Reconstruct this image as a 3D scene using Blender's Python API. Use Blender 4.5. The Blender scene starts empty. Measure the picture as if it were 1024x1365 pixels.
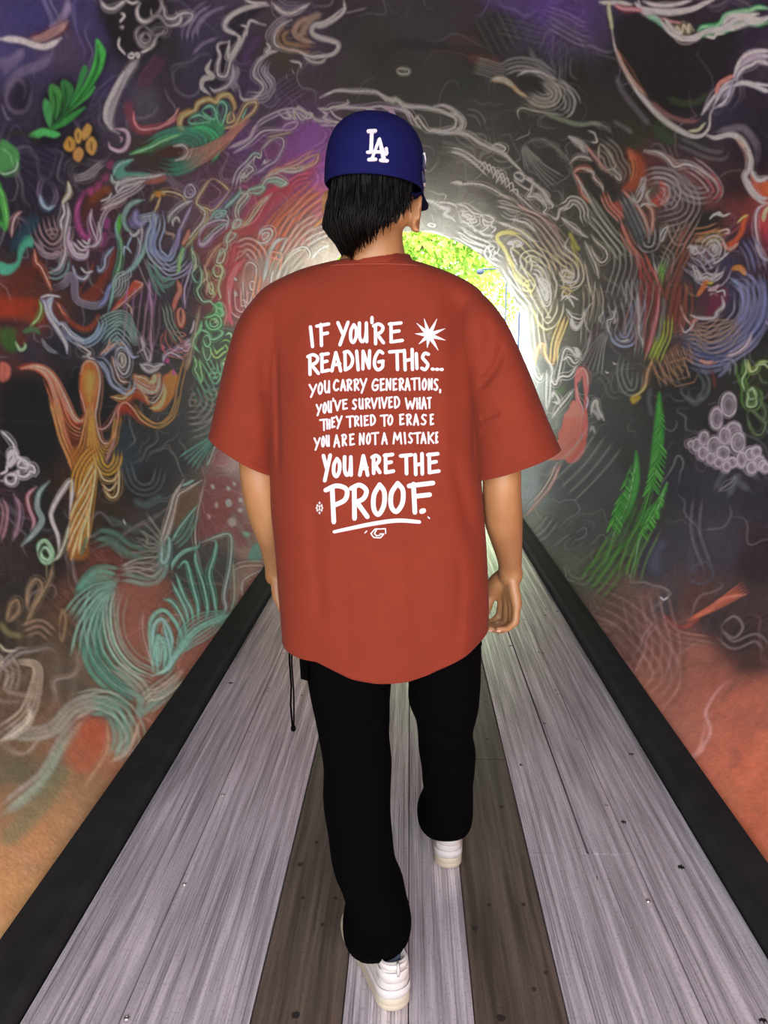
import bpy, bmesh, math, random
import numpy as np
from mathutils import Vector, Matrix, noise as mnoise
from mathutils.bvhtree import BVHTree

random.seed(7)
RNG = np.random.default_rng(7)
scene = bpy.context.scene
COL = scene.collection

# ------------------------------------------------------------------ camera
F = 1025.0                      # focal length in pixels of the 1024x1365 frame
PITCH = math.atan(203.5 / F)
YAW = math.atan(35.0 * math.cos(PITCH) / F)
CAM_H = 1.30
cam_data = bpy.data.cameras.new('camera')
cam = bpy.data.objects.new('camera', cam_data)
COL.objects.link(cam)
cam.location = (0, 0, CAM_H)
cam.rotation_euler = (math.pi / 2 - PITCH, 0, YAW)
cam_data.sensor_fit = 'VERTICAL'
cam_data.sensor_height = 24.0
cam_data.lens = 24.0 * F / 1365.0
cam_data.clip_start = 0.05
cam_data.clip_end = 300
scene.camera = cam

# ------------------------------------------------------------------ light
scene.view_settings.view_transform = 'Standard'
scene.view_settings.look = 'None'
scene.view_settings.gamma = 1
scene.view_settings.use_curve_mapping = False
scene.view_settings.exposure = 2.8

TUN_R, TUN_Z = 1.65, 1.40       # culvert radius and centre height
Y_IN, Y_OUT = -1.3, 11.3        # tunnel mouths

world = bpy.data.worlds.new('sky')
scene.world = world
world.use_nodes = True
wn = world.node_tree.nodes; wl = world.node_tree.links
wn.clear()
w_out = wn.new('ShaderNodeOutputWorld'); w_bg = wn.new('ShaderNodeBackground')
w_sky = wn.new('ShaderNodeTexSky')
w_sky.sky_type = 'HOSEK_WILKIE'
w_sky.sun_direction = Vector((-0.35, -0.45, 0.82)).normalized()
w_sky.turbidity = 5.0
w_sky.ground_albedo = 0.4
w_mix = wn.new('ShaderNodeMixRGB'); w_mix.inputs[0].default_value = 0.72
w_mix.inputs[2].default_value = (0.93, 0.95, 1.0, 1)   # thin bright cloud
wl.new(w_sky.outputs[0], w_mix.inputs[1]); wl.new(w_mix.outputs[0], w_bg.inputs[0])
w_bg.inputs[1].default_value = 1.6
wl.new(w_bg.outputs[0], w_out.inputs[0])

sun_d = bpy.data.lights.new('sun', 'SUN'); sun = bpy.data.objects.new('sun', sun_d)
COL.objects.link(sun)
sun_d.energy = 5.0; sun_d.angle = math.radians(0.6); sun_d.color = (1.0, 0.95, 0.86)
sun.rotation_euler = Vector((-0.35, -0.45, 0.82)).to_track_quat('Z', 'Y').to_euler()

def portal(y, rot):
    d = bpy.data.lights.new('mouth_portal', 'AREA'); o = bpy.data.objects.new('mouth_portal', d)
    d.shape = 'SQUARE'; d.size = 2 * TUN_R
    d.cycles.is_portal = True
    o.location = (0, y, TUN_Z); o.rotation_euler = rot
    COL.objects.link(o)
portal(Y_IN - 0.02, (math.pi / 2, 0, 0))            # faces into the tunnel (+Y)
portal(Y_OUT + 0.3, (-math.pi / 2, 0, 0))           # faces into the tunnel (-Y)

# ------------------------------------------------------------------ helpers
CF = np.array([-math.sin(YAW) * math.cos(PITCH), math.cos(YAW) * math.cos(PITCH), -math.sin(PITCH)])
CR = np.array([math.cos(YAW), math.sin(YAW), 0.0])
CU = np.array([-math.sin(YAW) * math.sin(PITCH), math.cos(YAW) * math.sin(PITCH), math.cos(PITCH)])
CO = np.array([0.0, 0.0, CAM_H])

def ray(px, py):
    """direction seen at a pixel of the 1024x1365 photograph (used to measure the place)"""
    px = np.asarray(px, float); py = np.asarray(py, float)
    return CF + ((px - 512.0) / F)[..., None] * CR + ((682.5 - py) / F)[..., None] * CU

def at(px, py, Y):
    d = ray(px, py); t = Y / d[..., 1]
    return CO + d * t[..., None] if d.ndim > 1 else CO + d * t

def ground(px, py, z=0.0):
    d = ray(px, py); t = (z - CAM_H) / d[2]
    return CO + d * t

def mat(name):
    m = bpy.data.materials.new(name); m.use_nodes = True
    nt = m.node_tree
    b = nt.nodes['Principled BSDF']
    return m, nt.nodes, nt.links, b

def simple(name, col, rough=0.6, metal=0.0, spec=0.5, bump=0.0, bscale=200.0, var=0.0, vscale=8.0, sheen=0.0):
    m, n, l, b = mat(name)
    b.inputs['Base Color'].default_value = (*col, 1)
    b.inputs['Roughness'].default_value = rough
    b.inputs['Metallic'].default_value = metal
    b.inputs['Specular IOR Level'].default_value = spec
    if sheen: b.inputs['Sheen Weight'].default_value = sheen
    tc = n.new('ShaderNodeTexCoord')
    if bump:
        t = n.new('ShaderNodeTexNoise'); t.inputs['Scale'].default_value = bscale; t.inputs['Detail'].default_value = 4
        l.new(tc.outputs['Object'], t.inputs['Vector'])
        bp = n.new('ShaderNodeBump'); bp.inputs['Strength'].default_value = bump; bp.inputs['Distance'].default_value = 0.002
        l.new(t.outputs['Fac'], bp.inputs['Height']); l.new(bp.outputs[0], b.inputs['Normal'])
    if var:
        t = n.new('ShaderNodeTexNoise'); t.inputs['Scale'].default_value = vscale; t.inputs['Detail'].default_value = 6
        l.new(tc.outputs['Object'], t.inputs['Vector'])
        r = n.new('ShaderNodeValToRGB')
        r.color_ramp.elements[0].position = 0.3; r.color_ramp.elements[1].position = 0.7
        r.color_ramp.elements[0].color = (*[c * (1 - var) for c in col], 1)
        r.color_ramp.elements[1].color = (*[min(1, c * (1 + var)) for c in col], 1)
        l.new(t.outputs['Fac'], r.inputs[0]); l.new(r.outputs[0], b.inputs['Base Color'])
    return m

def mesh_np(name, verts, faces, m=None, parent=None, smooth=True):
    me = bpy.data.meshes.new(name)
    verts = np.asarray(verts, np.float32)
    if isinstance(faces, np.ndarray):
        k = faces.shape[1]
        me.vertices.add(len(verts)); me.vertices.foreach_set('co', verts.ravel())
        me.loops.add(faces.size); me.loops.foreach_set('vertex_index', faces.astype(np.int32).ravel())
        me.polygons.add(len(faces))
        me.polygons.foreach_set('loop_start', np.arange(0, faces.size, k, dtype=np.int32))
        me.update(calc_edges=True)
    else:
        me.from_pydata([tuple(v) for v in verts.tolist()], [], [tuple(f) for f in faces])
    if smooth:
        me.polygons.foreach_set('use_smooth', np.ones(len(me.polygons), bool))
    o = bpy.data.objects.new(name, me); COL.objects.link(o)
    if m: me.materials.append(m)
    if parent is not None: o.parent = parent
    return o

class MB:
    """collects simple solids into one mesh"""
    def __init__(s): s.v = []; s.f = []
    def add(s, v, f):
        k = len(s.v); s.v += [tuple(map(float, p)) for p in v]; s.f += [tuple(i + k for i in q) for q in f]
    def box(s, a, b):
        (x0, y0, z0), (x1, y1, z1) = a, b
        s.add([(x0,y0,z0),(x1,y0,z0),(x1,y1,z0),(x0,y1,z0),(x0,y0,z1),(x1,y0,z1),(x1,y1,z1),(x0,y1,z1)],
              [(0,3,2,1),(4,5,6,7),(0,1,5,4),(1,2,6,5),(2,3,7,6),(3,0,4,7)])
    def loft(s, rings, cap=True, closed=True):
        """rings: list of equal-length point lists"""
        n = len(rings[0]); v = [p for r in rings for p in r]; f = []
        for i in range(len(rings) - 1):
            for j in range(n if closed else n - 1):
                a = i * n + j; b = i * n + (j + 1) % n
                f.append((a, b, b + n, a + n))
        if cap:
            f.append(tuple(range(n - 1, -1, -1))); k = (len(rings) - 1) * n
            f.append(tuple(range(k, k + n)))
        s.add(v, f)
    def tube(s, pts, rad, n=8, flat=1.0, cap=True):
        pts = [Vector(p) for p in pts]
        if not hasattr(rad, '__len__'): rad = [rad] * len(pts)
        rings = []; up = None
        for i, p in enumerate(pts):
            t = (pts[min(i + 1, len(pts) - 1)] - pts[max(i - 1, 0)]).normalized()
            if up is None:
                up = Vector((0, 0, 1)) if abs(t.z) < 0.9 else Vector((1, 0, 0))
            a = t.cross(up).normalized(); b = a.cross(t).normalized(); up = b
            r = rad[i]
            rings.append([p + a * (r * math.cos(q)) + b * (r * flat * math.sin(q)) for q in [2 * math.pi * k / n for k in range(n)]])
        s.loft(rings, cap)
    def ell(s, c, r, rot=None, nu=16, nv=10):
        c = Vector(c); R = rot if rot is not None else Matrix.Identity(3)
        rings = []
        for i in range(nv + 1):
            t = math.pi * (0.02 + 0.96 * i / nv)
            rings.append([c + R @ Vector((r[0] * math.sin(t) * math.cos(q), r[1] * math.sin(t) * math.sin(q), -r[2] * math.cos(t)))
                          for q in [2 * math.pi * k / nu for k in range(nu)]])
        s.loft(rings, True)
    def build(s, name, m=None, parent=None, smooth=False):
        me = bpy.data.meshes.new(name); me.from_pydata(s.v, [], s.f)
        if smooth: me.polygons.foreach_set('use_smooth', np.ones(len(me.polygons), bool))
        o = bpy.data.objects.new(name, me); COL.objects.link(o)
        if m: me.materials.append(m)
        if parent is not None: o.parent = parent
        return o

def empty(name, loc=(0, 0, 0)):
    o = bpy.data.objects.new(name, None); COL.objects.link(o); o.location = loc; return o

def tag(o, label=None, cat=None, group=None, kind=None):
    if label: o['label'] = label
    if cat: o['category'] = cat
    if group: o['group'] = group
    if kind: o['kind'] = kind
    return o

def reparent(child, root):
    """parent keeping world coordinates (roots are unrotated and unscaled)"""
    child.parent = root
    child.matrix_parent_inverse = Matrix.Translation(root.location).inverted()
    return child

def lin(h):
    h = h.lstrip('#')
    c = np.array([int(h[i:i + 2], 16) for i in (0, 2, 4)]) / 255.0
    return np.where(c <= 0.04045, c / 12.92, ((c + 0.055) / 1.055) ** 2.4)

def smooth_path(pts, step=3.0, closed=False):
    """Catmull-Rom through 2D/3D points, about `step` units apart"""
    P = np.asarray(pts, float)
    if len(P) == 2:
        n = max(2, int(np.linalg.norm(P[1] - P[0]) / step) + 1)
        return P[0] + (P[1] - P[0]) * np.linspace(0, 1, n)[:, None]
    if closed: Q = np.vstack([P[-1], P, P[0], P[1]])
    else: Q = np.vstack([2 * P[0] - P[1], P, 2 * P[-1] - P[-2]])
    out = []
    for i in range(1, len(Q) - 2):
        p0, p1, p2, p3 = Q[i - 1], Q[i], Q[i + 1], Q[i + 2]
        n = max(2, int(np.linalg.norm(p2 - p1) / step) + 1)
        t = np.linspace(0, 1, n, endpoint=False)[:, None]
        out.append(0.5 * (2 * p1 + (p2 - p0) * t + (2 * p0 - 5 * p1 + 4 * p2 - p3) * t ** 2 + (3 * p1 - p0 - 3 * p2 + p3) * t ** 3))
    out.append(Q[-2][None])
    return np.vstack(out)

# ------------------------------------------------------------------ the painted wall
# The mural is painted into a table over (angle round the culvert, log distance) and
# stored as the wall mesh's colour attribute: it is fixed on the concrete.
A0, A1 = math.radians(-58.6), math.radians(238.6)
Y_NEAR = 1.25
E0 = 0.0023
NA = int((A1 - A0) / E0); NS = int(math.log((Y_OUT) / Y_NEAR) / E0)
CV = np.zeros((NS, NA, 3), np.float32)

def wall_uv(px, py):
    """pixel of the photograph -> table cell of the wall point seen there"""
    d = ray(px, py)
    ox, oz = 0.0, CAM_H - TUN_Z
    a = d[..., 0] ** 2 + d[..., 2] ** 2; b = ox * d[..., 0] + oz * d[..., 2]; c = ox * ox + oz * oz - TUN_R ** 2
    t = (-b + np.sqrt(b * b - a * c)) / a
    x = ox + t * d[..., 0]; z = oz + t * d[..., 2]; y = np.maximum(t * d[..., 1], 0.3)
    th = np.arctan2(z, x); th = np.where(th < -math.pi / 2, th + 2 * math.pi, th)
    return (th - A0) / E0, np.log(y / Y_NEAR) / E0

VPX, VPY = 547.0, 479.0
def cell_scale(px, py):
    """table cells per photograph pixel there"""
    return 1.0 / (np.maximum(np.hypot(px - VPX, py - VPY), 120.0) * E0)

def paint(u, v, w, col, alpha, soft=0.5, add=False):
    """u,v,w arrays along a stroke (cells), col (3,) or (n,3)"""
    ok = (u > -60) & (u < NA + 60) & (v > -60) & (v < NS + 60)
    if ok.sum() < 2: return
    u, v, w = u[ok], v[ok], w[ok]
    al = (alpha * np.ones(len(ok)))[ok]
    cc = col[ok] if getattr(col, 'ndim', 1) == 2 else None
    # resample so that neighbouring stamps overlap
    seg = np.hypot(np.diff(u), np.diff(v)); L = np.concatenate([[0], np.cumsum(seg)])
    if L[-1] < 0.5: return
    st = max(0.7, float(np.median(w)) * 0.35)
    q = np.linspace(0, L[-1], max(3, int(L[-1] / st)))
    u = np.interp(q, L, u); v = np.interp(q, L, v); w = np.interp(q, L, w); al = np.interp(q, L, al)
    if cc is not None: cc = np.stack([np.interp(q, L, cc[:, k]) for k in range(3)], 1)
    r = int(np.ceil(w.max() * (1 + soft) + 1.2))
    i0, i1 = int(v.min()) - r - 1, int(v.max()) + r + 2; j0, j1 = int(u.min()) - r - 1, int(u.max()) + r + 2
    H, W = i1 - i0, j1 - j0
    A = np.zeros(H * W, np.float32)
    g = np.arange(-r, r + 1)
    ci = np.round(v).astype(int); cj = np.round(u).astype(int)
    di = (ci - v)[:, None] + g; dj = (cj - u)[:, None] + g
    dist = np.sqrt(di[:, :, None] ** 2 + dj[:, None, :] ** 2)
    inner = (w * (1 - soft))[:, None, None]; outer = (w * (1 + soft * 0.6) + 0.8)[:, None, None]
    k = np.clip((outer - dist) / (outer - inner), 0, 1); k = k * k * (3 - 2 * k) * al[:, None, None]
    idx = ((ci - i0)[:, None, None] + g[None, :, None]) * W + (cj - j0)[:, None, None] + g[None, None, :]
    np.maximum.at(A, idx.ravel(), k.astype(np.float32).ravel())
    A = A.reshape(H, W)
    if cc is not None:
        # colour of the nearest stroke sample (coarse, along v or u)
        B = np.zeros((H * W, 3), np.float32); Wt = np.zeros(H * W, np.float32)
        np.add.at(Wt, idx.ravel(), k.ravel() + 1e-6)
        for c in range(3): np.add.at(B[:, c], idx.ravel(), ((k + 1e-6) * cc[:, c][:, None, None]).ravel())
        Cc = (B / np.maximum(Wt, 1e-9)[:, None]).reshape(H, W, 3)
    else:
        Cc = np.asarray(col, np.float32)
    a0, a1, b0, b1 = max(0, i0), min(NS, i1), max(0, j0), min(NA, j1)
    if a1 <= a0 or b1 <= b0: return
    A = A[a0 - i0:a1 - i0, b0 - j0:b1 - j0, None]
    if cc is not None: Cc = Cc[a0 - i0:a1 - i0, b0 - j0:b1 - j0]
    T = CV[a0:a1, b0:b1]
    CV[a0:a1, b0:b1] = T + A * Cc if add else T * (1 - A) + A * Cc

def stroke(pts, col, w=1.5, alpha=0.8, soft=0.6, n=1, spread=0.0, taper=True, fan=None, jit=0.0, closed=False, deco=True):
    P = smooth_path(pts, 2.5, closed)
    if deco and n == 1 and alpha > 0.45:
        # dark paint line under each chalk line, thin companions beside it
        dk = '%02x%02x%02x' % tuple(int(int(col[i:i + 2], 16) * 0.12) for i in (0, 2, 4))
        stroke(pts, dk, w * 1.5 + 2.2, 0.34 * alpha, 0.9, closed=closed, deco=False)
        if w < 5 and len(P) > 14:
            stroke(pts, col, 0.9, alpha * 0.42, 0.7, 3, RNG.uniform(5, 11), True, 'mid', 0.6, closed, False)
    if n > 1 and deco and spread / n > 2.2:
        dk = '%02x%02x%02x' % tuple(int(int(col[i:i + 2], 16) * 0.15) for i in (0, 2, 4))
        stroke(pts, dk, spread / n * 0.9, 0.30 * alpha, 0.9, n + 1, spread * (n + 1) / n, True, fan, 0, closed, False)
    cols = [lin(c) for c in col.split('>')]
    T = np.linspace(0, 1, len(P))
    d = np.gradient(P, axis=0); nn = np.stack([-d[:, 1], d[:, 0]], 1); nn /= np.maximum(np.linalg.norm(nn, axis=1), 1e-6)[:, None]
    for k in range(n):
        o = 0.0 if n == 1 else (k / (n - 1) - 0.5) * spread
        if fan == 'end': prof = 0.15 + 0.85 * T
        elif fan == 'start': prof = 1 - 0.85 * T
        elif fan == 'mid': prof = 0.15 + 0.85 * np.sin(np.pi * T)
        else: prof = np.ones_like(T)
        ph = RNG.uniform(0, 6.28)
        Q = P + nn * (o * prof + (jit * np.sin(T * 9 + ph) if jit else 0))[:, None]
        u, v = wall_uv(Q[:, 0], Q[:, 1]); s = cell_scale(Q[:, 0], Q[:, 1])
        tp = np.clip(np.minimum(T, 1 - T) * 7, 0.25, 1) if taper else np.ones_like(T)
        ww = np.maximum((w if w > 4 else w * 0.82) * 0.5 * s * tp, 0.62)
        a = alpha ** 0.75 * (1.0 if n == 1 else RNG.uniform(0.65, 1.05)) * (tp if taper else 1)
        if len(cols) > 1:
            x = T * (len(cols) - 1); i = np.minimum(x.astype(int), len(cols) - 2); f = (x - i)[:, None]
            C = np.array(cols)[i] * (1 - f) + np.array(cols)[i + 1] * f
        else:
            C = cols[0] * (1.0 if n == 1 else RNG.uniform(0.8, 1.15))
        paint(u, v, ww, C, np.minimum(a, 1), soft)
    if deco and n == 1 and alpha > 0.6 and len(P) > 6:
        c0 = [int(col[i:i + 2], 16) for i in (0, 2, 4)]
        hi = '%02x%02x%02x' % tuple(int(c + (255 - c) * 0.55) for c in c0)
        if w >= 4: stroke(pts, hi, 1.0, 0.55, 0.6, 3, w * 0.62, True, 'mid', 0.3, closed, False)
        elif w >= 1.6: stroke(pts, hi, w * 0.42, 0.7, 0.5, closed=closed, deco=False)

def shape(pts, col, alpha=0.9, soft=1.5, closed=True, straight=False):
    """filled painted shape, edge `soft` photo pixels wide"""
    P = np.asarray(pts, float) if straight else smooth_path(pts, 2.5, True)
    u, v = wall_uv(P[:, 0], P[:, 1]); s = float(np.mean(cell_scale(P[:, 0], P[:, 1]))) * soft + 0.3
    i0, i1 = max(0, int(v.min() - s - 2)), min(NS, int(v.max() + s + 3)); j0, j1 = max(0, int(u.min() - s - 2)), min(NA, int(u.max() + s + 3))
    if i1 <= i0 or j1 <= j0: return
    gy, gx = np.mgrid[i0:i1, j0:j1].astype(np.float32)
    inside = np.zeros(gy.shape, bool); dist = np.full(gy.shape, 1e9, np.float32)
    n = len(u)
    for k in range(n):
        x1, y1, x2, y2 = u[k], v[k], u[(k + 1) % n], v[(k + 1) % n]
        if abs(y2 - y1) > 1e-9:
            c = ((y1 > gy) != (y2 > gy)) & (gx < (x2 - x1) * (gy - y1) / (y2 - y1) + x1); inside ^= c
        dx, dy = x2 - x1, y2 - y1; q = dx * dx + dy * dy + 1e-9
        t = np.clip(((gx - x1) * dx + (gy - y1) * dy) / q, 0, 1)
        dist = np.minimum(dist, np.hypot(gx - x1 - t * dx, gy - y1 - t * dy))
    sd = np.where(inside, dist, -dist)
    A = (np.clip(sd / s * 0.5 + 0.5, 0, 1) * alpha)[..., None]
    CV[i0:i1, j0:j1] = CV[i0:i1, j0:j1] * (1 - A) + A * lin(col)

def vnoise(H, W, cell, seed, octv=1):
    r = np.random.default_rng(seed); out = np.zeros((H, W), np.float32); amp = 1.0; tot = 0
    for o in range(octv):
        c = max(2.0, cell / 2 ** o); h = int(H / c) + 3; w = int(W / c) + 3
        g = r.uniform(-1, 1, (h, w)).astype(np.float32)
        y = np.arange(H) / c; x = np.arange(W) / c
        yi = y.astype(int); xi = x.astype(int); fy = y - yi; fx = x - xi
        fy = (fy * fy * (3 - 2 * fy))[:, None]; fx = (fx * fx * (3 - 2 * fx))[None]
        a = g[yi][:, xi]; b = g[yi][:, xi + 1]; cc = g[yi + 1][:, xi]; d = g[yi + 1][:, xi + 1]
        out += amp * ((a * (1 - fx) + b * fx) * (1 - fy) + (cc * (1 - fx) + d * fx) * fy); tot += amp; amp *= 0.55
    return out / tot

def tile(ox, oy, s, rows):
    """each row: options then points in tile coordinates"""
    for row in rows.strip().split('\n'):
        row = row.strip()
        if not row or row[0] == '!': continue
        head, pts = row.split('|')
        h = head.split(); kind = h[0]; col = h[1]; o = {}
        for t in h[2:]:
            k, val = t.split('='); o[k] = val
        P = [(ox + float(a) / s, oy + float(b) / s) for a, b in (q.split(',') for q in pts.split())]
        if kind == 'f':
            shape(P, col, float(o.get('a', 0.9)), float(o.get('e', 1.5)))
        else:
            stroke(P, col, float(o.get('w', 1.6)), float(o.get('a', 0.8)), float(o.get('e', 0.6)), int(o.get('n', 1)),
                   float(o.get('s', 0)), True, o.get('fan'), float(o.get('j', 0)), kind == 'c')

BASE = """
40,30,3d3a6e 100,20,453f70 20,80,3f3a66 70,60,574a66 130,30,4a4070 170,40,2e2a33 200,20,322c3a 230,60,36303a 30,130,363049
90,130,3a3350 140,110,473c68 170,70,383246 150,150,4a4058 185,130,5a5463 220,120,3a2f45 240,160,4f3348 260,60,453f5c
270,120,3c3350 320,40,47405a 310,100,3c2f52 350,100,4a3c62 380,60,4e453f 360,150,4f4158 420,40,4a3f55 40,160,2f2a3c
15,200,2a2440 70,190,2b2342 110,210,2c2537 50,240,2a2236 20,290,232030 60,300,2c2838 100,260,33283a 130,280,45252f
60,370,4a2a28 30,380,5a2f28 20,410,8a3a22 45,400,702f22 90,330,3d2a33 90,370,3a2224 150,240,40303c 180,270,452f3c
130,320,4a2440 160,350,3c2230 120,390,241f2c 150,380,4a2c2a 200,350,4a3550 220,300,4f3c48 250,260,5c4258 200,200,40382f
290,200,5c4058 330,190,6a4380 400,180,7a4a90 420,210,a050b0 380,220,8a4a8c 350,230,6a3a78 300,260,5f3c55 395,238,b04590
400,270,c85a70 380,250,b84a6a 350,280,a8405c 330,320,b04a4a 310,350,b03a44 300,390,a83c40 335,375,9a6a60 370,315,b8604c
400,300,b06c60 425,330,a09888 390,350,9a9080 360,360,948478 285,330,7a3a48 265,375,3c2a38 240,350,3a2a3c 230,400,33283a
20,450,30303f 60,440,2a2a38 100,440,2c2833 130,460,30303c 200,420,342636 200,460,30222e 240,440,30222f 8,470,4c2c2c
30,520,17191f 60,560,1c1e1f 40,620,221d1c 20,660,2a2128 60,680,1e1a1c 90,560,261c1a 110,520,1a181e 150,530,1c181e
165,500,3a2c20 190,530,2a241c 200,590,2c2c35 170,600,38404a 230,560,38363a 250,500,3c3636 270,480,45453f 290,520,48504c
300,460,3c5040 240,620,3a3a42 195,640,2a222e 220,680,3c3f40 280,590,485450 260,640,5c5650 290,640,8a5a58 310,620,b09a98
300,680,9a5c58 330,680,a08f88 340,730,a08478 100,660,3a2418 150,640,2c2018 60,740,221c1a 30,780,2a2624 10,830,2e2a22
100,740,2a2320 140,700,33291f 130,760,6a3c30 180,770,7a4438 160,720,4c4640 220,740,4a4a45 90,800,5a3c2c 50,830,4a4030
120,830,4f4a38 190,810,8a5440 170,850,8a5a44 240,700,4a4a48 260,780,50504c 300,760,585450 310,800,8a5a4c 280,850,9c5f50
250,900,96604c 40,900,5c4c38 90,900,5a5040 140,900,6a5a44 200,920,8a5c48 230,950,a06a50 30,960,5c4a38 80,960,6a5440
130,985,9a5038 160,940,7a5a44 180,1010,a06a4a 100,1010,7c5f44 40,1040,55503c 100,1080,8a6a48 20,1100,7a5c40
60,1140,9a7048 10,1200,9a7048 40,1200,a0784c 20,1270,b08a5a 100,1130,9c7550 5,1280,a8845a 340,780,96645a 200,880,8a6048
450,30,3c3640 500,60,3a3836 560,30,3c3840 550,100,3f3d3a 480,110,44403f 620,60,3a3236 620,110,3a3c35 700,20,4f4570
740,10,5a4590 770,40,5c5078 790,20,453a60 660,50,38363a 700,90,333331 740,120,3a3a40 780,100,2c2c2c 830,60,272525
900,60,292226 900,110,24201f 960,60,2a2230 870,130,262322 1000,50,2c2438 990,90,352a3a 950,90,2c2230 1010,150,2f2838
970,150,3a3a50 1010,120,382c3c 1000,200,2a2032 840,180,383a30 800,150,363634 890,200,3c3238 930,180,2e2a30 960,230,33272f
990,250,251a26 640,150,434140 600,180,4a4a46 700,160,3f3f3c 620,230,62625c 660,240,5a5a54 600,250,6a6a64 600,280,82827c
640,290,84847c 580,300,92928c 690,270,5f5e56 700,220,464642 740,220,3c3c38 730,270,4c4b44 760,300,4a483c 670,330,94928c
700,340,7a7568 690,375,a8a89c 720,380,8a8670 740,340,6a6456 760,380,5a584a 700,430,b0b4a8 730,430,7c765c 760,430,58544c
780,340,50504a 780,260,3a3c34 800,260,38382f 800,300,45483c 820,250,4a3a38 850,220,6a3828 870,260,8a5a54 890,240,5a3c40
930,240,7a3c44 950,260,7a4444 900,280,4f3f42 850,290,50403c 840,330,3a3638 870,330,40332c 880,370,46352f 900,330,4a3834
940,300,2c2c28 930,330,5a4038 950,330,6a3a2a 930,370,3f3840 920,400,33303a 940,410,5a2a3c 900,420,33262a 890,400,5a3a30
880,440,5a3c30 920,430,55463c 950,440,3c3444 980,400,3a3a5a 970,350,3c3a5c 990,330,33283a 1010,260,a04c40 1010,310,7c2f40
1015,300,903c48 1010,350,4a2c38 1010,400,241c24 1000,450,221e24 930,470,4c4a66 960,460,3a3a55 860,400,4c2a2a 830,400,3c3a3c
840,440,552a2a 810,440,3f4048 800,480,33333a 830,480,3c3c44 860,480,3f3a30 900,480,3c2c28 890,520,1f1c22 920,500,2a2a2e
870,520,2c2624 950,520,2a2424 1000,500,2c3020 1000,560,20201c 960,560,241e24 760,500,3a3c40 790,530,30323a 830,520,2f3232
810,580,30353a 770,580,4a4d50 740,500,5c5f5a 710,520,98a09c 730,560,7a807c 720,600,8c9aa0 710,650,98a8b0 730,640,6a7278
760,640,4f555c 800,640,3f444a 710,700,8a948a 740,700,5a6260 780,700,4a4e50 850,620,2c2f2c 850,680,35352c 900,600,28262f
900,650,2c2a38 950,650,33303c 1000,660,2c2833 900,720,3c3a44 860,760,3c3c48 950,740,3f3a44 1000,740,33282c 790,760,5c5f50
760,750,6a7060 820,790,6a5548 860,810,7c5a50 900,800,4a4448 930,800,5a3c34 980,790,4c3c3c 960,830,3a3032 1000,850,3c3030
1010,880,4a3430 870,860,8a5a50 900,850,8a5c52 840,850,7a5a50 880,900,9a6350 930,885,a06452 970,915,a86250 1010,935,a8604c
940,960,a86450 980,1000,b0624a 1010,1020,ac5a40 960,1060,a05f44 1000,1100,a85a40 1015,1160,a05a40 900,960,9a6250
560,330,98988e 480,330,98988e 430,380,a09888 640,420,a8a89c 690,480,b4bcb4 690,560,b0b8b8 440,420,a09888 400,480,908070
350,600,a08c88 350,500,907068 380,560,a08c80
"""
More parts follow.
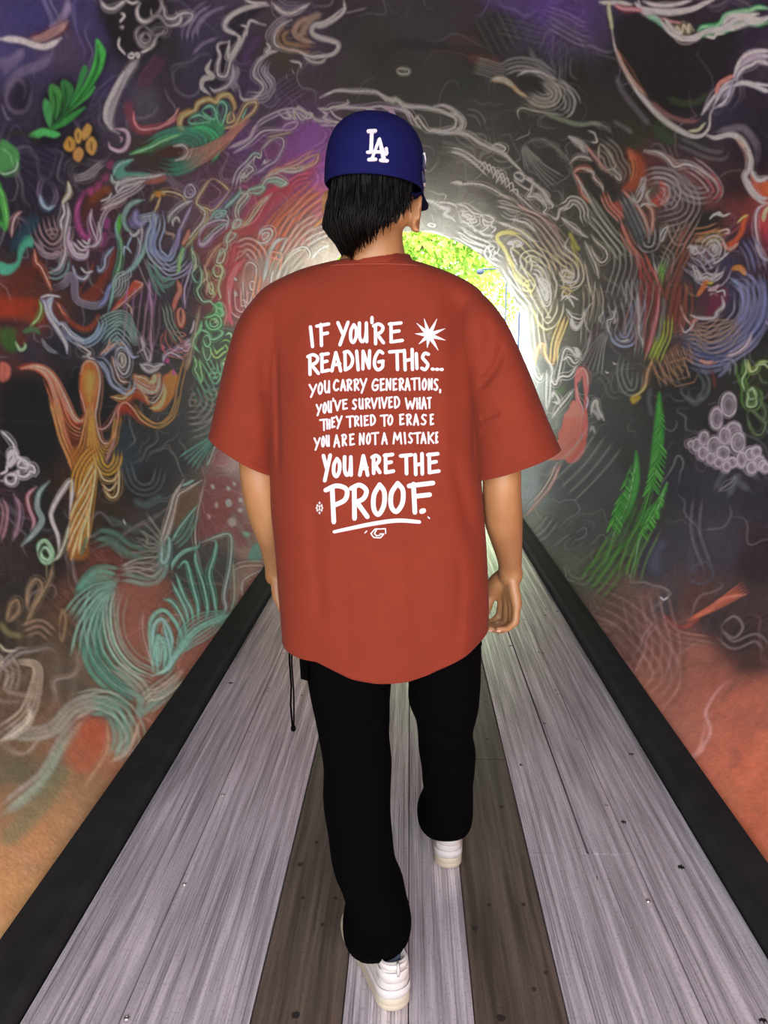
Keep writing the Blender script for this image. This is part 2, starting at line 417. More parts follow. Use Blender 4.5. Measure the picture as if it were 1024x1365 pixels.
def base_paint():  # anchors near the far mouth carry its pale glare in their colour
    P = [q.split(',') for q in BASE.split()]
    px = np.array([float(q[0]) for q in P]); py = np.array([float(q[1]) for q in P])
    C = np.array([lin(q[2]) for q in P])
    u, v = wall_uv(px, py)
    k = 8; H, W = NS // k + 2, NA // k + 2
    gy, gx = np.mgrid[0:H, 0:W].astype(np.float32) * k
    gx = gx + 22 * vnoise(H, W, 9, 1, 3); gy = gy + 22 * vnoise(H, W, 9, 2, 3)
    acc = np.zeros((H, W, 3), np.float32); ws = np.zeros((H, W), np.float32)
    for i in range(len(u)):
        d2 = (gx - u[i]) ** 2 + (gy - v[i]) ** 2
        w = 1.0 / (d2 + 120.0) ** 2
        acc += w[..., None] * C[i]; ws += w
    low = acc / ws[..., None]
    low = low * (1.04 + 0.36 * vnoise(H, W, 14, 21, 3)[..., None]) + 0.004
    y = np.arange(NS) / k; x = np.arange(NA) / k; yi = y.astype(int); xi = x.astype(int)
    fy = (y - yi)[:, None, None]; fx = (x - xi)[None, :, None]
    CV[:] = ((low[yi][:, xi] * (1 - fx) + low[yi][:, xi + 1] * fx) * (1 - fy) + (low[yi + 1][:, xi] * (1 - fx) + low[yi + 1][:, xi + 1] * fx) * fy)
    # chalky swirls: thin contour lines of a warped noise field, lightened or darkened pigment
    wx = vnoise(NS, NA, 210, 3, 3) * 150; wy = vnoise(NS, NA, 210, 4, 3) * 150
    n1 = vnoise(NS + 340, NA + 340, 150, 5, 2)
    yy = np.clip((np.arange(NS)[:, None] + 170 + wy), 0, NS + 338).astype(int); xx = np.clip((np.arange(NA)[None] + 170 + wx), 0, NA + 338).astype(int)
    f = n1[yy, xx]
    band = np.abs(((f * 22) % 1.0) - 0.5) * 2
    mod = vnoise(NS, NA, 120, 6, 2)
    busy = np.clip(mod * 2.2 + 0.55, 0, 1)
    global BUSY
    # quiet: bare brown bottoms, dark fields, top right
    q = np.ones((H, W), np.float32)
    for x0, y0, r in [(60,1180,230),(180,1010,90),(40,550,95),(980,1000,150),(900,900,70),(870,60,90),(900,110,70),(950,720,110),(560,60,110),(480,80,60),(40,30,80),(1000,560,50),(780,620,70),(1000,200,60),(250,900,60)]:
        uu, vv = wall_uv(np.array([x0]), np.array([y0])); s = cell_scale(np.array([x0]), np.array([y0]))[0] * r
        g = np.mgrid[0:H, 0:W] * k
        q *= 1 - 0.9 * np.exp(-(((g[1] - uu[0]) / s) ** 2 + ((g[0] - vv[0]) / s) ** 2) ** 1.5)
    Q = q[yi][:, xi]
    BUSY = Q
    lite = np.clip(1 - band * 1.7, 0, 1) ** 1.5 * busy * Q ** 2
    dark = np.clip(band * 2.4 - 1.4, 0, 1) * Q
    CV[:] = CV * (1 - 0.13 * dark[..., None]) + (lite * 0.16)[..., None] * (CV * 1.2 + 0.05)
base_paint()

def filler():
    """loose chalk strands that follow the sweep of the painting round the culvert"""
    n = 1300
    N1 = vnoise(NS + 2, NA + 2, 85, 11, 3)
    for _ in range(n):
        u = RNG.uniform(20, NA - 20); v = NS - RNG.uniform(0, 1) ** 0.8 * (NS * 0.80)
        i, j = int(min(v, NS - 1)), int(u)
        if RNG.uniform() > BUSY[i, j] ** 2: continue
        L = int(RNG.uniform(12, 40)); us = [u]; vs = [v]
        gy = N1[min(i + 1, NS), j] - N1[i - 1, j]; gx = N1[i, j + 1] - N1[i, j - 1]
        for _k in range(L):
            i, j = int(vs[-1]), int(us[-1])
            if not (1 <= i < NS - 1 and 1 <= j < NA - 1): break
            gy = N1[i + 1, j] - N1[i - 1, j]; gx = N1[i, j + 1] - N1[i, j - 1]
            dx, dy = -gy, gx; m = math.hypot(dx, dy) + 1e-6
            us.append(us[-1] + 3.0 * dx / m); vs.append(vs[-1] + 3.0 * dy / m)
        if len(us) < 6: continue
        c = CV[min(int(v), NS - 1), min(int(u), NA - 1)]
        t = np.linspace(0, 1, len(us)); a = RNG.uniform(0.12, 0.5) * np.sin(np.pi * t) ** 0.6
        mix = RNG.uniform(0, 0.6)
        c2 = np.clip(c * 3.0 * (1 - mix) + mix * np.array([0.55, 0.55, 0.6]), 0, 0.85)
        paint(np.array(us), np.array(vs), np.full(len(us), RNG.uniform(0.5, 1.3)), c2, a, 0.7)
filler()

# ---- left wall, upper left
tile(0, 0, 4.6545, """
l b8a8cc w=9 a=.45 e=.9 |430,0 410,70 370,140 300,190
l 7a3c34 w=13 a=.7 e=.9 |420,130 370,180 310,210 240,240 180,240
l c4bccc w=7 a=.8 e=.7 |-10,240 60,240 130,250 200,275 270,290 330,270 380,235
l 7d749a w=6 a=.35 e=.9 n=5 s=20 fan=end |150,300 80,370 20,400 -20,420
l 8a80a0 w=5 a=.35 e=.9 n=3 s=8 |330,330 250,400 150,430 90,470 50,520 20,580
l 7a708c w=5 a=.5 e=.9 |190,510 190,570 160,670 90,690 40,650 30,580 70,500 130,500 150,560 130,620 90,620
l 9088a4 w=3 a=.4 e=.9 |0,640 30,720 60,740
f 1f1a28 a=.7 e=6 |100,510 170,520 185,600 150,680 80,670 60,600
f 181420 a=.85 e=5 |300,540 400,480 480,530 560,480 640,330 660,380 560,600 520,700 420,800 380,860 280,910 200,870 260,800 250,620
f 4fc05a a=.95 e=.8 |593,236 640,290 648,340 625,430 575,520 520,590 430,670 520,520 560,430 585,330
f 3f9a50 a=.95 e=.8 |520,400 540,430 520,490 480,580 430,650 470,550 495,450
f 3f8a48 a=.9 e=1 |400,495 440,520 455,560 430,640 390,700 395,620 375,520
f 4c9a4c a=.95 e=1 |320,520 370,550 385,620 350,740 330,700 305,610 300,550
f 4fa560 a=.95 e=1 |275,610 310,640 328,700 310,790 280,740 262,660
f 49b055 a=.95 e=.8 |585,530 560,590 480,660 400,720 350,760 420,690 500,620
f 3f9e4c a=.95 e=1 |530,660 480,720 400,780 310,805 340,765 420,720
f 55c268 a=.95 e=1 |170,840 250,795 330,810 375,832 340,855 270,840 230,855
l 226a30 w=1.2 a=.8 |600,270 600,400 540,540 400,720 310,800
l 1f5c2c w=1 a=.8 |330,560 345,640 330,760
l 1f5c2c w=1 a=.8 |400,530 410,620 370,720
f 4f9c58 a=.95 e=1.5 |0,875 60,890 110,940 115,1000 60,1050 -20,1060
l 8ad08a w=1 a=.5 |10,920 60,960 80,1030
l 35302c w=8 a=.5 e=.9 |0,850 100,820 180,845 260,900
f 1a1214 a=.85 e=5 |400,850 520,770 580,780 620,900 580,980 500,1030 440,980 390,900
f d8a44c a=.95 e=1 |430,850 470,880 465,930 425,940 395,905
f e0b060 a=.95 e=1 |487,795 512,830 500,890 475,880 465,830
f d8a85c a=.95 e=1 |545,770 572,795 555,850 520,870 512,820
f d8a85c a=.95 e=1 |575,850 608,900 585,965 545,940 540,890
f dca060 a=.95 e=1 |495,915 525,950 500,1005 465,990 460,950
l 7a4c20 w=.9 a=.8 |430,870 440,920
l 7a4c20 w=.9 a=.8 |489,820 490,870
l 7a4c20 w=.9 a=.8 |570,880 575,940
l a09aa4 w=12 a=.75 e=.9 |880,330 800,420 740,520 700,620 680,720 690,790 740,830
l d8d0dc w=5 a=.75 e=.8 |760,440 700,560 660,660 655,740 690,800
l d8a0c8 w=4 a=.85 e=.6 |720,800 780,810 800,860 780,920 740,940 690,920 680,890
l c8a0c0 w=2 a=.8 |740,850 760,860 750,885
l a05060 w=6 a=.5 e=.9 n=3 s=7 |790,600 800,700 840,790 920,810 1020,780
l e86a78 w=3 a=.9 |825,690 830,750 870,800 950,795 1060,760 1120,700
l 7a4a6a w=4 a=.4 n=5 s=16 e=.9 |880,560 900,480 950,420 1000,340
l 202024 w=22 a=.6 e=.9 |640,60 700,180 740,260 720,340
f 26222a a=.8 e=6 |620,0 1024,0 1024,200 960,300 860,370 760,330 720,220 660,120
l b8b4bc w=3.4 a=.8 |620,0 650,40 700,50 750,20 780,0
l b0acb4 w=2.4 a=.7 |780,0 820,20 860,10
l b8b4b8 w=3 a=.85 |870,20 850,60 860,110 900,135 960,110 1000,60 1010,0
l a8a4a8 w=2 a=.7 |940,60 945,100 990,110 1020,140
c b0acb0 w=2 a=.6 |890,160 950,210 960,260 920,290 870,280 840,220 850,180
c c0bcc0 w=1.5 a=.6 |900,200 935,230 920,260 885,260 870,230
l d8d4d8 w=2.2 a=.85 |750,80 770,95 740,130
l d8d4d8 w=1.6 a=.7 |740,165 760,160 750,175
l dcd8dc w=2 a=.85 |735,230 730,280 770,330
c dcd8dc w=1.6 a=.85 |790,335 820,325 820,350 795,350
c dcd8dc w=1.6 a=.85 |835,325 858,330 850,350
l dcd8dc w=2 a=.85 |870,320 900,310 950,280 965,250
l dcd8dc w=1.8 a=.8 |960,220 1000,210 1020,190
""")
# ---- upper middle left
tile(200, 0, 4.6545, """
l c0bcc4 w=2 a=.7 |0,120 60,100 110,160 180,150 195,110 165,85
l c0bcc4 w=2 a=.7 |60,0 90,60 100,110 150,120 200,90 265,90 250,130 190,170
l b4b0bc w=1.8 a=.6 |0,210 40,170 110,180 90,215 40,200
l d4d0d8 w=2 a=.7 |0,300 20,260 50,220
f 241f26 a=.6 e=6 |0,0 60,0 110,130 140,180 60,240 0,280
l a89cc0 w=4 a=.45 e=.9 n=3 s=14 |380,35 300,90 240,190 230,260
l a89cc0 w=4 a=.4 e=.9 |480,35 380,80 300,170 300,240
l a89cc0 w=4 a=.4 e=.9 |420,230 330,270 260,340
f 211c22 a=.7 e=3 |470,80 590,40 710,50 650,110 600,170 560,290 500,380 470,480 390,540 350,470 400,330 430,270 510,210
l d8d4e0 w=4 a=.85 |740,40 690,35 600,50 510,90 465,140 470,180 540,215 545,240
l c8c4d0 w=3.4 a=.85 |720,160 680,150 625,130 600,180 560,270 500,360 470,460 420,460 415,400 430,340 415,290 430,265 490,255
l e4e0ec w=3 a=.8 |545,215 555,240 510,320 480,350 490,250
l c8c4d0 w=2 a=.7 |565,155 600,170 600,220
l e0dce8 w=4.5 a=.85 |375,370 350,430 385,470 330,490 320,540 370,585
l cac4d2 w=3 a=.8 |370,540 400,560 470,530 510,470 510,400
l b8b4c8 w=3 a=.6 n=4 s=8 |510,400 530,440 510,500 540,560
l d8d0e4 w=3.4 a=.8 |550,550 570,610 640,610 690,570 700,520 650,480 640,440 670,380 720,345 790,320
l d8d0e4 w=2.2 a=.75 n=4 s=14 |600,600 700,600 735,540 700,480 680,430 720,370
l c8c0dc w=2.4 a=.7 n=2 s=5 |690,610 760,560 760,500 720,450 730,400
l e0dce8 w=2 a=.8 |725,270 745,300 720,325 780,320
l d0ccd8 w=3 a=.8 |885,130 820,165 780,220 780,280 850,310 920,320 1024,370
l c0b8cc w=2.6 a=.6 n=3 s=8 |760,260 740,220 800,150 870,110
l b4906e w=5 a=.7 n=2 s=8 |870,170 815,220 830,280 900,300 1024,310
l a47c64 w=8 a=.65 |1000,100 920,160 900,210 950,250 1024,270
l a47c64 w=5 a=.6 |960,140 950,190 980,230
l c8c0c8 w=2.6 a=.8 |1024,170 1005,200 1024,220
l d8d4e0 w=2.4 a=.8 |590,0 640,20 730,25
l d8d4e0 w=3 a=.8 |760,25 820,80 880,90 950,55 990,30
l 9a90b0 w=3 a=.5 n=3 s=9 |790,0 850,40 950,45
l b8b0b8 w=3.4 a=.7 |870,380 930,390 935,420
l c0b8c0 w=2 a=.7 |880,430 895,460
l b8b0b8 w=2 a=.6 |845,460 850,490
l 6a4a80 w=12 a=.5 e=.9 |700,230 620,300 590,370 640,400
l 8a6a98 w=2 a=.5 n=6 s=30 |940,500 850,560 760,640 700,720
l b48a3c w=8 a=.9 e=.8 |235,820 190,790 200,720 280,680
l b48a3c w=7 a=.9 e=.8 |280,690 300,640 360,615 410,640
l b48a3c w=7 a=.9 e=.8 |400,640 430,590 490,590 520,650 515,690
l e0c070 w=1.6 a=.8 |190,800 200,730 280,685 300,640 370,610 410,630 440,585 490,580 520,630
l e0b468 w=2.4 a=.9 |510,690 520,740 480,760 480,715 500,690
l e8b878 w=2.6 a=.9 |460,790 510,790 550,730 590,650 640,630 660,640 640,690 560,760 500,830
l c89860 w=2 a=.8 |450,800 540,770 600,720
l 50b890 w=2.2 a=.9 |600,670 570,730 590,690
c 55c898 w=2.6 a=.95 |245,745 300,715 350,735 375,755 300,770 255,770
c 55c898 w=2.6 a=.95 |325,685 370,655 400,680 400,740 350,720
c 55c898 w=2.6 a=.95 |415,660 440,625 472,660 460,730 440,780 415,730
f 44b87c a=.7 e=2 |250,790 400,750 460,790 440,870 380,930 370,850 300,820 220,830
l 4fc88c w=4 a=.85 n=4 s=24 fan=end |230,820 320,810 380,850 390,920 340,980
l 4aa58a w=5 a=.85 n=4 s=18 |-30,930 100,860 220,840 300,880 310,950 250,1010 150,1040 60,1024
l 6adf80 w=3 a=.9 |-120,960 0,915 90,870 200,835
f 54302c a=.7 e=3 |20,930 120,890 210,930 170,980 70,970
l d8ccc8 w=1.8 a=.8 |150,910 210,905 240,940 220,980 160,1000
l d8ccc8 w=1.4 a=.8 |270,920 255,970 235,1000
l e0a090 w=1.6 a=.7 n=8 s=26 fan=end |620,740 540,800 470,870 360,950 200,1010
l d89888 w=1.6 a=.6 n=6 s=20 fan=end |560,780 500,850 420,900 300,990
l e86870 w=3 a=.8 |0,800 60,790 100,765
l e07060 w=2 a=.7 |100,760 150,720 180,670
l c0a0d8 w=5 a=.7 |490,920 560,890 620,860 650,800 680,770
l dcb8ec w=2 a=.85 |520,950 620,890 700,820 800,810 850,810
l e8d0f8 w=2.4 a=.85 n=2 s=5 |650,810 690,760 760,720 830,690 900,680 960,700 1024,730
l e8d8f8 w=2 a=.85 |790,690 830,730 870,730 850,690 900,740 890,680 940,740 970,710 915,660 960,690 1010,720
c c090d8 w=2.4 a=.85 |820,800 860,765 915,755 900,790 850,810
l b070c8 w=1.6 a=.8 |850,795 880,775
f a050b8 a=.5 e=8 |820,900 900,830 1024,760 1100,800 1100,900 980,960 870,1010
l f07080 w=2 a=.9 |830,1024 900,1000 980,950 1024,935
l b8a8b8 w=2.2 a=.7 |680,950 760,870 820,860 830,910 790,990 760,1024
l 9a8070 w=3 a=.7 |730,860 800,840 880,820
l 8ad8c8 w=2 a=.8 |590,1020 640,960 680,960 690,980
""")
# ---- left, third row
tile(0, 200, 4.6545, """
l 4f9c58 w=2 a=.7 |110,60 100,120 40,150 0,140
f 4aa84c a=.95 e=1 |0,210 30,270 55,360 65,450 45,505 20,480 0,440
f 1c2c24 a=.8 e=2 |0,330 30,400 25,450 0,420
l 7ad070 w=1.4 a=.7 |0,230 30,300 50,400 50,480
l 8a7a9c w=3 a=.5 n=2 s=4 |270,160 250,220 250,290 290,360 330,340 350,280 320,200
l 5a88a8 w=4 a=.7 e=.8 |250,280 265,330 300,365 340,345
l d8d0a0 w=4 a=.85 e=.7 |425,200 435,260 410,300 390,330
l d8d0d8 w=2.4 a=.75 |390,320 400,390 380,440 385,500
l d0c8d0 w=2.4 a=.7 |420,330 425,400 410,480 400,560 405,640 370,730 310,760
l d8d0d8 w=1.6 a=.6 n=3 s=7 |470,180 540,160 600,120 650,80
l a8a0a8 w=1.6 a=.5 |470,150 480,190 560,180 620,140
l d87a30 w=10 a=.35 e=.9 |560,330 620,270 700,240
f 6a3020 a=.6 e=5 |520,300 600,250 700,230 640,320 570,380 540,460 510,450
f b04a90 a=.75 e=3 |500,290 530,260 500,330 490,440 540,520 560,460 560,560 520,560 470,480 470,360
l c060a0 w=4 a=.6 |520,290 480,360 480,430 510,520 550,530
f b85088 a=.8 e=2 |545,245 590,235 580,280 550,275
f a04878 a=.7 e=2 |640,170 680,150 680,190 650,200
f a04878 a=.7 e=2 |670,85 710,70 710,110 680,120
f b85088 a=.6 e=2 |600,210 640,200 630,240 600,250
f a84890 a=.8 e=2 |645,430 680,430 675,480 650,485
f 9a4080 a=.7 e=2 |630,510 665,520 640,590 610,600 610,560
l e8c0e8 w=3.4 a=.85 |435,480 420,560 440,620 480,665 530,660 545,600
l f0d0f0 w=3 a=.9 |430,560 470,640 530,650
l e8c0e8 w=2.6 a=.85 |450,570 500,620 540,610
l e8c0e8 w=2.4 a=.85 |480,560 520,600 555,590
l f0d8f0 w=2 a=.85 |510,560 540,580 555,545
l d8b0d8 w=1.8 a=.8 |570,370 560,440 580,520 600,570 570,590
l d8c8d8 w=1.8 a=.8 n=2 s=4 |600,580 620,480 650,400 700,350 780,310
l c8b8c8 w=1.6 a=.7 |545,600 590,590 620,540 610,450
l d0c0d0 w=1.6 a=.6 n=3 s=6 |240,560 270,640 330,660 360,640 370,690
l c8a8a8 w=2 a=.5 n=6 s=34 |255,430 280,520 330,570 370,530 375,480
l 8ab0b8 w=2.4 a=.6 n=3 s=12 |300,760 350,770 390,740 400,680
f 54b898 a=.95 e=1.4 |0,695 60,710 110,690 120,620 150,540 190,530 215,570 205,605 180,600 150,640 120,720 60,770 0,765
f 285868 a=.6 e=5 |90,570 190,430 240,430 200,520 130,560 90,640
l 2a4a5c w=10 a=.6 e=.9 |250,420 200,480 110,580 80,640
l a87070 w=2.4 a=.7 |80,540 90,460 110,410 140,385
f 8a3a20 a=.7 e=5 |0,900 80,930 180,930 220,960 180,1024 0,1024
f 6a2c1c a=.6 e=6 |100,760 200,700 240,640 230,760 170,850 60,880
l d86a40 w=2 a=.8 |220,620 230,700 260,730 320,870
f a84838 a=.85 e=1.4 |575,700 560,760 500,860 480,920 500,870 530,790
f 8a3c2c a=.85 e=2.5 |710,610 700,700 640,840 610,930 480,930 560,850 620,780 650,690 690,620
l 8aa0c8 w=3.2 a=.85 |700,600 650,660 640,720 610,750 600,720
l b0b8d8 w=2 a=.8 |450,720 470,780 520,800 560,750
l c8d0e0 w=2 a=.8 |500,730 530,760 570,750
l a8a0b8 w=3 a=.7 n=3 s=7 |330,860 400,830 430,780 460,800 470,920 540,960 620,960 680,890
l 5a68b8 w=5 a=.85 e=.7 |700,810 670,860 650,930 610,970
l 70b8b0 w=3 a=.8 |745,400 720,480 745,600 740,680 710,790 690,920 670,1010
f 68c850 a=.95 e=1 |760,400 755,460 735,520 725,470 735,420
l 50a058 w=3 a=.9 |740,520 750,600 735,720 700,800
f e05a40 a=.95 e=1 |830,810 885,830 870,850 820,900 750,960 710,990 690,1000 760,900
l f0907c w=1.6 a=.9 |830,812 880,835 800,910 700,1000
l 60b0a8 w=4 a=.85 |710,160 740,100 830,60
f 68b8a0 a=.85 e=1.4 |825,60 780,110 790,140 860,140 940,150 900,170 810,165 740,180 720,150 760,100
l b8d8d0 w=2.6 a=.8 |700,160 710,200 760,200 820,170
l e8e0e8 w=2.4 a=.9 |735,270 730,230 770,200 840,180 920,170 1024,150
l e8e0e8 w=1.8 a=.85 |735,270 780,230 850,210 900,190
l e8e0e8 w=1.8 a=.8 n=3 s=8 |650,360 740,300 820,260 860,230 900,190
l d8b0b0 w=2 a=.8 |630,370 680,350 760,320 800,290
l c8c0c8 w=1.6 a=.7 |630,320 680,300 700,270
f c87868 a=.7 e=1.5 |900,200 1024,160 1024,190 950,210
l e89830 w=6 a=.95 |965,275 990,270 1024,265
l d8a050 w=2 a=.9 |990,290 975,340 960,370
l 6a9c98 w=6 a=.85 |900,310 830,330 790,370 770,430 790,490 830,510
l a8a0e0 w=5 a=.85 |850,380 840,430 870,460 910,440
f 8a88c0 a=.6 e=2 |830,390 860,370 880,430 920,440 850,490 800,460
l f0e8f8 w=3.4 a=.95 |805,510 825,530 850,520 870,490
l c8d8f0 w=1.6 a=.85 n=4 s=9 |870,430 910,420 950,410 970,390
l 90a8e8 w=6 a=.85 |960,380 960,440 920,500 920,570 950,620 1024,640
l c8d8f8 w=2 a=.9 n=3 s=10 |975,400 960,480 930,540 935,620 990,680 1040,690
l c8c0d8 w=1.6 a=.7 |880,460 880,540 860,640 870,660
l 8ab0e0 w=2 a=.85 |820,530 790,590 800,620
l 98c0e8 w=2.4 a=.85 |760,650 770,600 800,620 810,640
l a8b8d8 w=2 a=.8 |850,530 870,600 840,680 800,740 740,780
l 80c8c0 w=5 a=.7 |900,560 890,630 830,720 770,760
l d8e8e8 w=1.5 a=.8 n=4 s=12 |720,860 730,800 780,770 770,740
l d0e0e0 w=1.4 a=.7 n=4 s=12 |720,910 760,850 760,780
l 78b0a0 w=4 a=.7 n=2 s=8 |930,660 950,760 980,850 1024,910
l d090d8 w=3 a=.85 |925,800 930,880 940,1024
l b880c0 w=1.6 a=.7 n=5 s=40 |880,850 870,940 860,1024
l c0b0b0 w=1.6 a=.6 n=4 s=30 |910,660 960,780 1010,860
l e8b8a0 w=2 a=.8 |780,950 810,980 820,1024
l d06a48 w=2.4 a=.9 |355,950 380,1000 400,1024
l a8b8e0 w=4 a=.85 |330,905 290,950 300,1000 320,1024
l 6a7ab0 w=3 a=.8 |250,920 290,990 300,1024
l c8d0e0 w=1.6 a=.8 |250,915 300,900 370,910
l 3a3838 w=12 a=.6 e=.9 |0,630 60,660 100,640
""")
# ---- left, upper centre (red field, chains)
tile(200, 200, 4.2667, """
l c83c4c w=14 a=.55 e=.9 |1000,60 860,160 700,280 600,400 520,520
l d84058 w=10 a=.6 e=.9 |770,180 680,240 600,360
l e06a44 w=8 a=.6 e=.9 |980,230 880,290 760,370 690,470
l e8784c w=4 a=.7 n=4 s=26 |990,190 860,300 740,420 670,540 620,660
l f08060 w=2.4 a=.7 n=4 s=20 |900,280 780,380 690,520 650,640
l e8a8a0 w=1.4 a=.6 n=6 s=40 |1000,270 900,360 830,480 790,600
l f09890 w=3 a=.8 |640,190 700,120 780,100 860,70 930,0
l f0b0a8 w=2 a=.85 |660,160 760,110 860,100 950,80
l f0d8d8 w=1.6 a=.85 |740,120 830,120 900,90 970,10
l f0c0a0 w=1.6 a=.85 |830,110 850,80
l e87860 w=3 a=.8 |880,110 940,60 970,20
l b050c0 w=5 a=.6 n=2 s=10 |1000,0 980,60 900,90
l e86888 w=2 a=.7 n=3 s=12 |800,200 840,170 910,155
f 98b8a8 a=.9 e=1.5 |660,180 700,155 760,165 775,190 740,210 700,190
l c8e8d8 w=1.8 a=.9 |580,230 640,200 660,170 720,155 775,185 740,205
l 90c8b0 w=3 a=.85 |540,240 580,220 650,210 620,245 560,240
l c0e8c8 w=1.6 a=.9 |510,210 515,240 560,250 530,290 500,330 500,380
l e8c8c0 w=2.2 a=.8 |560,230 500,290 480,350 490,400 470,440
c e0e8d8 w=1.6 a=.85 |480,395 515,400 505,430 470,440
c e0d8c0 w=1.6 a=.85 |460,470 485,480 465,510 435,530 440,490
l b8d8b0 w=1.6 a=.85 |470,440 440,500 440,560 400,600 385,640
c c8d8a8 w=1.8 a=.85 |410,560 430,590 415,640 385,640 395,600
c c8e098 w=2 a=.85 |375,660 410,670 410,710 380,720 365,690
l c8d890 w=2.4 a=.85 |400,640 420,690 400,740 390,790 400,840 385,850
l e8d0c0 w=2 a=.85 |690,245 640,300 600,360 560,410 520,440
l f0c8a0 w=1.4 a=.8 |660,260 600,330 560,390 510,440
l f0a088 w=1.5 a=.7 |420,520 360,590 310,680
l f0b898 w=1.5 a=.7 |400,540 350,600 320,670
c e8b888 w=2.4 a=.85 |360,165 440,220 435,250 360,340 320,330 265,305 300,230
l f0c8a0 w=1.4 a=.8 |275,310 295,340 325,350 320,390 280,430
l d8d0c0 w=3 a=.7 |260,300 310,350 300,400 260,450 200,520
l d8d8a0 w=1.4 a=.8 |340,380 300,430 240,500 190,560
l a080c8 w=3 a=.7 n=3 s=12 |480,230 430,290 360,360
l 7ab8b0 w=4 a=.8 |520,230 460,290 420,330
c 80c0b8 w=2.4 a=.85 |345,400 370,350 430,345 410,370 370,400
c 88c0c0 w=1.8 a=.8 |365,385 385,360 410,355 390,380
c c8b8e8 w=2.4 a=.8 |275,510 300,440 380,400 440,405 400,450 330,510 300,540 275,535
l e0a0f0 w=4 a=.85 |280,510 290,540 330,520 370,470
l 7aa898 w=2 a=.7 |300,520 370,450 430,410
l d8c8e8 w=1.6 a=.8 |430,360 445,400 430,450
l e8e0f8 w=2 a=.85 n=2 s=5 |470,220 500,130 560,70 620,10
l e8e8e0 w=1.8 a=.9 |510,190 520,150 540,130 530,160 570,130 590,110 560,90 550,120
l d0d0d8 w=1.8 a=.8 |640,10 630,50 600,40 590,80
l d0c0d8 w=1.8 a=.8 |640,90 660,60 650,80 690,60
l b090c8 w=2.6 a=.7 |750,0 720,60 660,100 600,140
c f0d8e0 w=2 a=.85 |620,500 640,460 690,450 695,490 660,530 620,525
c f0d8e0 w=1.6 a=.85 |640,500 650,475 680,475 670,500 650,510
l e8c0b8 w=3 a=.6 n=4 s=22 |510,570 560,550 610,590 620,640
l e84858 w=9 a=.75 e=.8 |540,620 480,690 450,800 440,1000
l f0a098 w=1.5 a=.7 |480,630 520,600 560,560
c d8b8b8 w=2 a=.75 |530,700 560,640 600,660 600,720 580,820 550,900 530,820
l 90807c w=3 a=.6 |550,690 570,660
c f0d0d0 w=1.8 a=.85 |565,750 590,750 585,790 570,790
c f0e0e0 w=1.4 a=.85 |480,725 492,735 485,740
c f0e0e0 w=1.4 a=.85 |482,805 494,820 484,830
l f0d8c8 w=1.4 a=.7 n=4 s=24 |500,780 500,850 510,900 560,900
l f09050 w=3 a=.7 n=2 s=7 |620,700 600,800 610,850
l a8b0b0 w=5 a=.75 |780,500 720,520 680,590 660,680 640,760
l c0c8c8 w=2 a=.8 |780,500 740,590 720,650
l d8d0c0 w=1.8 a=.7 n=5 s=26 |1000,400 900,460 830,540 760,640 720,760
l d8d4c4 w=2 a=.8 |760,620 820,570 880,550 910,590 890,630
l e0dccc w=2 a=.8 |720,740 760,640 830,580 880,560
l c8c4b4 w=4 a=.6 n=4 s=24 |760,760 800,680 860,610
l e0e0d8 w=1.8 a=.8 n=3 s=14 |1024,450 940,480 880,520
l e0e0d8 w=2.4 a=.7 |920,620 960,570 1020,540
l f0a050 w=4 a=.6 |930,440 980,400 1000,390
l e8a080 w=2 a=.7 n=3 s=14 |690,650 720,600 700,700
l d8e8e0 w=1.8 a=.7 |700,790 690,740 700,680
l c8a860 w=2 a=.8 |0,290 30,250 100,235 180,260 210,310
c e8a840 w=2 a=.6 |25,240 60,240 50,265
l e89040 w=6 a=.95 |30,255 55,250
l d8a050 w=2 a=.8 |60,265 40,320 25,350
l b8a0d8 w=2 a=.8 |240,310 200,380 160,470 150,560
c c8b8e0 w=2 a=.7 |205,215 240,200 260,240 230,270 200,260
c c8b8e0 w=1.5 a=.7 |220,230 240,225 245,245 225,255
l f0f0f8 w=2.8 a=.9 |100,410 110,370 150,330 200,300 240,290
l f0f0f8 w=2.8 a=.9 |125,430 125,400 150,380 165,410
l f0f0f8 w=2 a=.9 |140,400 160,400
l d8b8b0 w=4 a=.6 |75,440 90,470 130,480 120,510
l 7a68b0 w=6 a=.8 |165,430 150,520 120,590 90,620
l 88a0e8 w=7 a=.9 |0,390 20,470 0,560 50,600 110,620 140,580
l b8c8f8 w=2 a=.9 n=4 s=18 |30,350 40,430 15,520 30,590 90,640 140,620 170,520
l c8c8f0 w=2 a=.8 n=4 s=16 |0,600 50,650 110,700 180,680 230,620
l 70a898 w=5 a=.7 n=2 s=8 |0,640 40,720 90,760 150,720
l c8a8e8 w=2 a=.8 |240,630 220,720 200,800 205,900
l f07050 w=5 a=.9 |220,450 200,500 180,540
l 60b860 w=5 a=.85 |185,550 175,600 160,680
l 90e070 w=1.8 a=.8 j=2 |190,560 165,620 170,680 150,700
l f06040 w=6 a=.9 |160,740 175,800 150,860 135,920
c f06a40 w=4 a=.95 |185,900 195,950 180,1000 165,980 165,920
l 60a890 w=2.4 a=.8 |235,520 240,600 265,660 240,700 260,750 290,750
l c8d8a0 w=2 a=.8 |230,560 260,620 250,690
l 90c898 w=2.6 a=.85 |280,660 295,700 290,760 270,800 300,860 340,860 370,900
l d8d088 w=2 a=.85 |290,760 330,720 320,690 330,750 350,800 365,810 350,850
c c8d890 w=2 a=.85 |345,750 360,780 350,820 335,800
l e0a088 w=2 a=.8 |310,650 320,700 330,760 320,820
l e87068 w=2 a=.7 |410,860 430,920 420,1000
c 88e098 w=2.4 a=.9 |370,880 400,870 410,920 385,930
f 40c870 a=.85 e=1.5 |360,890 395,870 410,930 380,950 390,920
""")
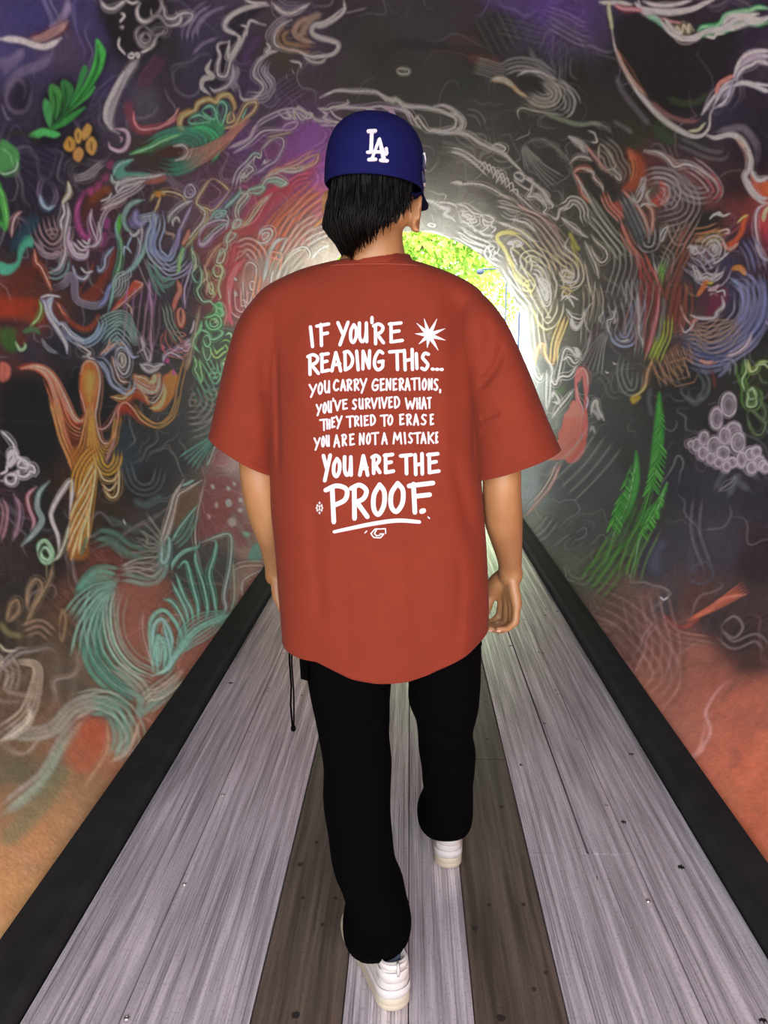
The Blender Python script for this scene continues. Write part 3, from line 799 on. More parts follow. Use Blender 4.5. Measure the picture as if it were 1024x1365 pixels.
# ---- left, melting figure
tile(0, 400, 4.6545, """
f 141519 a=.7 e=9 |0,500 100,460 240,480 310,600 350,760 380,880 300,1024 0,1024
f 131218 a=.7 e=5 |440,420 500,400 500,560 520,680 490,740 440,680 400,560
f 131218 a=.75 e=4 |620,400 700,520 780,600 720,680 690,760 640,780 610,700 630,560
f 1b1f28 a=.6 e=8 |370,260 440,340 420,420 340,420 300,300
f a83c24 a=.75 e=6 |0,0 200,0 220,30 120,90 0,100
f 1c2434 a=.7 e=5 |0,120 150,130 150,170 0,180
f 3c6a2c a=.8 e=4 |0,180 90,190 100,300 60,320 0,260
l 70a840 w=3 a=.7 |180,160 230,110 250,50 240,0
l 60a048 w=4 a=.75 |90,260 120,310 150,290 140,260
f 6a3020 a=.7 e=2 |90,210 150,220 150,270 110,280
l 4f8c58 w=6 a=.6 |130,200 200,180 240,210
l 28303c w=7 a=.7 |250,240 290,300 350,330
f c87060 a=.9 e=1.5 |0,390 50,400 65,440 50,490 0,500
f c04a30 a=.85 e=2.4 |110,420 200,395 290,430 350,480 380,560 420,640 460,710 500,740 540,700 530,760 460,780 400,720 350,600 290,490 200,430
l f07850 w=7 a=.8 |150,420 240,430 310,500 350,610 400,780 450,940
l e8643c w=6 a=.7 |260,430 330,480 370,560 420,660 480,750 530,740
l f89870 w=2.4 a=.8 |130,425 220,410 300,440 360,510 420,620 470,720 515,750 540,700
l f89468 w=2 a=.8 n=4 s=14 |300,480 350,600 390,720 440,800 510,830 550,780
l f0a060 w=3.4 a=.85 n=3 s=10 |330,600 370,740 400,860 450,980 480,1080
f 7a3020 a=.7 e=4 |400,740 470,840 540,860 550,960 500,1024 440,940
f d87838 a=.95 e=2 |550,378 590,400 620,480 620,560 605,660 600,760 620,860 600,950 560,1000 540,900 545,780 530,660 500,560 498,470 515,400
f f0b860 a=.75 e=5 |555,440 590,480 580,560 560,620 540,560 530,480
l f0a078 w=2 a=.85 |500,460 520,395 560,378 600,410 622,500 610,640 600,720 625,850 660,890 710,850 740,700
l e86840 w=2 a=.85 |500,560 540,700 535,780
l f0a860 w=2 a=.85 n=5 s=28 fan=end |570,620 560,780 540,920 480,1040
l e8b050 w=2 a=.85 n=5 s=22 fan=end |580,700 580,860 600,960 620,1040
l b06050 w=1.6 a=.8 |600,780 640,800 690,760 740,640
l d8a050 w=2.4 a=.85 n=3 s=8 |620,880 660,930 710,880 730,780 740,700
l 904028 w=6 a=.7 |660,1000 690,920 720,860
f b85030 a=.85 e=2.4 |790,590 850,550 900,590 920,650 880,630 840,610 790,640 740,680 760,630
l f09850 w=3 a=.9 |690,600 760,610 800,570 850,545 890,580 920,650
l f0b060 w=1.6 a=.8 |700,600 770,610 820,560
f b04028 a=.85 e=2.4 |735,660 780,630 820,670 860,740 790,700 760,710
l e86848 w=3 a=.85 |740,760 740,670 780,635 830,680 880,750 960,790
l e0b868 w=1.6 a=.85 n=2 s=4 |820,660 880,730 950,775 1024,760 1100,700
f e0983c a=.9 e=2 |940,660 1000,620 1024,560 1060,440 1100,480 1080,580 1024,650 960,690
f f0a878 a=.7 e=2 |830,500 900,560 950,570 980,540 1000,460 970,460 960,520 910,500 840,460
l f0c088 w=3 a=.9 |840,470 910,490 930,520 960,510 960,465
l e8b0a0 w=3.4 a=.85 |830,510 880,560 930,580 970,560 995,470
l b8c8e0 w=3 a=.85 n=2 s=6 |590,370 640,375 680,430 700,500 760,560 810,560 830,470
l 7a8cb0 w=4 a=.7 |600,375 660,440 700,530 780,570
l e8b0a0 w=2 a=.8 |700,350 720,430 750,500 800,510
c c8c8e0 w=2.4 a=.85 |720,350 740,300 780,300 810,360 800,430 770,460 735,420
c d8c8c8 w=2.2 a=.85 |735,370 750,330 775,340 785,380 765,420 745,400
f e8e0d0 a=.9 e=.8 |752,370 762,340 772,370 765,400
l a8b8e8 w=3.4 a=.9 |640,350 700,290 760,260 800,310 830,355 870,345
l d89068 w=2.4 a=.8 |650,330 700,280 750,265 790,290
f 3c5c64 a=.6 e=4 |640,140 720,90 800,110 830,230 720,200 640,260
l a0c8c8 w=2 a=.8 n=7 s=30 |640,260 690,200 740,180 790,220 840,280
l a8d0c8 w=2 a=.75 n=6 s=26 fan=start |640,170 710,120 770,110 820,180 850,280
l 6a9cc8 w=6 a=.8 e=.7 |470,240 540,250 600,220 640,160
l a8c0d8 w=2.4 a=.8 n=3 s=10 |390,180 440,230 520,270 600,230 640,150 620,100
f b85024 a=.85 e=3 |440,130 520,170 580,140 610,90 600,140 550,190 480,180 400,110 360,20 400,80
l a8b8e0 w=4 a=.85 |320,0 300,50 320,100 360,150
l c8d0e8 w=2 a=.85 |355,155 380,150 440,220 520,260
l b8b8e0 w=4 a=.8 |270,0 290,90 350,180 400,270 410,330
l c8b8b8 w=2 a=.7 |460,260 520,300 560,330 540,350 510,350
l e0d0d0 w=2 a=.8 |560,320 540,350 590,370
l e09080 w=2 a=.7 |620,345 670,290 690,240
l c8b8c8 w=3 a=.7 |860,330 900,290 880,230 900,310 930,380 940,340 920,300
l d8a0c8 w=1.8 a=.7 |945,0 940,200 950,340
l c8a0b0 w=1.5 a=.6 n=5 s=34 |870,0 860,140 850,280
l e8d0e8 w=2 a=.85 |880,400 930,440 980,410 1024,400
l 8c6a80 w=2 a=.6 n=5 s=40 |990,0 990,150 970,250 940,300
l 30404c w=18 a=.6 e=.9 |780,760 790,900 800,1040
l c8c4c8 w=1.6 a=.8 |0,815 40,850 75,890 90,940
c c8c4c8 w=2 a=.85 |45,1000 50,950 80,935 80,980 50,1024
l d0ccd0 w=2 a=.85 |85,940 110,970 150,990 190,1024
""")
# ---- left of the sleeve: green curls, orange bowl
tile(140, 400, 5.12, """
f f08840 a=.85 e=1.6 |400,520 490,510 480,600 430,700 370,760 310,740 340,710 390,640
l e8b050 w=6 a=.85 e=.8 |300,740 360,730 400,660 410,580
l f0d8c0 w=1.4 a=.8 |290,690 330,700 380,640 400,560
l d8a058 w=1.6 a=.85 n=2 s=6 |200,730 260,810 350,860 430,820 480,720 510,580 540,440 570,330
l c8a060 w=1.4 a=.8 |370,860 450,790 500,660
l b89878 w=7 a=.5 e=.9 |560,260 560,400 540,480
f e870a0 a=.95 e=1 |395,305 410,320 400,345 388,330
f e860b0 a=.95 e=1 |425,395 440,410 430,430 415,420
f e860a8 a=.95 e=1 |462,475 478,490 470,515 458,500
l d8a0d0 w=3.4 a=.9 |400,410 420,370 460,350 500,330 550,320
l f0d0f0 w=2.2 a=.9 |400,420 410,380 450,360 510,390 530,405
l e8c0e8 w=2.4 a=.9 |460,350 500,320 550,350 580,300 540,310 560,280 590,260
l e8c8e8 w=2 a=.9 |580,230 600,190 612,140
l e0d8e0 w=2 a=.8 |250,440 300,440 340,455 400,430
l d0c8d0 w=1.8 a=.8 |245,435 280,480 320,490 380,460
l e8a870 w=2.4 a=.85 |200,520 260,530 310,560 330,520 350,510
l e8c080 w=5 a=.85 |310,560 340,550 345,510
l e8a080 w=4 a=.85 |200,560 260,600 320,630 360,600 375,510
l c88878 w=2 a=.7 |210,540 270,580 320,600
l e88878 w=1.4 a=.7 n=5 s=36 fan=mid |430,200 450,260 510,320 560,290
l a8c0a8 w=2 a=.7 n=3 s=10 |410,20 430,80 440,150 480,230 520,290
l 60d068 w=4 a=.9 |740,50 790,60 800,100 770,110
l 68d870 w=3 a=.9 |730,20 760,50 740,100 680,120
c 60c870 w=3 a=.9 |700,120 760,100 790,150 770,190 720,200 690,160
c 70d880 w=2 a=.85 |715,140 750,125 770,155 750,180 720,175
c a8d888 w=1.6 a=.85 |740,140 758,135 755,155
l 60c878 w=4 a=.85 |660,140 650,200 620,240 600,300 640,360
l 78d888 w=2.6 a=.85 |640,200 700,220 730,270 780,250 800,220 770,200
c 70d080 w=2.2 a=.85 |670,260 700,240 720,290 700,320 680,300
l 90e890 w=2 a=.85 |600,380 620,440 610,480 640,530 655,570
l 80e078 w=2.8 a=.85 |640,400 650,470 660,540 650,570
c 78c880 w=2 a=.8 |670,310 720,330 715,390 690,410 670,360
l 90d8a0 w=1.8 a=.8 n=3 s=12 |680,400 700,440 740,500 770,470 760,410
l a8e878 w=2.2 a=.85 n=2 s=7 |790,310 830,290 860,340 850,400 800,440
l 90e890 w=3 a=.85 |820,240 850,225 870,270 860,320
l b8f088 w=2.6 a=.85 n=2 s=6 |730,330 760,380 800,350 830,330
l f0a060 w=3 a=.7 |735,360 750,380
l a8e8a0 w=2 a=.85 |840,430 810,430 830,470 810,520 790,600
l 88d0a0 w=2 a=.7 n=5 s=30 |690,470 720,540 760,570 800,500
l 80b8a0 w=2 a=.6 n=5 s=28 |650,560 700,660 740,680 780,620
l a89890 w=3 a=.5 n=6 s=40 |560,740 640,740 680,700 650,640
l 989088 w=3 a=.5 n=5 s=34 |560,860 650,830 720,760 750,680
l e0c8a8 w=1.4 a=.6 |650,40 620,200 590,320 560,480
l f07048 w=3 a=.7 |480,0 490,30
l e86878 w=5 a=.6 e=.9 |860,20 850,100 870,180
l 70b0a0 w=3 a=.7 n=5 s=30 fan=end |740,930 680,1000 600,1080 560,1126
l 90c8b8 w=1.6 a=.7 |760,980 720,1090 700,1126
f a85c60 a=.6 e=4 |770,990 830,1050 850,1126 720,1126
""")
# ---- left, lower: braid, cloud, loops
tile(0, 600, 4.6545, """
c d8d0d8 w=2 a=.85 |50,60 70,20 95,10 100,50 70,90 50,100
c d0c8d0 w=2 a=.85 |110,100 120,70 160,70 170,110 140,110
l e0d8e0 w=2.2 a=.85 |130,60 160,90 200,95 215,115 215,140 190,130 180,150 150,165 115,155 115,130 90,140
l d8d0d8 w=2.2 a=.85 |100,20 110,50 130,50 110,90
c d8d0d8 w=2.2 a=.85 |40,160 70,150 100,160 95,200 70,210 40,195
l d8d0d8 w=2.2 a=.85 |0,150 40,130 40,105 60,100
l c0b8c0 w=2 a=.7 |0,190 30,190
l 50302c w=6 a=.6 e=.9 |0,250 30,260
l b0848c w=4 a=.6 n=2 s=6 |10,300 40,370 30,470 0,560
l a88898 w=4 a=.6 |90,270 130,350 120,470 85,560
l 8a3c44 w=4 a=.7 e=.8 |230,225 180,280 190,360 220,440 200,500
l 4a6c64 w=8 a=.7 e=.9 |310,190 250,260 240,350 270,430 220,510 140,590
l e8d8d0 w=2.4 a=.85 |370,630 365,530 330,430 330,370 380,270 440,188 452,250 440,400
l c8a060 w=2.4 a=.8 |440,450 470,340 500,300 560,240
f a86a28 a=.75 e=3 |430,0 600,0 580,230 550,500 540,660 430,660 440,480 480,300 470,180
l f0b850 w=2 a=.85 n=4 s=16 |600,0 540,60 490,160 480,280
l e8a848 w=1.8 a=.8 |590,60 530,180 480,290
l e8a848 w=1.8 a=.8 |590,120 530,240 480,330 440,420
l e8a848 w=1.8 a=.8 |585,190 530,320 470,430 430,540
l e0a048 w=1.8 a=.8 |580,260 520,400 460,520 420,620
l d8a048 w=1.8 a=.8 |570,320 530,430 480,560 440,680
l e8b050 w=2.4 a=.85 |600,20 585,200 560,380 550,520 535,600
l e0b050 w=2 a=.85 |560,380 510,520 490,640
l 508068 w=4 a=.6 |545,530 520,610 500,660
l e8b848 w=3 a=.85 n=3 s=10 |600,0 620,90 670,130 720,80 735,0
l d8a858 w=2 a=.85 |605,100 640,180 700,190 735,130
l d8a858 w=2 a=.8 |630,210 680,250 730,190
l e8b868 w=2 a=.85 |640,240 690,295 730,260 735,100
l 68787c w=4 a=.5 n=3 s=14 e=.9 |770,60 810,200 880,250 960,220 1000,100
l 607470 w=10 a=.5 e=.9 |820,310 900,340 1010,280
l 586c64 w=9 a=.5 e=.9 n=2 s=16 |620,440 720,480 860,540 1000,500
l 6a9484 w=5 a=.5 e=.9 n=3 s=18 |560,580 680,540 780,620 900,660 1000,640
l e8e0e0 w=1.4 a=.8 |765,430 780,465
c 68a868 w=5 a=.85 e=.7 |240,640 250,580 290,560 325,620 320,680 280,700
c 88c888 w=2.4 a=.8 |262,620 290,600 318,650 300,680 265,660
l 9aa078 w=3 a=.7 |330,690 370,650 410,560 440,450
l a08868 w=3 a=.6 |330,700 310,800 240,930 160,1080
l 8a8060 w=2.4 a=.5 |290,700 290,800
c a89070 w=4 a=.5 e=.9 |180,990 175,870 220,800 260,830 250,900
c a08868 w=4 a=.5 e=.9 |50,1060 70,960 110,930 120,1000
c a89068 w=3 a=.4 e=.9 |370,1100 390,990 410,1060 390,1180
l 8a8458 w=8 a=.4 e=.9 |0,1060 60,1130 150,1150
l b8987c w=4 a=.4 n=3 s=16 e=.9 |150,1120 250,1090 330,1150
l a8b098 w=5 a=.7 n=4 s=22 fan=start |720,790 640,770 560,800 480,870
l 9cc0a8 w=3 a=.7 n=4 s=30 fan=end |730,800 640,880 540,960 480,1060
l a0b8a8 w=3 a=.7 n=4 s=26 fan=end |720,850 650,950 580,1080 540,1200
l b0b8a8 w=4 a=.7 n=3 s=14 |700,860 690,1000 680,1200
f 9a6454 a=.6 e=4 |720,860 800,830 960,820 1000,900 940,1000 920,1200 720,1200 700,1000
l 90b0a0 w=6 a=.75 n=2 s=8 |720,800 800,800 900,820 970,800 1010,720 1000,600 1024,520
l b8b8a8 w=4 a=.6 n=3 s=12 e=.9 |740,750 830,730 930,760 1000,700
l b8b4a8 w=2.4 a=.6 n=5 s=56 fan=start |850,640 930,650 1010,590
""")
# ---- left, lower right: ribbed fan, dotted leaf
tile(100, 640, 3.657, """
l e0c8b8 w=3 a=.8 |530,0 480,80 460,160 430,260 410,340
l e8d8c8 w=2.6 a=.8 |620,0 540,50 500,80 480,180 450,270 410,330
l 68a894 w=4 a=.7 |520,30 580,0
f 8a6a48 a=.6 e=4 |500,80 610,30 590,150 520,220 480,230
l b8b0a4 w=2 a=.7 |635,0 600,160 590,290 620,460
f 9c4c50 a=.55 e=4 |640,0 800,10 810,120 870,260 800,330 740,250 610,290 600,180
l a89890 w=8 a=.5 e=.9 |760,150 820,250 880,340
c 78b8a4 w=4 a=.8 |430,280 460,290 450,380 420,400
l 78b09c w=4 a=.75 n=3 s=12 |590,150 540,260 480,320
l 68a890 w=3 a=.75 |600,120 520,220 470,300
f f0e8e0 a=.8 e=1 |665,20 678,25 680,42 668,38
f d8e8e0 a=.8 e=1 |740,95 755,95 765,120 745,130 735,110
f d8e8e0 a=.8 e=1 |740,30 755,35 755,50 742,48
f d8e8e0 a=.7 e=1 |770,5 785,20 775,28
f d8e8e0 a=.8 e=1 |798,88 812,95 810,108 798,105
f e0e8e0 a=.8 e=1 |795,140 815,142 815,155 797,155
f e8c8c0 a=.8 e=1 |690,105 700,120 695,135 682,125
f f0d0c8 a=.8 e=1.5 |755,185 780,185 785,215 765,225 750,205
f f0d0c8 a=.7 e=1 |650,165 662,170 662,185 652,182
f 98c8b8 a=.9 e=1 |820,252 850,255 850,275 825,270
f 68b8a0 a=.8 e=1.4 |860,330 890,310 905,360 900,400 850,400 845,370
l 5cb89c w=5 a=.85 e=.7 |470,440 480,400 530,350 600,325 610,300
f 3c4440 a=.55 e=4 |600,320 690,290 760,270 760,480 730,640 640,660 560,560 480,480 520,400
l 68c8a4 w=3.4 a=.9 |470,500 510,570 545,640 555,700
l 68c8a4 w=3.4 a=.9 |490,460 530,560 570,630 580,700
l 68c8a4 w=3.6 a=.9 |500,430 540,400 570,500 600,600 605,690
l 68c8a4 w=3.6 a=.9 |590,330 590,400 630,520 650,620 640,680
l 68c8a4 w=3.6 a=.9 |660,290 690,300 680,370 655,460 680,560 695,670
l a8c8b8 w=3 a=.85 |620,300 700,270 750,260 765,300 755,420 730,560 740,620 700,680
l 88b8a4 w=3 a=.7 |770,400 780,560 760,640
f b8a088 a=.5 e=3 |770,420 900,400 860,470 810,560 790,620 770,540
l d8c8b0 w=1.8 a=.7 n=2 s=6 |770,430 820,410 910,410 920,430
l d8c0a8 w=1.8 a=.7 |930,430 830,480 815,520 820,560
l 58b894 w=5 a=.9 |380,940 365,800 370,680 430,635 490,690 520,760 520,830
l 60c09c w=3.6 a=.9 |430,580 480,600 530,680 545,760
l 60c09c w=4 a=.9 |390,900 380,780 390,700 430,680 470,760 470,850
l 58b894 w=4 a=.9 |400,940 395,800 410,760 440,820 430,930
l 60c09c w=4 a=.9 |460,930 460,820 430,700
l a8e0c8 w=1.5 a=.7 n=4 s=10 |390,930 400,850 420,780 430,900
l 60b898 w=9 a=.7 e=.9 |370,960 440,930 480,870 560,760 620,710 720,670 790,630
l 90d0b8 w=2 a=.6 n=8 s=34 fan=mid |500,850 560,760 640,700 760,640
l 60a488 w=6 a=.8 n=4 s=30 |160,560 150,700 190,830 270,930 360,980
l 90c8b0 w=2.4 a=.75 n=7 s=52 |170,520 140,660 160,800 240,920 360,990
l b8c8b0 w=2.4 a=.7 n=5 s=20 |190,540 170,640 200,800 280,910 380,960
l 60a088 w=5 a=.7 n=4 s=30 fan=start |200,490 120,460 60,490 0,560
l 8cc0a8 w=3 a=.7 n=5 s=40 fan=end |190,510 110,540 50,600 10,680
l 8cb8a0 w=3 a=.65 n=5 s=44 fan=end |180,540 120,600 70,720 60,860
l 58a088 w=6 a=.75 n=3 s=16 |70,760 90,900 180,1010 310,1100
l a8a890 w=5 a=.7 n=3 s=14 |180,900 260,960 330,1040 320,1120
l b8c0a8 w=3 a=.6 n=5 s=26 |330,1110 400,1050 470,1000 520,950
l c8a890 w=6 a=.5 e=.9 |400,1010 480,980 530,920
l 78a890 w=5 a=.7 n=3 s=20 |60,1120 140,1100 220,1140 240,1240
l a8b098 w=4 a=.6 n=2 s=8 |0,1080 70,1060 150,1050 230,1080
l c8b8a0 w=5 a=.5 e=.9 |0,1170 50,1140 130,1110
l d8c8b8 w=2 a=.6 |330,640 330,740 370,900
l a8a898 w=3 a=.5 n=6 s=60 fan=start |300,260 380,300 430,340
l c8c0b4 w=2 a=.6 n=4 s=30 fan=end |220,440 300,420 400,430
f 97604e a=.6 e=5 |230,510 330,520 420,490 470,510 400,620 360,700 360,860 320,920 250,860 200,740 190,600
l 6a9480 w=6 a=.5 n=2 s=12 |100,260 180,280 260,340 360,370
""")
# ---- left bottom
tile(0, 700, 2.052, """
l 7ca894 w=6 a=.7 e=.8 n=3 s=18 |230,500 300,510 330,580 310,650
l a8b8a0 w=3 a=.6 n=4 s=26 |200,490 270,480 340,520 370,590 330,640
l a8a894 w=6 a=.6 e=.9 n=3 s=14 |290,470 200,500 140,560 60,570 0,550
l b0a898 w=6 a=.55 e=.9 n=2 s=10 |230,520 170,590 120,680 50,740 0,780
l 8a9c84 w=14 a=.5 e=.9 |230,530 160,620 100,720 0,800
l 5c6a50 w=26 a=.45 e=.9 |190,640 130,740 60,820 0,880
f a8583c a=.6 e=7 |200,560 250,530 290,570 280,640 230,680 180,640
l b89470 w=3 a=.5 |290,540 290,620 230,720
l c8b094 w=3 a=.5 |380,540 350,620 300,650
l b8a890 w=3 a=.5 n=4 s=26 fan=end |30,370 100,380 100,440 70,520 0,580
l d0c8b0 w=4 a=.6 e=.8 |80,490 80,530 40,570 0,590
l c8c0a8 w=3 a=.6 |0,320 20,340 50,340
l c8c0a8 w=3 a=.6 |0,390 10,370 0,350
l a8a088 w=2.4 a=.5 n=3 s=16 |30,450 40,400 20,360
l 80a490 w=8 a=.6 |330,440 380,480 380,520 420,490 480,440
l c0b8a0 w=3 a=.6 n=4 s=14 |400,470 440,460 490,420
l a88068 w=8 a=.35 e=.9 |30,880 90,920 60,960
l 8a6a4c w=10 a=.3 e=.9 |0,940 80,930 180,940
l 3a2c20 w=1.5 a=.5 |185,910 180,925
""")
# ---- ceiling and behind the cap
tile(400, 0, 4.2667, """
l c8b0a0 w=8 a=.5 e=.8 |0,220 20,180 70,110 130,80
l d0d0d8 w=3 a=.8 |250,0 250,60 200,110 130,150 80,160
l e0e0e8 w=4 a=.85 |240,50 190,95 140,130 80,150 70,190 110,215 170,230 215,250 215,280 180,310 110,320 60,320 0,300
l b8b8b8 w=2 a=.7 |20,320 70,350 120,350 150,330
l a8a0b0 w=2 a=.5 |250,75 300,65 380,45
c b0b0a8 w=2 a=.7 |550,400 580,390 620,400 615,420 570,420
l a8a8a0 w=1.4 a=.7 |570,400 600,400 590,415
l e0d8e8 w=2 a=.85 |110,550 200,515 300,520 400,520 450,530 490,570 530,580
l f0f0f0 w=3 a=.85 |430,520 470,540 500,560 550,570 590,600 640,610 700,615 790,630 860,660 890,690 880,705
l e8e8e8 w=2.2 a=.8 |480,545 530,580 540,560 590,610 660,610
l f0f0f0 w=2.4 a=.85 |760,610 830,605 900,650 930,700 900,750 820,755 740,740
l e0e0e0 w=2 a=.8 |790,600 860,620 910,670 920,720 870,740
l e8e8e8 w=3.6 a=.85 |740,735 800,745 860,735 890,710
l f0e0f8 w=2.6 a=.85 |0,620 60,650 90,680 160,690 250,700
l f0d0f8 w=2.6 a=.85 |0,650 40,670 70,650 50,630
l f0d8f8 w=2.6 a=.85 |100,610 150,620 180,610 270,590 270,570
l e8d0f8 w=3 a=.85 |170,615 250,610 370,610 450,600 520,610 590,630 620,660 640,710
l e8b8f8 w=6 a=.85 e=.7 |370,610 420,630 460,670
l e0b8f0 w=3.4 a=.85 |460,600 500,620 520,650 530,690
l c8a0e0 w=5 a=.7 |500,610 530,640 530,680
l e0c0f0 w=2.6 a=.85 |170,620 200,660 260,690
l f0f0f0 w=2.4 a=.85 |570,620 620,640 660,700 690,730
l f0f0f0 w=2.2 a=.85 |650,690 670,670 700,710 730,740 780,750
l d0b0e0 w=3 a=.8 |110,620 150,650 130,670 180,690 120,710
l e8d8f0 w=2 a=.8 |110,710 150,715 220,715 230,730
f 9a58b8 a=.5 e=6 |0,700 130,700 200,740 180,820 60,880 0,900
l b880d0 w=3 a=.6 n=3 s=14 |150,720 180,760 150,830 60,880
l c050c0 w=6 a=.6 |180,800 150,870 120,900
l f08878 w=2.6 a=.85 |0,920 50,900 100,880
l f09070 w=3 a=.85 |20,960 90,930 110,880
l e0e0d8 w=2.4 a=.8 |900,765 960,770 1000,800 1024,810
l 8a8a84 w=5 a=.4 e=.9 n=3 s=14 |780,830 880,860 980,920 1024,950
l d0d0cc w=2.4 a=.7 |860,860 930,880 1000,930 1024,950
l 604048 w=12 a=.4 e=.9 |840,240 900,230 1024,230
l 605048 w=4 a=.4 e=.9 |690,370 740,320 760,280 840,290 930,310 1024,370
l 5a5a56 w=5 a=.4 e=.9 |600,110 610,60 620,40
l 20201e w=14 a=.3 e=.9 |500,260 700,250 900,280
""")
tile(600, 0, 4.6545, """
f 6a4ca0 a=.5 e=12 |240,0 850,0 880,160 820,220 700,180 560,110 380,60
l 8c7ab0 w=3 a=.5 n=6 s=30 |560,110 700,150 800,200 870,200
l a89cc8 w=2 a=.5 n=3 s=14 |600,140 700,190 800,240 870,260
l 6a6a68 w=3 a=.4 n=4 s=20 e=.9 |300,160 420,190 530,220 620,230
l 6a6a68 w=2 a=.35 n=5 s=40 e=.9 |240,80 300,200 370,340
l 545452 w=3 a=.35 n=4 s=40 e=.9 |640,230 740,290 780,360
l 7a4c48 w=12 a=.5 e=.9 |100,350 200,370 320,385
l 9c9c98 w=1.2 a=.6 n=7 s=20 |150,400 230,420 300,440 360,440
l a8a8a8 w=3 a=.7 n=4 s=16 |320,430 400,400 480,400 560,430 640,490
l c0c0c0 w=3.4 a=.8 |420,465 480,440 560,450 620,480 660,500
l 8a8a94 w=7 a=.4 e=.9 |490,290 530,380 590,440 650,500
l b8b8b4 w=4 a=.7 n=3 s=12 |650,500 700,560 740,630 730,690 690,715
l d0d0d0 w=2.2 a=.75 n=2 s=6 |660,510 740,560 780,610 795,650
l d0a878 w=5 a=.85 |250,495 320,495 380,520 430,570 490,610
l c8c0a8 w=6 a=.7 |260,485 330,485 400,530
l a8a89c w=8 a=.7 e=.8 n=2 s=8 |470,590 540,630 610,640 640,590 620,530 560,490
l c8c8c0 w=2 a=.6 n=5 s=22 |480,590 560,640 640,630 655,570 600,510
f 262624 a=.7 e=4 |430,500 500,460 570,530 570,580 520,580 460,550
l 98988c w=2.4 a=.7 |430,740 420,690 450,670 520,690 620,710 700,720
l a0b098 w=5 a=.6 e=.8 |560,700 700,750 800,775 900,765 980,790
l a0a098 w=3 a=.5 |870,760 960,780 1010,820
l a0a0a0 w=2 a=.6 |400,870 440,850 490,830 490,800
l 8a8a8a w=2 a=.5 |480,900 500,870 550,870 640,910 700,970 740,1024
l a8a8a8 w=1.6 a=.6 n=7 s=26 fan=end |455,900 480,950 520,1024
l f0f0e8 w=2.4 a=.8 |0,830 60,830 110,840 160,880 220,910 320,950 380,1000
c f0f0e8 w=2 a=.85 |265,905 300,895 345,915 330,935 285,930
l a0a8a0 w=2 a=.6 |260,970 300,1000 370,1000
l e8e8e8 w=2.4 a=.8 |0,700 50,720 80,770 60,810 0,830
l f0f0f0 w=3 a=.85 |0,710 35,740 30,790 0,800
l 8a8a88 w=3 a=.4 n=2 s=8 e=.9 |100,690 170,710 210,780
l f0f0f0 w=2.6 a=.85 |735,850 790,870 850,920 850,955
l e0e0e0 w=3 a=.8 |850,955 820,910 780,870
l c0c0c0 w=2.4 a=.7 |860,810 900,830 910,880 880,880
l a8a8a8 w=5 a=.6 |760,1000 800,970 870,990
""")
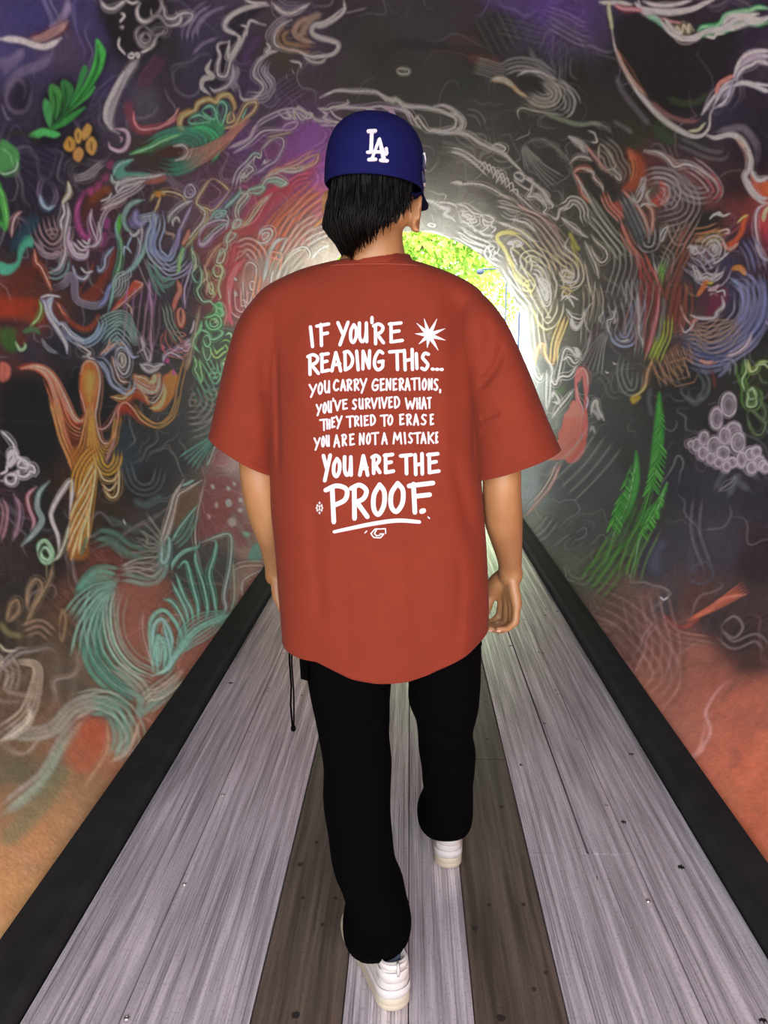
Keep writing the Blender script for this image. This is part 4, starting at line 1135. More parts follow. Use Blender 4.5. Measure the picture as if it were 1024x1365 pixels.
# ---- upper right
tile(800, 0, 4.5714, """
f 221d22 a=.6 e=8 |80,80 350,110 470,240 700,200 830,170 820,420 700,560 620,700 460,690 300,590 180,440 100,280
f 2c2236 a=.6 e=8 |840,540 1024,560 1024,1024 960,1000 940,860 860,790 690,820 700,700
l e0e0dc w=3.4 a=.85 |0,10 60,10 130,10 200,20
l e8e0e8 w=4.4 a=.85 |240,0 260,40 330,60 440,70 560,55 640,20 690,0
l c8c0c8 w=3.4 a=.8 |270,0 350,25 450,25 560,0
l d8d0d8 w=4 a=.85 |220,10 270,60 330,90 380,120
l b04858 w=4 a=.8 |90,20 150,45 230,50 270,60
l 4aa078 w=6 a=.7 e=.8 |290,90 340,110 390,150 410,180
l d0c8d0 w=5 a=.85 |370,110 410,170 450,210 520,235 590,225 640,200 700,190 760,200
l e8e0e0 w=2 a=.85 |440,210 500,245 570,245 610,230
l 9a3c40 w=3 a=.8 |370,100 430,125 500,140
l a8a078 w=2.4 a=.8 |400,130 460,190 470,160 500,200 510,150 540,200 540,150 570,190
l d0c8d0 w=2.4 a=.8 |400,110 450,180 500,210
l 2c9a50 w=6 a=.95 |590,190 640,165 720,155 760,100 830,80 900,70 960,50 1040,60
l 34a858 w=7 a=.95 |610,230 680,210 760,190 830,160 900,140 960,150 1040,140
l 38b060 w=4 a=.9 |600,190 620,170 700,170 740,130
l d8dcdc w=4.4 a=.9 |580,215 650,195 740,180 800,140 850,115 930,120 980,120
l d8dcdc w=3.4 a=.9 |740,160 780,110 840,100 900,100 960,90
l e0e0e4 w=4 a=.9 |760,190 830,170 900,140 950,140 1040,105
l d0ccd0 w=3 a=.85 |640,225 690,235 700,215 750,210
l b0b888 w=4 a=.9 |55,0 60,60 75,140 80,180
l d8d0d0 w=3.4 a=.9 |80,190 100,300 150,420 200,510 280,610 370,700 450,770 520,810 570,830 630,820 665,770 670,700 690,660
l f0f0e8 w=2.4 a=.95 |170,450 220,540 300,640 390,730 480,790 560,830 620,830 660,790
l a06850 w=3 a=.8 |100,280 150,400 220,510 290,590
l a07070 w=5 a=.6 e=.8 |300,600 400,690 490,730 570,740 620,720
l a8b070 w=4 a=.7 |540,800 600,790 640,750
l c8c0d0 w=4 a=.85 |620,700 670,620 720,560 770,510 810,490
l c8c4d4 w=3.4 a=.85 |690,650 730,570 790,530 760,620 700,660
l b8b0c8 w=3 a=.8 n=2 s=5 |740,620 790,560 820,480 830,420
l d04830 w=5 a=.9 |700,580 720,520 760,490 810,465
l e0d0e0 w=4 a=.9 |810,470 840,390 890,340 950,320 1040,315
l a898b0 w=7 a=.7 e=.7 |840,420 900,370 960,350 1040,350
l b8b0c4 w=4 a=.8 |820,490 860,430 920,400 960,380 1040,400
l b8bccc w=5 a=.85 |800,530 860,510 930,520 1000,550 1040,560
l c0c0d0 w=2.6 a=.7 |940,510 1000,520 1040,520
l f0ece4 w=4.4 a=.95 |650,825 700,840 780,820 830,830 880,880 920,960 930,1040
l 8a8090 w=9 a=.6 e=.7 |690,810 780,790 870,780 930,840 960,910 950,1040
l 6a5c64 w=2.6 a=.6 |930,830 970,890 970,960
l c09080 w=2.4 a=.8 |830,840 880,910 900,1040
l 8a8490 w=7 a=.35 e=.9 |90,440 140,560 240,680 330,780
l 3f5c3c w=16 a=.5 e=.9 |330,760 400,830 460,870
l 4a6040 w=8 a=.35 e=.9 |400,590 500,630 600,620 660,560
l 8a8488 w=5 a=.5 e=.9 n=2 s=10 |460,850 560,900 650,940 740,950 770,910
l 9a9a98 w=5 a=.4 e=.9 |80,730 150,770 210,810
l 4a4c4c w=3 a=.4 n=4 s=24 e=.9 |0,760 80,780 110,860
c d0c8b0 w=2 a=.7 |0,880 50,920 80,980 90,1024 0,1024
l c87040 w=7 a=.75 |180,910 210,960 200,1024
l d0c8d0 w=2.6 a=.8 |270,920 340,940 400,970 440,1000 520,1000 580,1024
""")
# ---- right, beside the opening
tile(560, 180, 4.6545, """
l f0f0e8 w=2.6 a=.85 |260,0 320,20 380,60 440,80 520,110 580,170 620,210 640,240
l e8e8e4 w=2 a=.85 n=2 s=6 |170,90 250,110 320,150 380,200 440,260
l f0f0f0 w=1.6 a=.9 |340,150 390,180 400,210
l f4f4f0 w=1.6 a=.9 |370,200 400,170 430,230
l f4f4f0 w=1.6 a=.9 |390,220 430,185 450,250
l f4f4f0 w=1.6 a=.9 |420,240 455,200 480,280
l f4f4f0 w=1.6 a=.9 |450,270 480,220 510,300
l f4f4f0 w=1.6 a=.9 |470,300 510,240 530,320
l f4f4f0 w=1.6 a=.9 |500,310 540,270 555,340
l f4f4f0 w=1.6 a=.9 |530,330 570,300 580,360
l f4f4f0 w=1.6 a=.9 |555,350 600,340 610,380
l e8e8e8 w=1.8 a=.8 |580,350 640,400 720,470 800,500
l f0f0ec w=2 a=.85 |190,295 240,285 260,295 210,300
l e0e0dc w=2 a=.8 |230,310 300,300 380,310 450,340 520,380 580,410
l d8a898 w=3 a=.8 |580,410 650,460 730,490 800,540 850,590 870,650
l b8a090 w=1.6 a=.7 n=6 s=24 |640,500 740,540 820,620 880,700 920,780
l d8d0c8 w=1.5 a=.7 n=6 s=34 |600,520 700,570 790,680 850,800
l c0b8b0 w=1.8 a=.7 n=3 s=14 |470,410 520,410 570,430 600,450
l e0e0dc w=1.6 a=.8 n=2 s=5 |480,430 560,450 630,470
l e8e8e4 w=2.6 a=.85 |560,520 620,540 660,550 720,600
l c0c0c0 w=2 a=.7 n=3 s=10 |510,470 550,500 600,510
c f0f0f0 w=2.2 a=.9 |585,240 625,235 645,260 630,285 595,270
l f0f0f0 w=1.8 a=.85 |580,280 620,310 680,340 690,320
l f4f4f4 w=2.4 a=.9 |650,250 700,290 690,350 670,380 720,380 760,410 780,440
l f4f4f4 w=2 a=.9 |640,260 720,310 770,360 790,400 830,440 800,450
l e8e8e8 w=1.8 a=.85 |700,360 740,370 780,420 790,450 770,480 800,490
l f0f0f0 w=2 a=.9 |730,320 790,370 800,400 830,430
l e0e0e0 w=2.6 a=.8 |800,490 850,520 870,460 910,450 930,410 970,410 1010,450 1015,500
l f0f0f0 w=2 a=.85 |880,515 930,560 1000,610
l f0f0f0 w=2.4 a=.9 |20,400 80,420 130,450 180,460 150,490 190,510 215,505
l f0f0f0 w=2 a=.9 |110,420 180,425 220,440 230,460
l e8e8e8 w=2 a=.85 |160,505 200,520 220,540
c f0f0f0 w=2 a=.9 |45,555 70,545 98,560 80,570
l f4f4f4 w=1.8 a=.9 |230,480 270,470 260,500 300,490 320,510 290,530 340,520 350,540 300,550 270,540 250,520 240,490
l f4f4f4 w=1.8 a=.9 |260,500 300,520 330,580 350,610
l f0f0f0 w=2 a=.9 |220,430 280,440 330,480 370,490 400,520
l f4f4f4 w=2 a=.9 |370,490 430,500 460,530 420,540 390,520 400,560 430,560 400,590 370,600 400,620 450,620 430,650
l f0f0f0 w=2.4 a=.9 |460,530 440,560 470,580 440,610
l e8e8e4 w=3 a=.85 |470,535 560,570 640,610 690,650 740,660
l f0f0ec w=1.8 a=.85 n=4 s=22 |220,580 270,600 330,640 400,670 480,680
l f0f0ec w=1.8 a=.85 n=3 s=16 |230,610 300,660 380,690 440,720
l f4f4f4 w=1.8 a=.85 n=3 s=14 |420,660 460,700 430,730 470,770 510,790
l f4f4f4 w=1.6 a=.85 |400,680 440,740 430,760 470,780
l f0f0ec w=2 a=.8 |0,600 80,605 150,625 200,650 300,700
l e8d860 w=5 a=.8 |640,620 560,605 500,610 480,640 520,700 560,780 620,870
l f0e8a0 w=2 a=.85 |520,700 560,800 610,880 660,930
l e8e0b0 w=2 a=.8 n=4 s=26 |540,660 580,640 640,680 700,740 800,800 850,870
l f0f0ec w=2.4 a=.9 |570,720 580,680 550,670 600,655 630,670 600,690 640,680
l f0f0f0 w=2 a=.9 |560,700 570,740 610,820
l e0e0d0 w=2.2 a=.85 n=3 s=14 |640,900 660,800 650,770 690,750 750,780 790,850 820,950
l f0f0f0 w=1.8 a=.9 n=3 s=12 |690,830 740,850 770,920 800,1000
l f4f4f4 w=2.4 a=.85 j=3 |740,870 760,940 790,1000
l f0f0e8 w=1.8 a=.8 n=4 s=26 |840,860 870,920 860,1024
l e8e0a0 w=1.8 a=.8 n=4 s=26 |600,880 650,960 690,1000
l f0f0f0 w=1.8 a=.8 n=5 s=34 |540,800 600,920 660,1020
l c8b8a8 w=2 a=.8 n=5 s=30 |760,620 830,700 870,800 880,860
l f0f0ec w=2.2 a=.9 |920,640 900,690 950,740 980,800 970,900 920,910 880,880
l f0e0a0 w=2.6 a=.85 |870,860 910,840 880,900
l f0f0ec w=2 a=.9 |900,840 930,870 910,900
l c8c860 w=5 a=.6 |920,600 960,680 990,720
c f0e8c8 w=2 a=.85 |880,990 910,950 930,985 900,1000
l f0f0f0 w=2.2 a=.85 |900,1024 930,1000 980,1024
l a8a8a4 w=1.8 a=.7 n=5 s=24 fan=end |650,60 690,130 760,220 860,310
l 909088 w=2.4 a=.6 |690,20 780,30 880,110 930,180 950,260 1010,380
l f0f0f0 w=2.6 a=.85 |920,10 980,50 1020,110
""")
# ---- right wall, centre: red streaks and the curled face
tile(740, 180, 4.6545, """
l e8e4e4 w=2.4 a=.8 |90,10 140,50 190,80 205,115
l c8c0b8 w=2 a=.7 |250,0 265,40 230,45
f 1d1c1c a=.7 e=4 |180,60 250,160 330,250 400,340 400,400 340,390 280,320 230,230
f 222418 a=.6 e=5 |150,230 230,260 300,370 340,480 420,560 430,640 360,620 270,470 200,350
l b07068 w=4 a=.7 |190,60 240,130 290,190 330,240
l a8a09c w=3 a=.6 n=5 s=26 |280,50 350,110 370,170 410,230 400,270
l b0a8a8 w=2.6 a=.7 |350,200 410,260 400,280 360,240
l b8b0ac w=3.4 a=.75 |90,180 130,140 190,140 230,165
l e8846c w=4 a=.85 |110,240 140,215 190,210 235,230
l f0d0c8 w=2 a=.85 |170,215 230,235 240,270 290,320 300,355
l e87858 w=3 a=.85 |110,240 150,300 170,370 230,430
l e8e0d8 w=1.6 a=.8 |120,250 170,330 240,440 320,560 390,650
l a8b0a0 w=3 a=.7 n=4 s=20 |170,380 250,490 340,620 410,700 430,820
l c8d0c0 w=2 a=.7 n=3 s=16 |200,480 300,590 370,680 440,770
f d06050 a=.8 e=2 |300,360 350,420 400,410 430,450 420,520 360,470 310,400
l f0a898 w=2 a=.85 n=3 s=10 |300,360 340,440 400,500 420,530
l d85848 w=5 a=.85 |410,520 440,610 480,700 520,760 530,880
l e09080 w=2 a=.7 n=3 s=12 |420,560 470,680 540,770 560,900
f b8583c a=.85 e=3 |450,85 500,100 550,150 560,240 520,320 470,350 420,330 480,260 480,180
l e89060 w=3 a=.6 |460,100 490,200 470,300
l e0785c w=4 a=.85 |420,340 480,400 530,460 570,540 580,640
l d8d0d0 w=2.4 a=.8 n=2 s=5 |500,400 540,350 550,270 530,330 500,390
l e8e8e8 w=3 a=.8 |470,380 510,415 540,380 550,300
l 8a5050 w=8 a=.7 e=.9 |570,110 680,130 780,210 850,290 900,330
f 6a3038 a=.6 e=5 |560,110 670,130 760,200 850,190 960,270 1000,340 940,380 840,320 740,240 600,210
l c8c0c0 w=2.6 a=.8 |560,90 640,105 700,150 740,200 800,185 860,200 920,240 990,290 1020,350
l d8c8cc w=1.8 a=.7 n=4 s=20 |830,180 900,230 960,290 990,350 960,390
l c86068 w=4 a=.7 n=2 s=10 |930,240 980,300 1000,360 960,380
l b8b4b8 w=4 a=.75 n=4 s=20 |560,270 620,250 690,260 750,300 800,350 880,380 960,370
f e05c50 a=.85 e=3 |650,290 690,330 700,400 640,440 580,420 610,400 650,360
l f08860 w=5 a=.85 |650,430 690,400 700,360
l d8d0d0 w=1.8 a=.8 n=4 s=20 |660,280 710,310 725,380 690,430
l b8a8b0 w=2 a=.6 n=7 s=44 |690,290 750,360 790,430 760,480 650,510
l a8a090 w=4 a=.7 |600,330 570,370 590,420 630,440
f 485038 a=.6 e=3 |580,320 640,310 650,350 600,380
l f0e8e0 w=2.6 a=.85 |530,445 560,425 600,435
l e89880 w=3.4 a=.85 |560,430 600,460 610,520 600,620
l a8b0b4 w=3 a=.7 n=4 s=18 |430,360 480,450 530,560 560,640
l c0c4c8 w=2 a=.7 n=3 s=14 |540,640 560,690 600,690 620,640 620,560
f 4a5458 a=.6 e=4 |440,420 490,440 540,580 540,690 480,620 440,520
c c8c8c4 w=2.4 a=.7 |650,640 670,590 700,570 680,620 660,660
l b8a8a0 w=2.4 a=.7 n=3 s=14 |720,530 740,600 760,650 790,640 840,560 880,470
l c8a090 w=2 a=.6 n=6 s=30 |850,570 790,680 720,800 690,900
l b86a58 w=3 a=.6 n=3 s=16 |880,560 820,640 780,760 740,860 700,960
l 8c4c3c w=7 a=.6 e=.8 |810,700 770,820 750,940 750,1024
f 70b850 a=.85 e=1.4 |650,800 670,830 660,920 635,880
l 88b870 w=1.8 a=.7 n=3 s=8 |690,750 660,830 640,900 640,1000
l d8d8d4 w=1.8 a=.75 |600,720 610,800 630,870
l 989c9c w=2 a=.6 n=3 s=14 |650,720 700,760 680,820
f 1c1c1c a=.7 e=3 |580,720 640,730 640,800 590,790
l c05850 w=4 a=.75 n=3 s=14 |520,740 570,860 620,960 650,1024
l b8483c w=3 a=.75 |600,830 630,900 650,1024
f 1f1f22 a=.7 e=5 |900,500 1024,470 1024,580 900,620 870,640
l f0f0f0 w=2 a=.85 |960,520 990,490 1024,500
l d8c8a8 w=3 a=.75 |870,660 920,650 1000,640 1024,600
l d87050 w=3 a=.6 |890,620 950,600 1024,590
c d8d0b0 w=2 a=.8 |980,700 990,670 1010,690 1005,720
c d0c8c8 w=2 a=.8 |950,720 970,670 1010,660 1020,720 990,750
l d8c8c8 w=2.4 a=.8 |820,700 850,690 860,740 900,730 930,780 1024,760
l b0a0b8 w=2 a=.7 n=5 s=34 |840,760 880,800 950,830 1010,800
l e0d8e0 w=2.2 a=.85 |870,840 880,890 930,900 980,880 1024,860
l f07048 w=5 a=.95 |880,1000 910,960 930,910 970,910
l c8a040 w=4 a=.8 |930,905 960,915 980,905
l a8a070 w=3 a=.5 |800,920 830,980 870,1000
l b890a0 w=4 a=.7 |960,960 1024,930
l f0c8c8 w=1.8 a=.8 |965,990 990,980 1010,1000
l e0e0d8 w=2 a=.75 n=3 s=10 |20,460 80,430 100,405 150,420 180,470 180,510 200,560
l e8e8e0 w=2 a=.8 |40,510 90,560 150,610 200,640
l e8e4d0 w=2 a=.8 |220,620 250,660 310,710 325,760 290,790 240,740 220,690
l e0e0d0 w=1.8 a=.8 |180,660 230,760 260,820 275,890
l d8d0b8 w=2.4 a=.8 |180,780 200,880 220,1000
l c8c060 w=4 a=.6 |95,660 130,760 150,840
l e8e0c0 w=2.2 a=.8 n=4 s=20 |0,700 60,760 110,800 130,870 100,920 50,900
c f0ecd8 w=2 a=.85 |40,880 60,840 95,860 90,900 60,900
l b8b8b0 w=2 a=.6 n=5 s=30 |430,700 440,820 400,960 380,1024
l c8ccd0 w=2 a=.6 n=4 s=24 |470,900 490,980 510,1024
l d0d0cc w=1.6 a=.7 |250,910 240,1000 230,1024
""")
tile(660, 360, 4.6545, """
l e8e8e8 w=1.6 a=.8 n=4 s=20 |40,20 110,110 180,190 230,250
c e0e0d8 w=2.2 a=.8 |250,60 310,60 350,130 340,210 310,220 270,140
c e8e8e4 w=2 a=.8 |280,90 320,90 335,150 320,190 290,130
l f4f4f4 w=3 a=.8 j=2 |290,60 310,120 330,150 315,190
l e8e480 w=4 a=.75 |110,0 150,60 200,110 230,170
l f0ecb0 w=2 a=.8 n=3 s=16 |130,0 200,70 210,100 180,80
l f0e880 w=3.4 a=.8 j=2 |220,240 260,290 270,340 310,370 340,370
l f0f0d8 w=2 a=.8 n=3 s=16 |230,180 280,260 330,330 380,260 390,180
c f0e8c8 w=2.4 a=.85 |400,20 440,0 480,30 470,70 430,60
l f4f0e0 w=2 a=.85 n=3 s=14 |400,60 460,80 510,60 520,0
l f0f0ec w=2.6 a=.85 |410,190 440,160 470,190 490,230
l f4f4f8 w=4.4 a=.85 |470,290 480,340 510,360 540,320 550,300
l f4f4f4 w=2 a=.85 |440,240 480,290 540,300 560,240
l c8b870 w=2.4 a=.8 n=2 s=6 |410,130 430,120 470,150
l d8a058 w=6 a=.75 e=.7 |430,290 390,420 370,530 350,590
l e8b060 w=4 a=.8 |370,580 340,580 310,520 300,460 270,480 240,620
l e8d088 w=2 a=.8 n=3 s=10 |440,270 400,380 370,480 360,600
l e8e8d0 w=2.6 a=.8 |240,570 250,640 280,680 300,640
l f0f0f0 w=2.4 a=.85 |310,540 350,610 350,680 380,710 400,620 430,500 460,490 500,530 510,560
l f4f4f4 w=2.4 a=.9 |420,560 460,540 500,580 540,540
l f4f4f4 w=3 a=.9 |480,480 510,490 530,540 545,560 560,520 580,470 600,380
l f4f4f4 w=2 a=.9 |480,510 520,540 500,490 540,530
l f4f4f4 w=2.6 a=.9 |380,700 410,660 460,660 490,630 510,590
l c8c4b0 w=1.6 a=.7 n=4 s=22 |590,90 600,200 590,340 580,480
l c8c0b0 w=2 a=.7 n=3 s=14 |620,80 640,200 620,350
l b8bcc4 w=2 a=.7 n=6 s=44 |760,180 780,300 760,400
l d8d8dc w=1.6 a=.8 n=3 s=40 |680,250 650,300 670,330
l d8dce0 w=1.6 a=.7 |750,230 730,300 700,310 700,360 720,400
l c0c4c8 w=1.4 a=.7 n=6 s=34 fan=end |700,380 650,460 610,560 580,640
l a8b8e0 w=4 a=.75 n=4 s=18 |750,360 770,420 820,430 850,370 890,270 880,160
l c8ccd8 w=2 a=.7 n=3 s=14 |850,50 850,150 840,230
l f0f0f4 w=2.4 a=.8 |780,440 800,440 825,430
l d03838 w=5 a=.9 |1000,100 1010,200 990,330 950,450 930,560
l c04040 w=3 a=.75 |900,0 900,60
l a83c40 w=5 a=.7 n=3 s=20 |960,40 950,200 920,350 920,520
l c8a8a0 w=1.4 a=.6 n=5 s=36 |940,60 930,200 890,330 890,420
l e0d8d0 w=2 a=.8 |890,330 890,400 910,440 910,480
l 98a098 w=3 a=.6 n=3 s=14 |800,540 790,650 830,740 880,730 890,620
l c88840 w=4 a=.8 |980,540 950,640 940,700 900,780
f d8b838 a=.9 e=1.4 |845,790 880,770 910,790 870,830 850,820
l d8b850 w=3 a=.85 |860,790 920,750 950,700
l b8c058 w=2 a=.8 n=4 s=14 |1010,400 980,500 960,560
l c85040 w=3 a=.8 |985,650 1024,630
l 6c707c w=6 a=.5 e=.9 |970,720 960,820 980,920
f fb7478 a=.95 e=.8 |545,598 575,640 578,740 565,800 555,860 556,780 548,700 545,650 525,690 512,700 515,760 540,850 560,930 562,1024 535,1024 530,900 505,830 498,740 500,660 515,615
l f898a0 w=2 a=.8 |520,640 545,608 570,650 575,720
l f0a0c8 w=3 a=.85 |570,780 575,820 560,880
l fbb0b0 w=1.4 a=.8 |505,720 515,790 545,860 552,960
f fa7468 a=.95 e=1 |485,810 515,850 535,920 540,1000 540,1040 400,1040 420,960 450,880 470,860 460,845
l f0f0f0 w=1.6 a=.9 |730,570 742,585 755,578
l f0f0f0 w=1.6 a=.9 |680,625 692,640 702,632
l e8e8ec w=4 a=.7 |600,900 610,830 630,810 640,860 660,900 680,935
l c8c8cc w=5 a=.6 |610,870 640,900 650,930
l c8c8cc w=4 a=.6 |590,1010 610,975 625,1020
l 8a8a90 w=3 a=.4 e=.9 n=2 s=8 |600,700 640,650 690,700 720,770 790,770
l f0f0f0 w=3.4 a=.8 |355,800 370,760 400,820 360,820
l f0f0f0 w=2.4 a=.85 |355,920 400,850 490,740
l e8ecec w=3 a=.7 |320,620 320,780 325,880
l e8ecec w=2.4 a=.7 |345,650 345,760 335,850
l 5c7850 w=10 a=.5 e=.9 |380,770 430,730
l 88c8d0 w=5 a=.5 e=.9 |190,400 190,520 230,620
l e8e8d8 w=1.8 a=.8 n=6 s=36 |210,240 220,380 240,520
l 483038 w=16 a=.5 e=.9 |640,330 590,500 540,600
""")
# ---- right lower wall: flamingo, ferns
tile(604, 350, 2.438, """
f fb7a6c a=.95 e=1 |395,450 420,500 432,560 428,610 400,645 372,650 365,640 310,640 330,610 350,560 360,500 380,470
f f0605c a=.95 e=.8 |432,470 440,540 425,610 395,645 380,640 410,590 420,520
l c84038 w=1.4 a=.6 n=5 s=20 |385,490 380,550 360,600
l 8c3838 w=1.6 a=.7 |418,540 416,585
l e8a8a0 w=2.6 a=.8 |355,645 320,720 290,760 230,830
l f0c8c0 w=2 a=.7 |340,650 310,710 260,780
l c8ccd0 w=2 a=.6 n=2 s=6 |330,690 290,750 240,800
l b8bcc0 w=2.4 a=.5 n=3 s=16 |330,830 290,880 240,900
l b0b4b4 w=3 a=.35 n=5 s=50 e=.9 |500,560 440,640 340,740
f 44b040 a=.9 e=1.5 |672,420 684,520 680,620 650,730 632,740 640,640 655,520
l 58c848 w=1.2 a=.8 |672,430 670,560 650,700 600,860 520,960 470,1020
f 48b844 a=.9 e=1.5 |592,610 605,700 590,780 560,840 520,860 540,780 578,700
l 58c050 w=2 a=.85 |592,640 570,780 530,870 500,960 480,1000
f 48a844 a=.85 e=1.5 |698,715 680,790 640,860 610,880 620,820 665,770
l 58b848 w=1.8 a=.85 |698,715 660,810 610,890 590,970 575,1020
l 4c8840 w=5 a=.55 e=.9 n=4 s=24 |620,760 560,900 480,1000 420,1030
l 707c50 w=4 a=.4 n=3 s=20 |560,900 470,960 400,1010
l 787c84 w=8 a=.35 e=.9 n=2 s=20 |870,760 900,700 920,680 990,730
l 787880 w=2.4 a=.4 |810,870 880,860 905,820 900,790
l a0a0a8 w=1.6 a=.5 |865,745 910,710 920,690
l 686c84 w=16 a=.35 e=.9 |680,900 650,950 660,1010
l 5c5468 w=14 a=.35 e=.9 |780,900 770,1010
l 8c8890 w=4 a=.3 e=.9 n=2 s=12 |800,760 790,880 830,1000
l 7c7c84 w=3 a=.4 e=.9 |760,380 740,420 780,450 820,420 815,380
l a87058 w=2 a=.6 n=6 s=34 fan=end |740,260 700,330 730,390
l 9098c0 w=5 a=.6 n=5 s=28 |990,60 1000,160 930,260 840,320 760,300
l 4460a0 w=6 a=.7 n=3 s=16 |1000,150 960,220 880,300 800,320
l b0a8c0 w=2 a=.7 n=6 s=36 |960,100 950,180 880,250 790,290
l c05c50 w=3 a=.7 |800,320 830,330 870,320
l d0a898 w=1.8 a=.7 n=4 s=18 |760,240 830,240 890,190
l b85848 w=2.6 a=.6 n=3 s=16 |750,60 760,150 750,230
f 7a2848 a=.8 e=2 |850,85 890,80 890,130 850,170 820,185 830,150
l f0e0e8 w=2 a=.9 |775,170 800,180 850,180 860,160 880,140 875,110
l e8d0d8 w=1.6 a=.9 |850,85 860,95 880,90 885,110
l e89838 w=6 a=.9 e=.7 |915,15 940,20 955,40
""")
for (bx, by, tx, ty, wid, seed) in [(672, 440, 640, 735, 30, 1), (592, 620, 520, 860, 26, 2), (698, 720, 612, 880, 22, 3)]:
    r_ = random.Random(seed)
    for k in range(46):
        t = r_.random() ** 0.8; x = bx + (tx - bx) * t + (14 if seed == 1 else 0) * math.sin(t * 3.1); y = by + (ty - by) * t
        sgn = -1 if k % 2 else 1; L = wid * (0.25 + 0.9 * math.sin(min(t * 2.4, 1.57)))
        tile(604, 350, 2.438, 'l %s w=1.3 a=.8 |%f,%f %f,%f' % (r_.choice(['5cd04c', '48b040', '78dc60']), x, y, x + sgn * L * 0.75, y + L * 1.0))
tile(850, 200, 4.5517, """
f 241c28 a=.6 e=6 |640,0 792,0 792,150 700,140 650,100
l e8e0e0 w=4 a=.9 |680,0 690,60 680,120 650,150 660,200 700,270 760,315 800,320
l c8c8cc w=4.4 a=.85 |690,120 710,170 750,185 800,160
l c8b8c0 w=3 a=.8 |665,0 680,60 670,130 660,160
f e0683c a=.9 e=2 |690,150 730,200 800,190 800,290 750,280 710,230
l f0a0a0 w=4 a=.85 |660,170 700,240 750,290 800,290
f c84c54 a=.85 e=3 |800,330 750,360 730,420 740,500 800,560
l f0a868 w=6 a=.8 e=.8 |800,340 775,380 770,430
l d8b0b8 w=3 a=.85 |790,325 740,350 722,400 725,480 750,570 800,660
l a89ca8 w=4 a=.75 |725,560 760,640 800,670
f 7c2c44 a=.7 e=3 |745,480 800,540 800,640 760,590
f ea6840 a=.9 e=2 |640,400 675,395 660,440 650,500 600,570 560,600 530,580 600,530 630,470
l d8b040 w=3 a=.8 |610,440 640,410 670,395
l e87050 w=5 a=.8 |620,560 570,600 530,570 520,545
l f0f0f0 w=2 a=.85 |460,400 490,380 520,400 560,385
l e0a8a0 w=2.4 a=.8 |500,490 550,480 560,500 530,505
l d0b070 w=3 a=.7 n=3 s=12 |350,550 400,555 450,530 540,510
l d8a078 w=2 a=.6 n=3 s=14 |340,510 420,500 500,470
c e8e0c8 w=1.8 a=.85 |462,610 470,580 482,600 475,620
l e0d8d8 w=1.8 a=.8 n=4 s=18 |420,620 440,570 480,560 500,600 480,650
l e0d8e0 w=2 a=.85 |305,590 320,580 330,620 350,590 370,620 400,620 410,600 430,600
l c8c0d8 w=1.8 a=.75 n=5 s=36 |320,650 380,680 420,740 470,750 500,690
l f0e8f0 w=2.2 a=.85 |340,730 365,740 380,780 420,770 450,785 490,760 520,740
l f0e8f0 w=1.8 a=.8 |460,690 500,670 560,620
l d8d0d0 w=1.8 a=.7 |330,700 345,740 345,760
f f07838 a=.95 e=1.5 |430,795 410,840 365,885 375,850 405,800
l d8c040 w=3 a=.9 |420,800 445,810 460,800
l c890a0 w=5 a=.75 |430,850 470,840 490,820
f e8883c a=.95 e=1.5 |590,705 640,700 665,750 640,740 610,720 580,730
l 5068a8 w=7 a=.7 e=.8 |560,770 620,820 650,900 640,1000 590,1080
l a09cc8 w=4 a=.7 n=4 s=24 |600,760 680,840 690,960 640,1080 560,1180
l 3c4c90 w=8 a=.7 e=.8 |750,760 770,900 740,1040 650,1150
l 8888b8 w=3 a=.7 n=5 s=30 |740,740 740,900 700,1040 600,1160 500,1210
l 4c5484 w=6 a=.6 e=.8 |650,540 700,640 720,740
l 9490b8 w=3 a=.55 n=4 s=22 |660,540 710,620 740,740
l a8a4cc w=3 a=.7 n=6 s=30 |280,1180 400,1240 520,1230 640,1160 700,1080
l c8a8b0 w=3 a=.75 |480,1250 580,1240 660,1180 690,1110
l e87060 w=4 a=.85 |380,1275 430,1290 460,1280
l 4c5c90 w=7 a=.6 e=.8 |370,1230 470,1260 560,1230
l c8a890 w=2 a=.7 n=5 s=28 fan=mid |340,1060 420,1100 500,1090 600,1040
l b0988c w=2 a=.6 n=5 s=30 fan=mid |360,1120 450,1170 540,1130 620,1060
l c05048 w=5 a=.7 |330,1100 345,1040 370,1030
l d8d0d4 w=2.4 a=.8 |270,1060 290,1105 320,1090 350,1050
l c89888 w=3 a=.7 |260,940 290,1010 330,1060
l 984030 w=10 a=.5 e=.8 |240,850 230,950 220,1060
l a85848 w=5 a=.5 n=4 s=26 |250,780 230,900 210,1040 220,1160
l c89870 w=2 a=.65 n=7 s=50 |190,1220 210,1290 260,1340
l c8a080 w=2 a=.6 n=5 s=34 |240,1200 270,1280 310,1320
l b83840 w=5 a=.8 e=.7 |130,880 120,1000 90,1120 50,1260
l 88a850 w=3 a=.7 |140,740 150,800
f a8c048 a=.7 e=2 |160,1100 165,1160 120,1240 90,1240 110,1160
l b8d050 w=2 a=.8 n=4 s=16 |180,1000 170,1120 130,1210 100,1290
l 808c90 w=5 a=.5 e=.8 |150,880 160,960 140,1080 110,1180
l a8a8b4 w=2.4 a=.5 n=3 s=14 |520,1320 560,1300 560,1365
l c8b8d0 w=3 a=.6 |770,1040 792,1060
l 90a8b0 w=2 a=.6 n=3 s=10 |0,1040 10,1150 0,1250
l d8dcdc w=2 a=.7 |0,870 5,1000 0,1110
""")
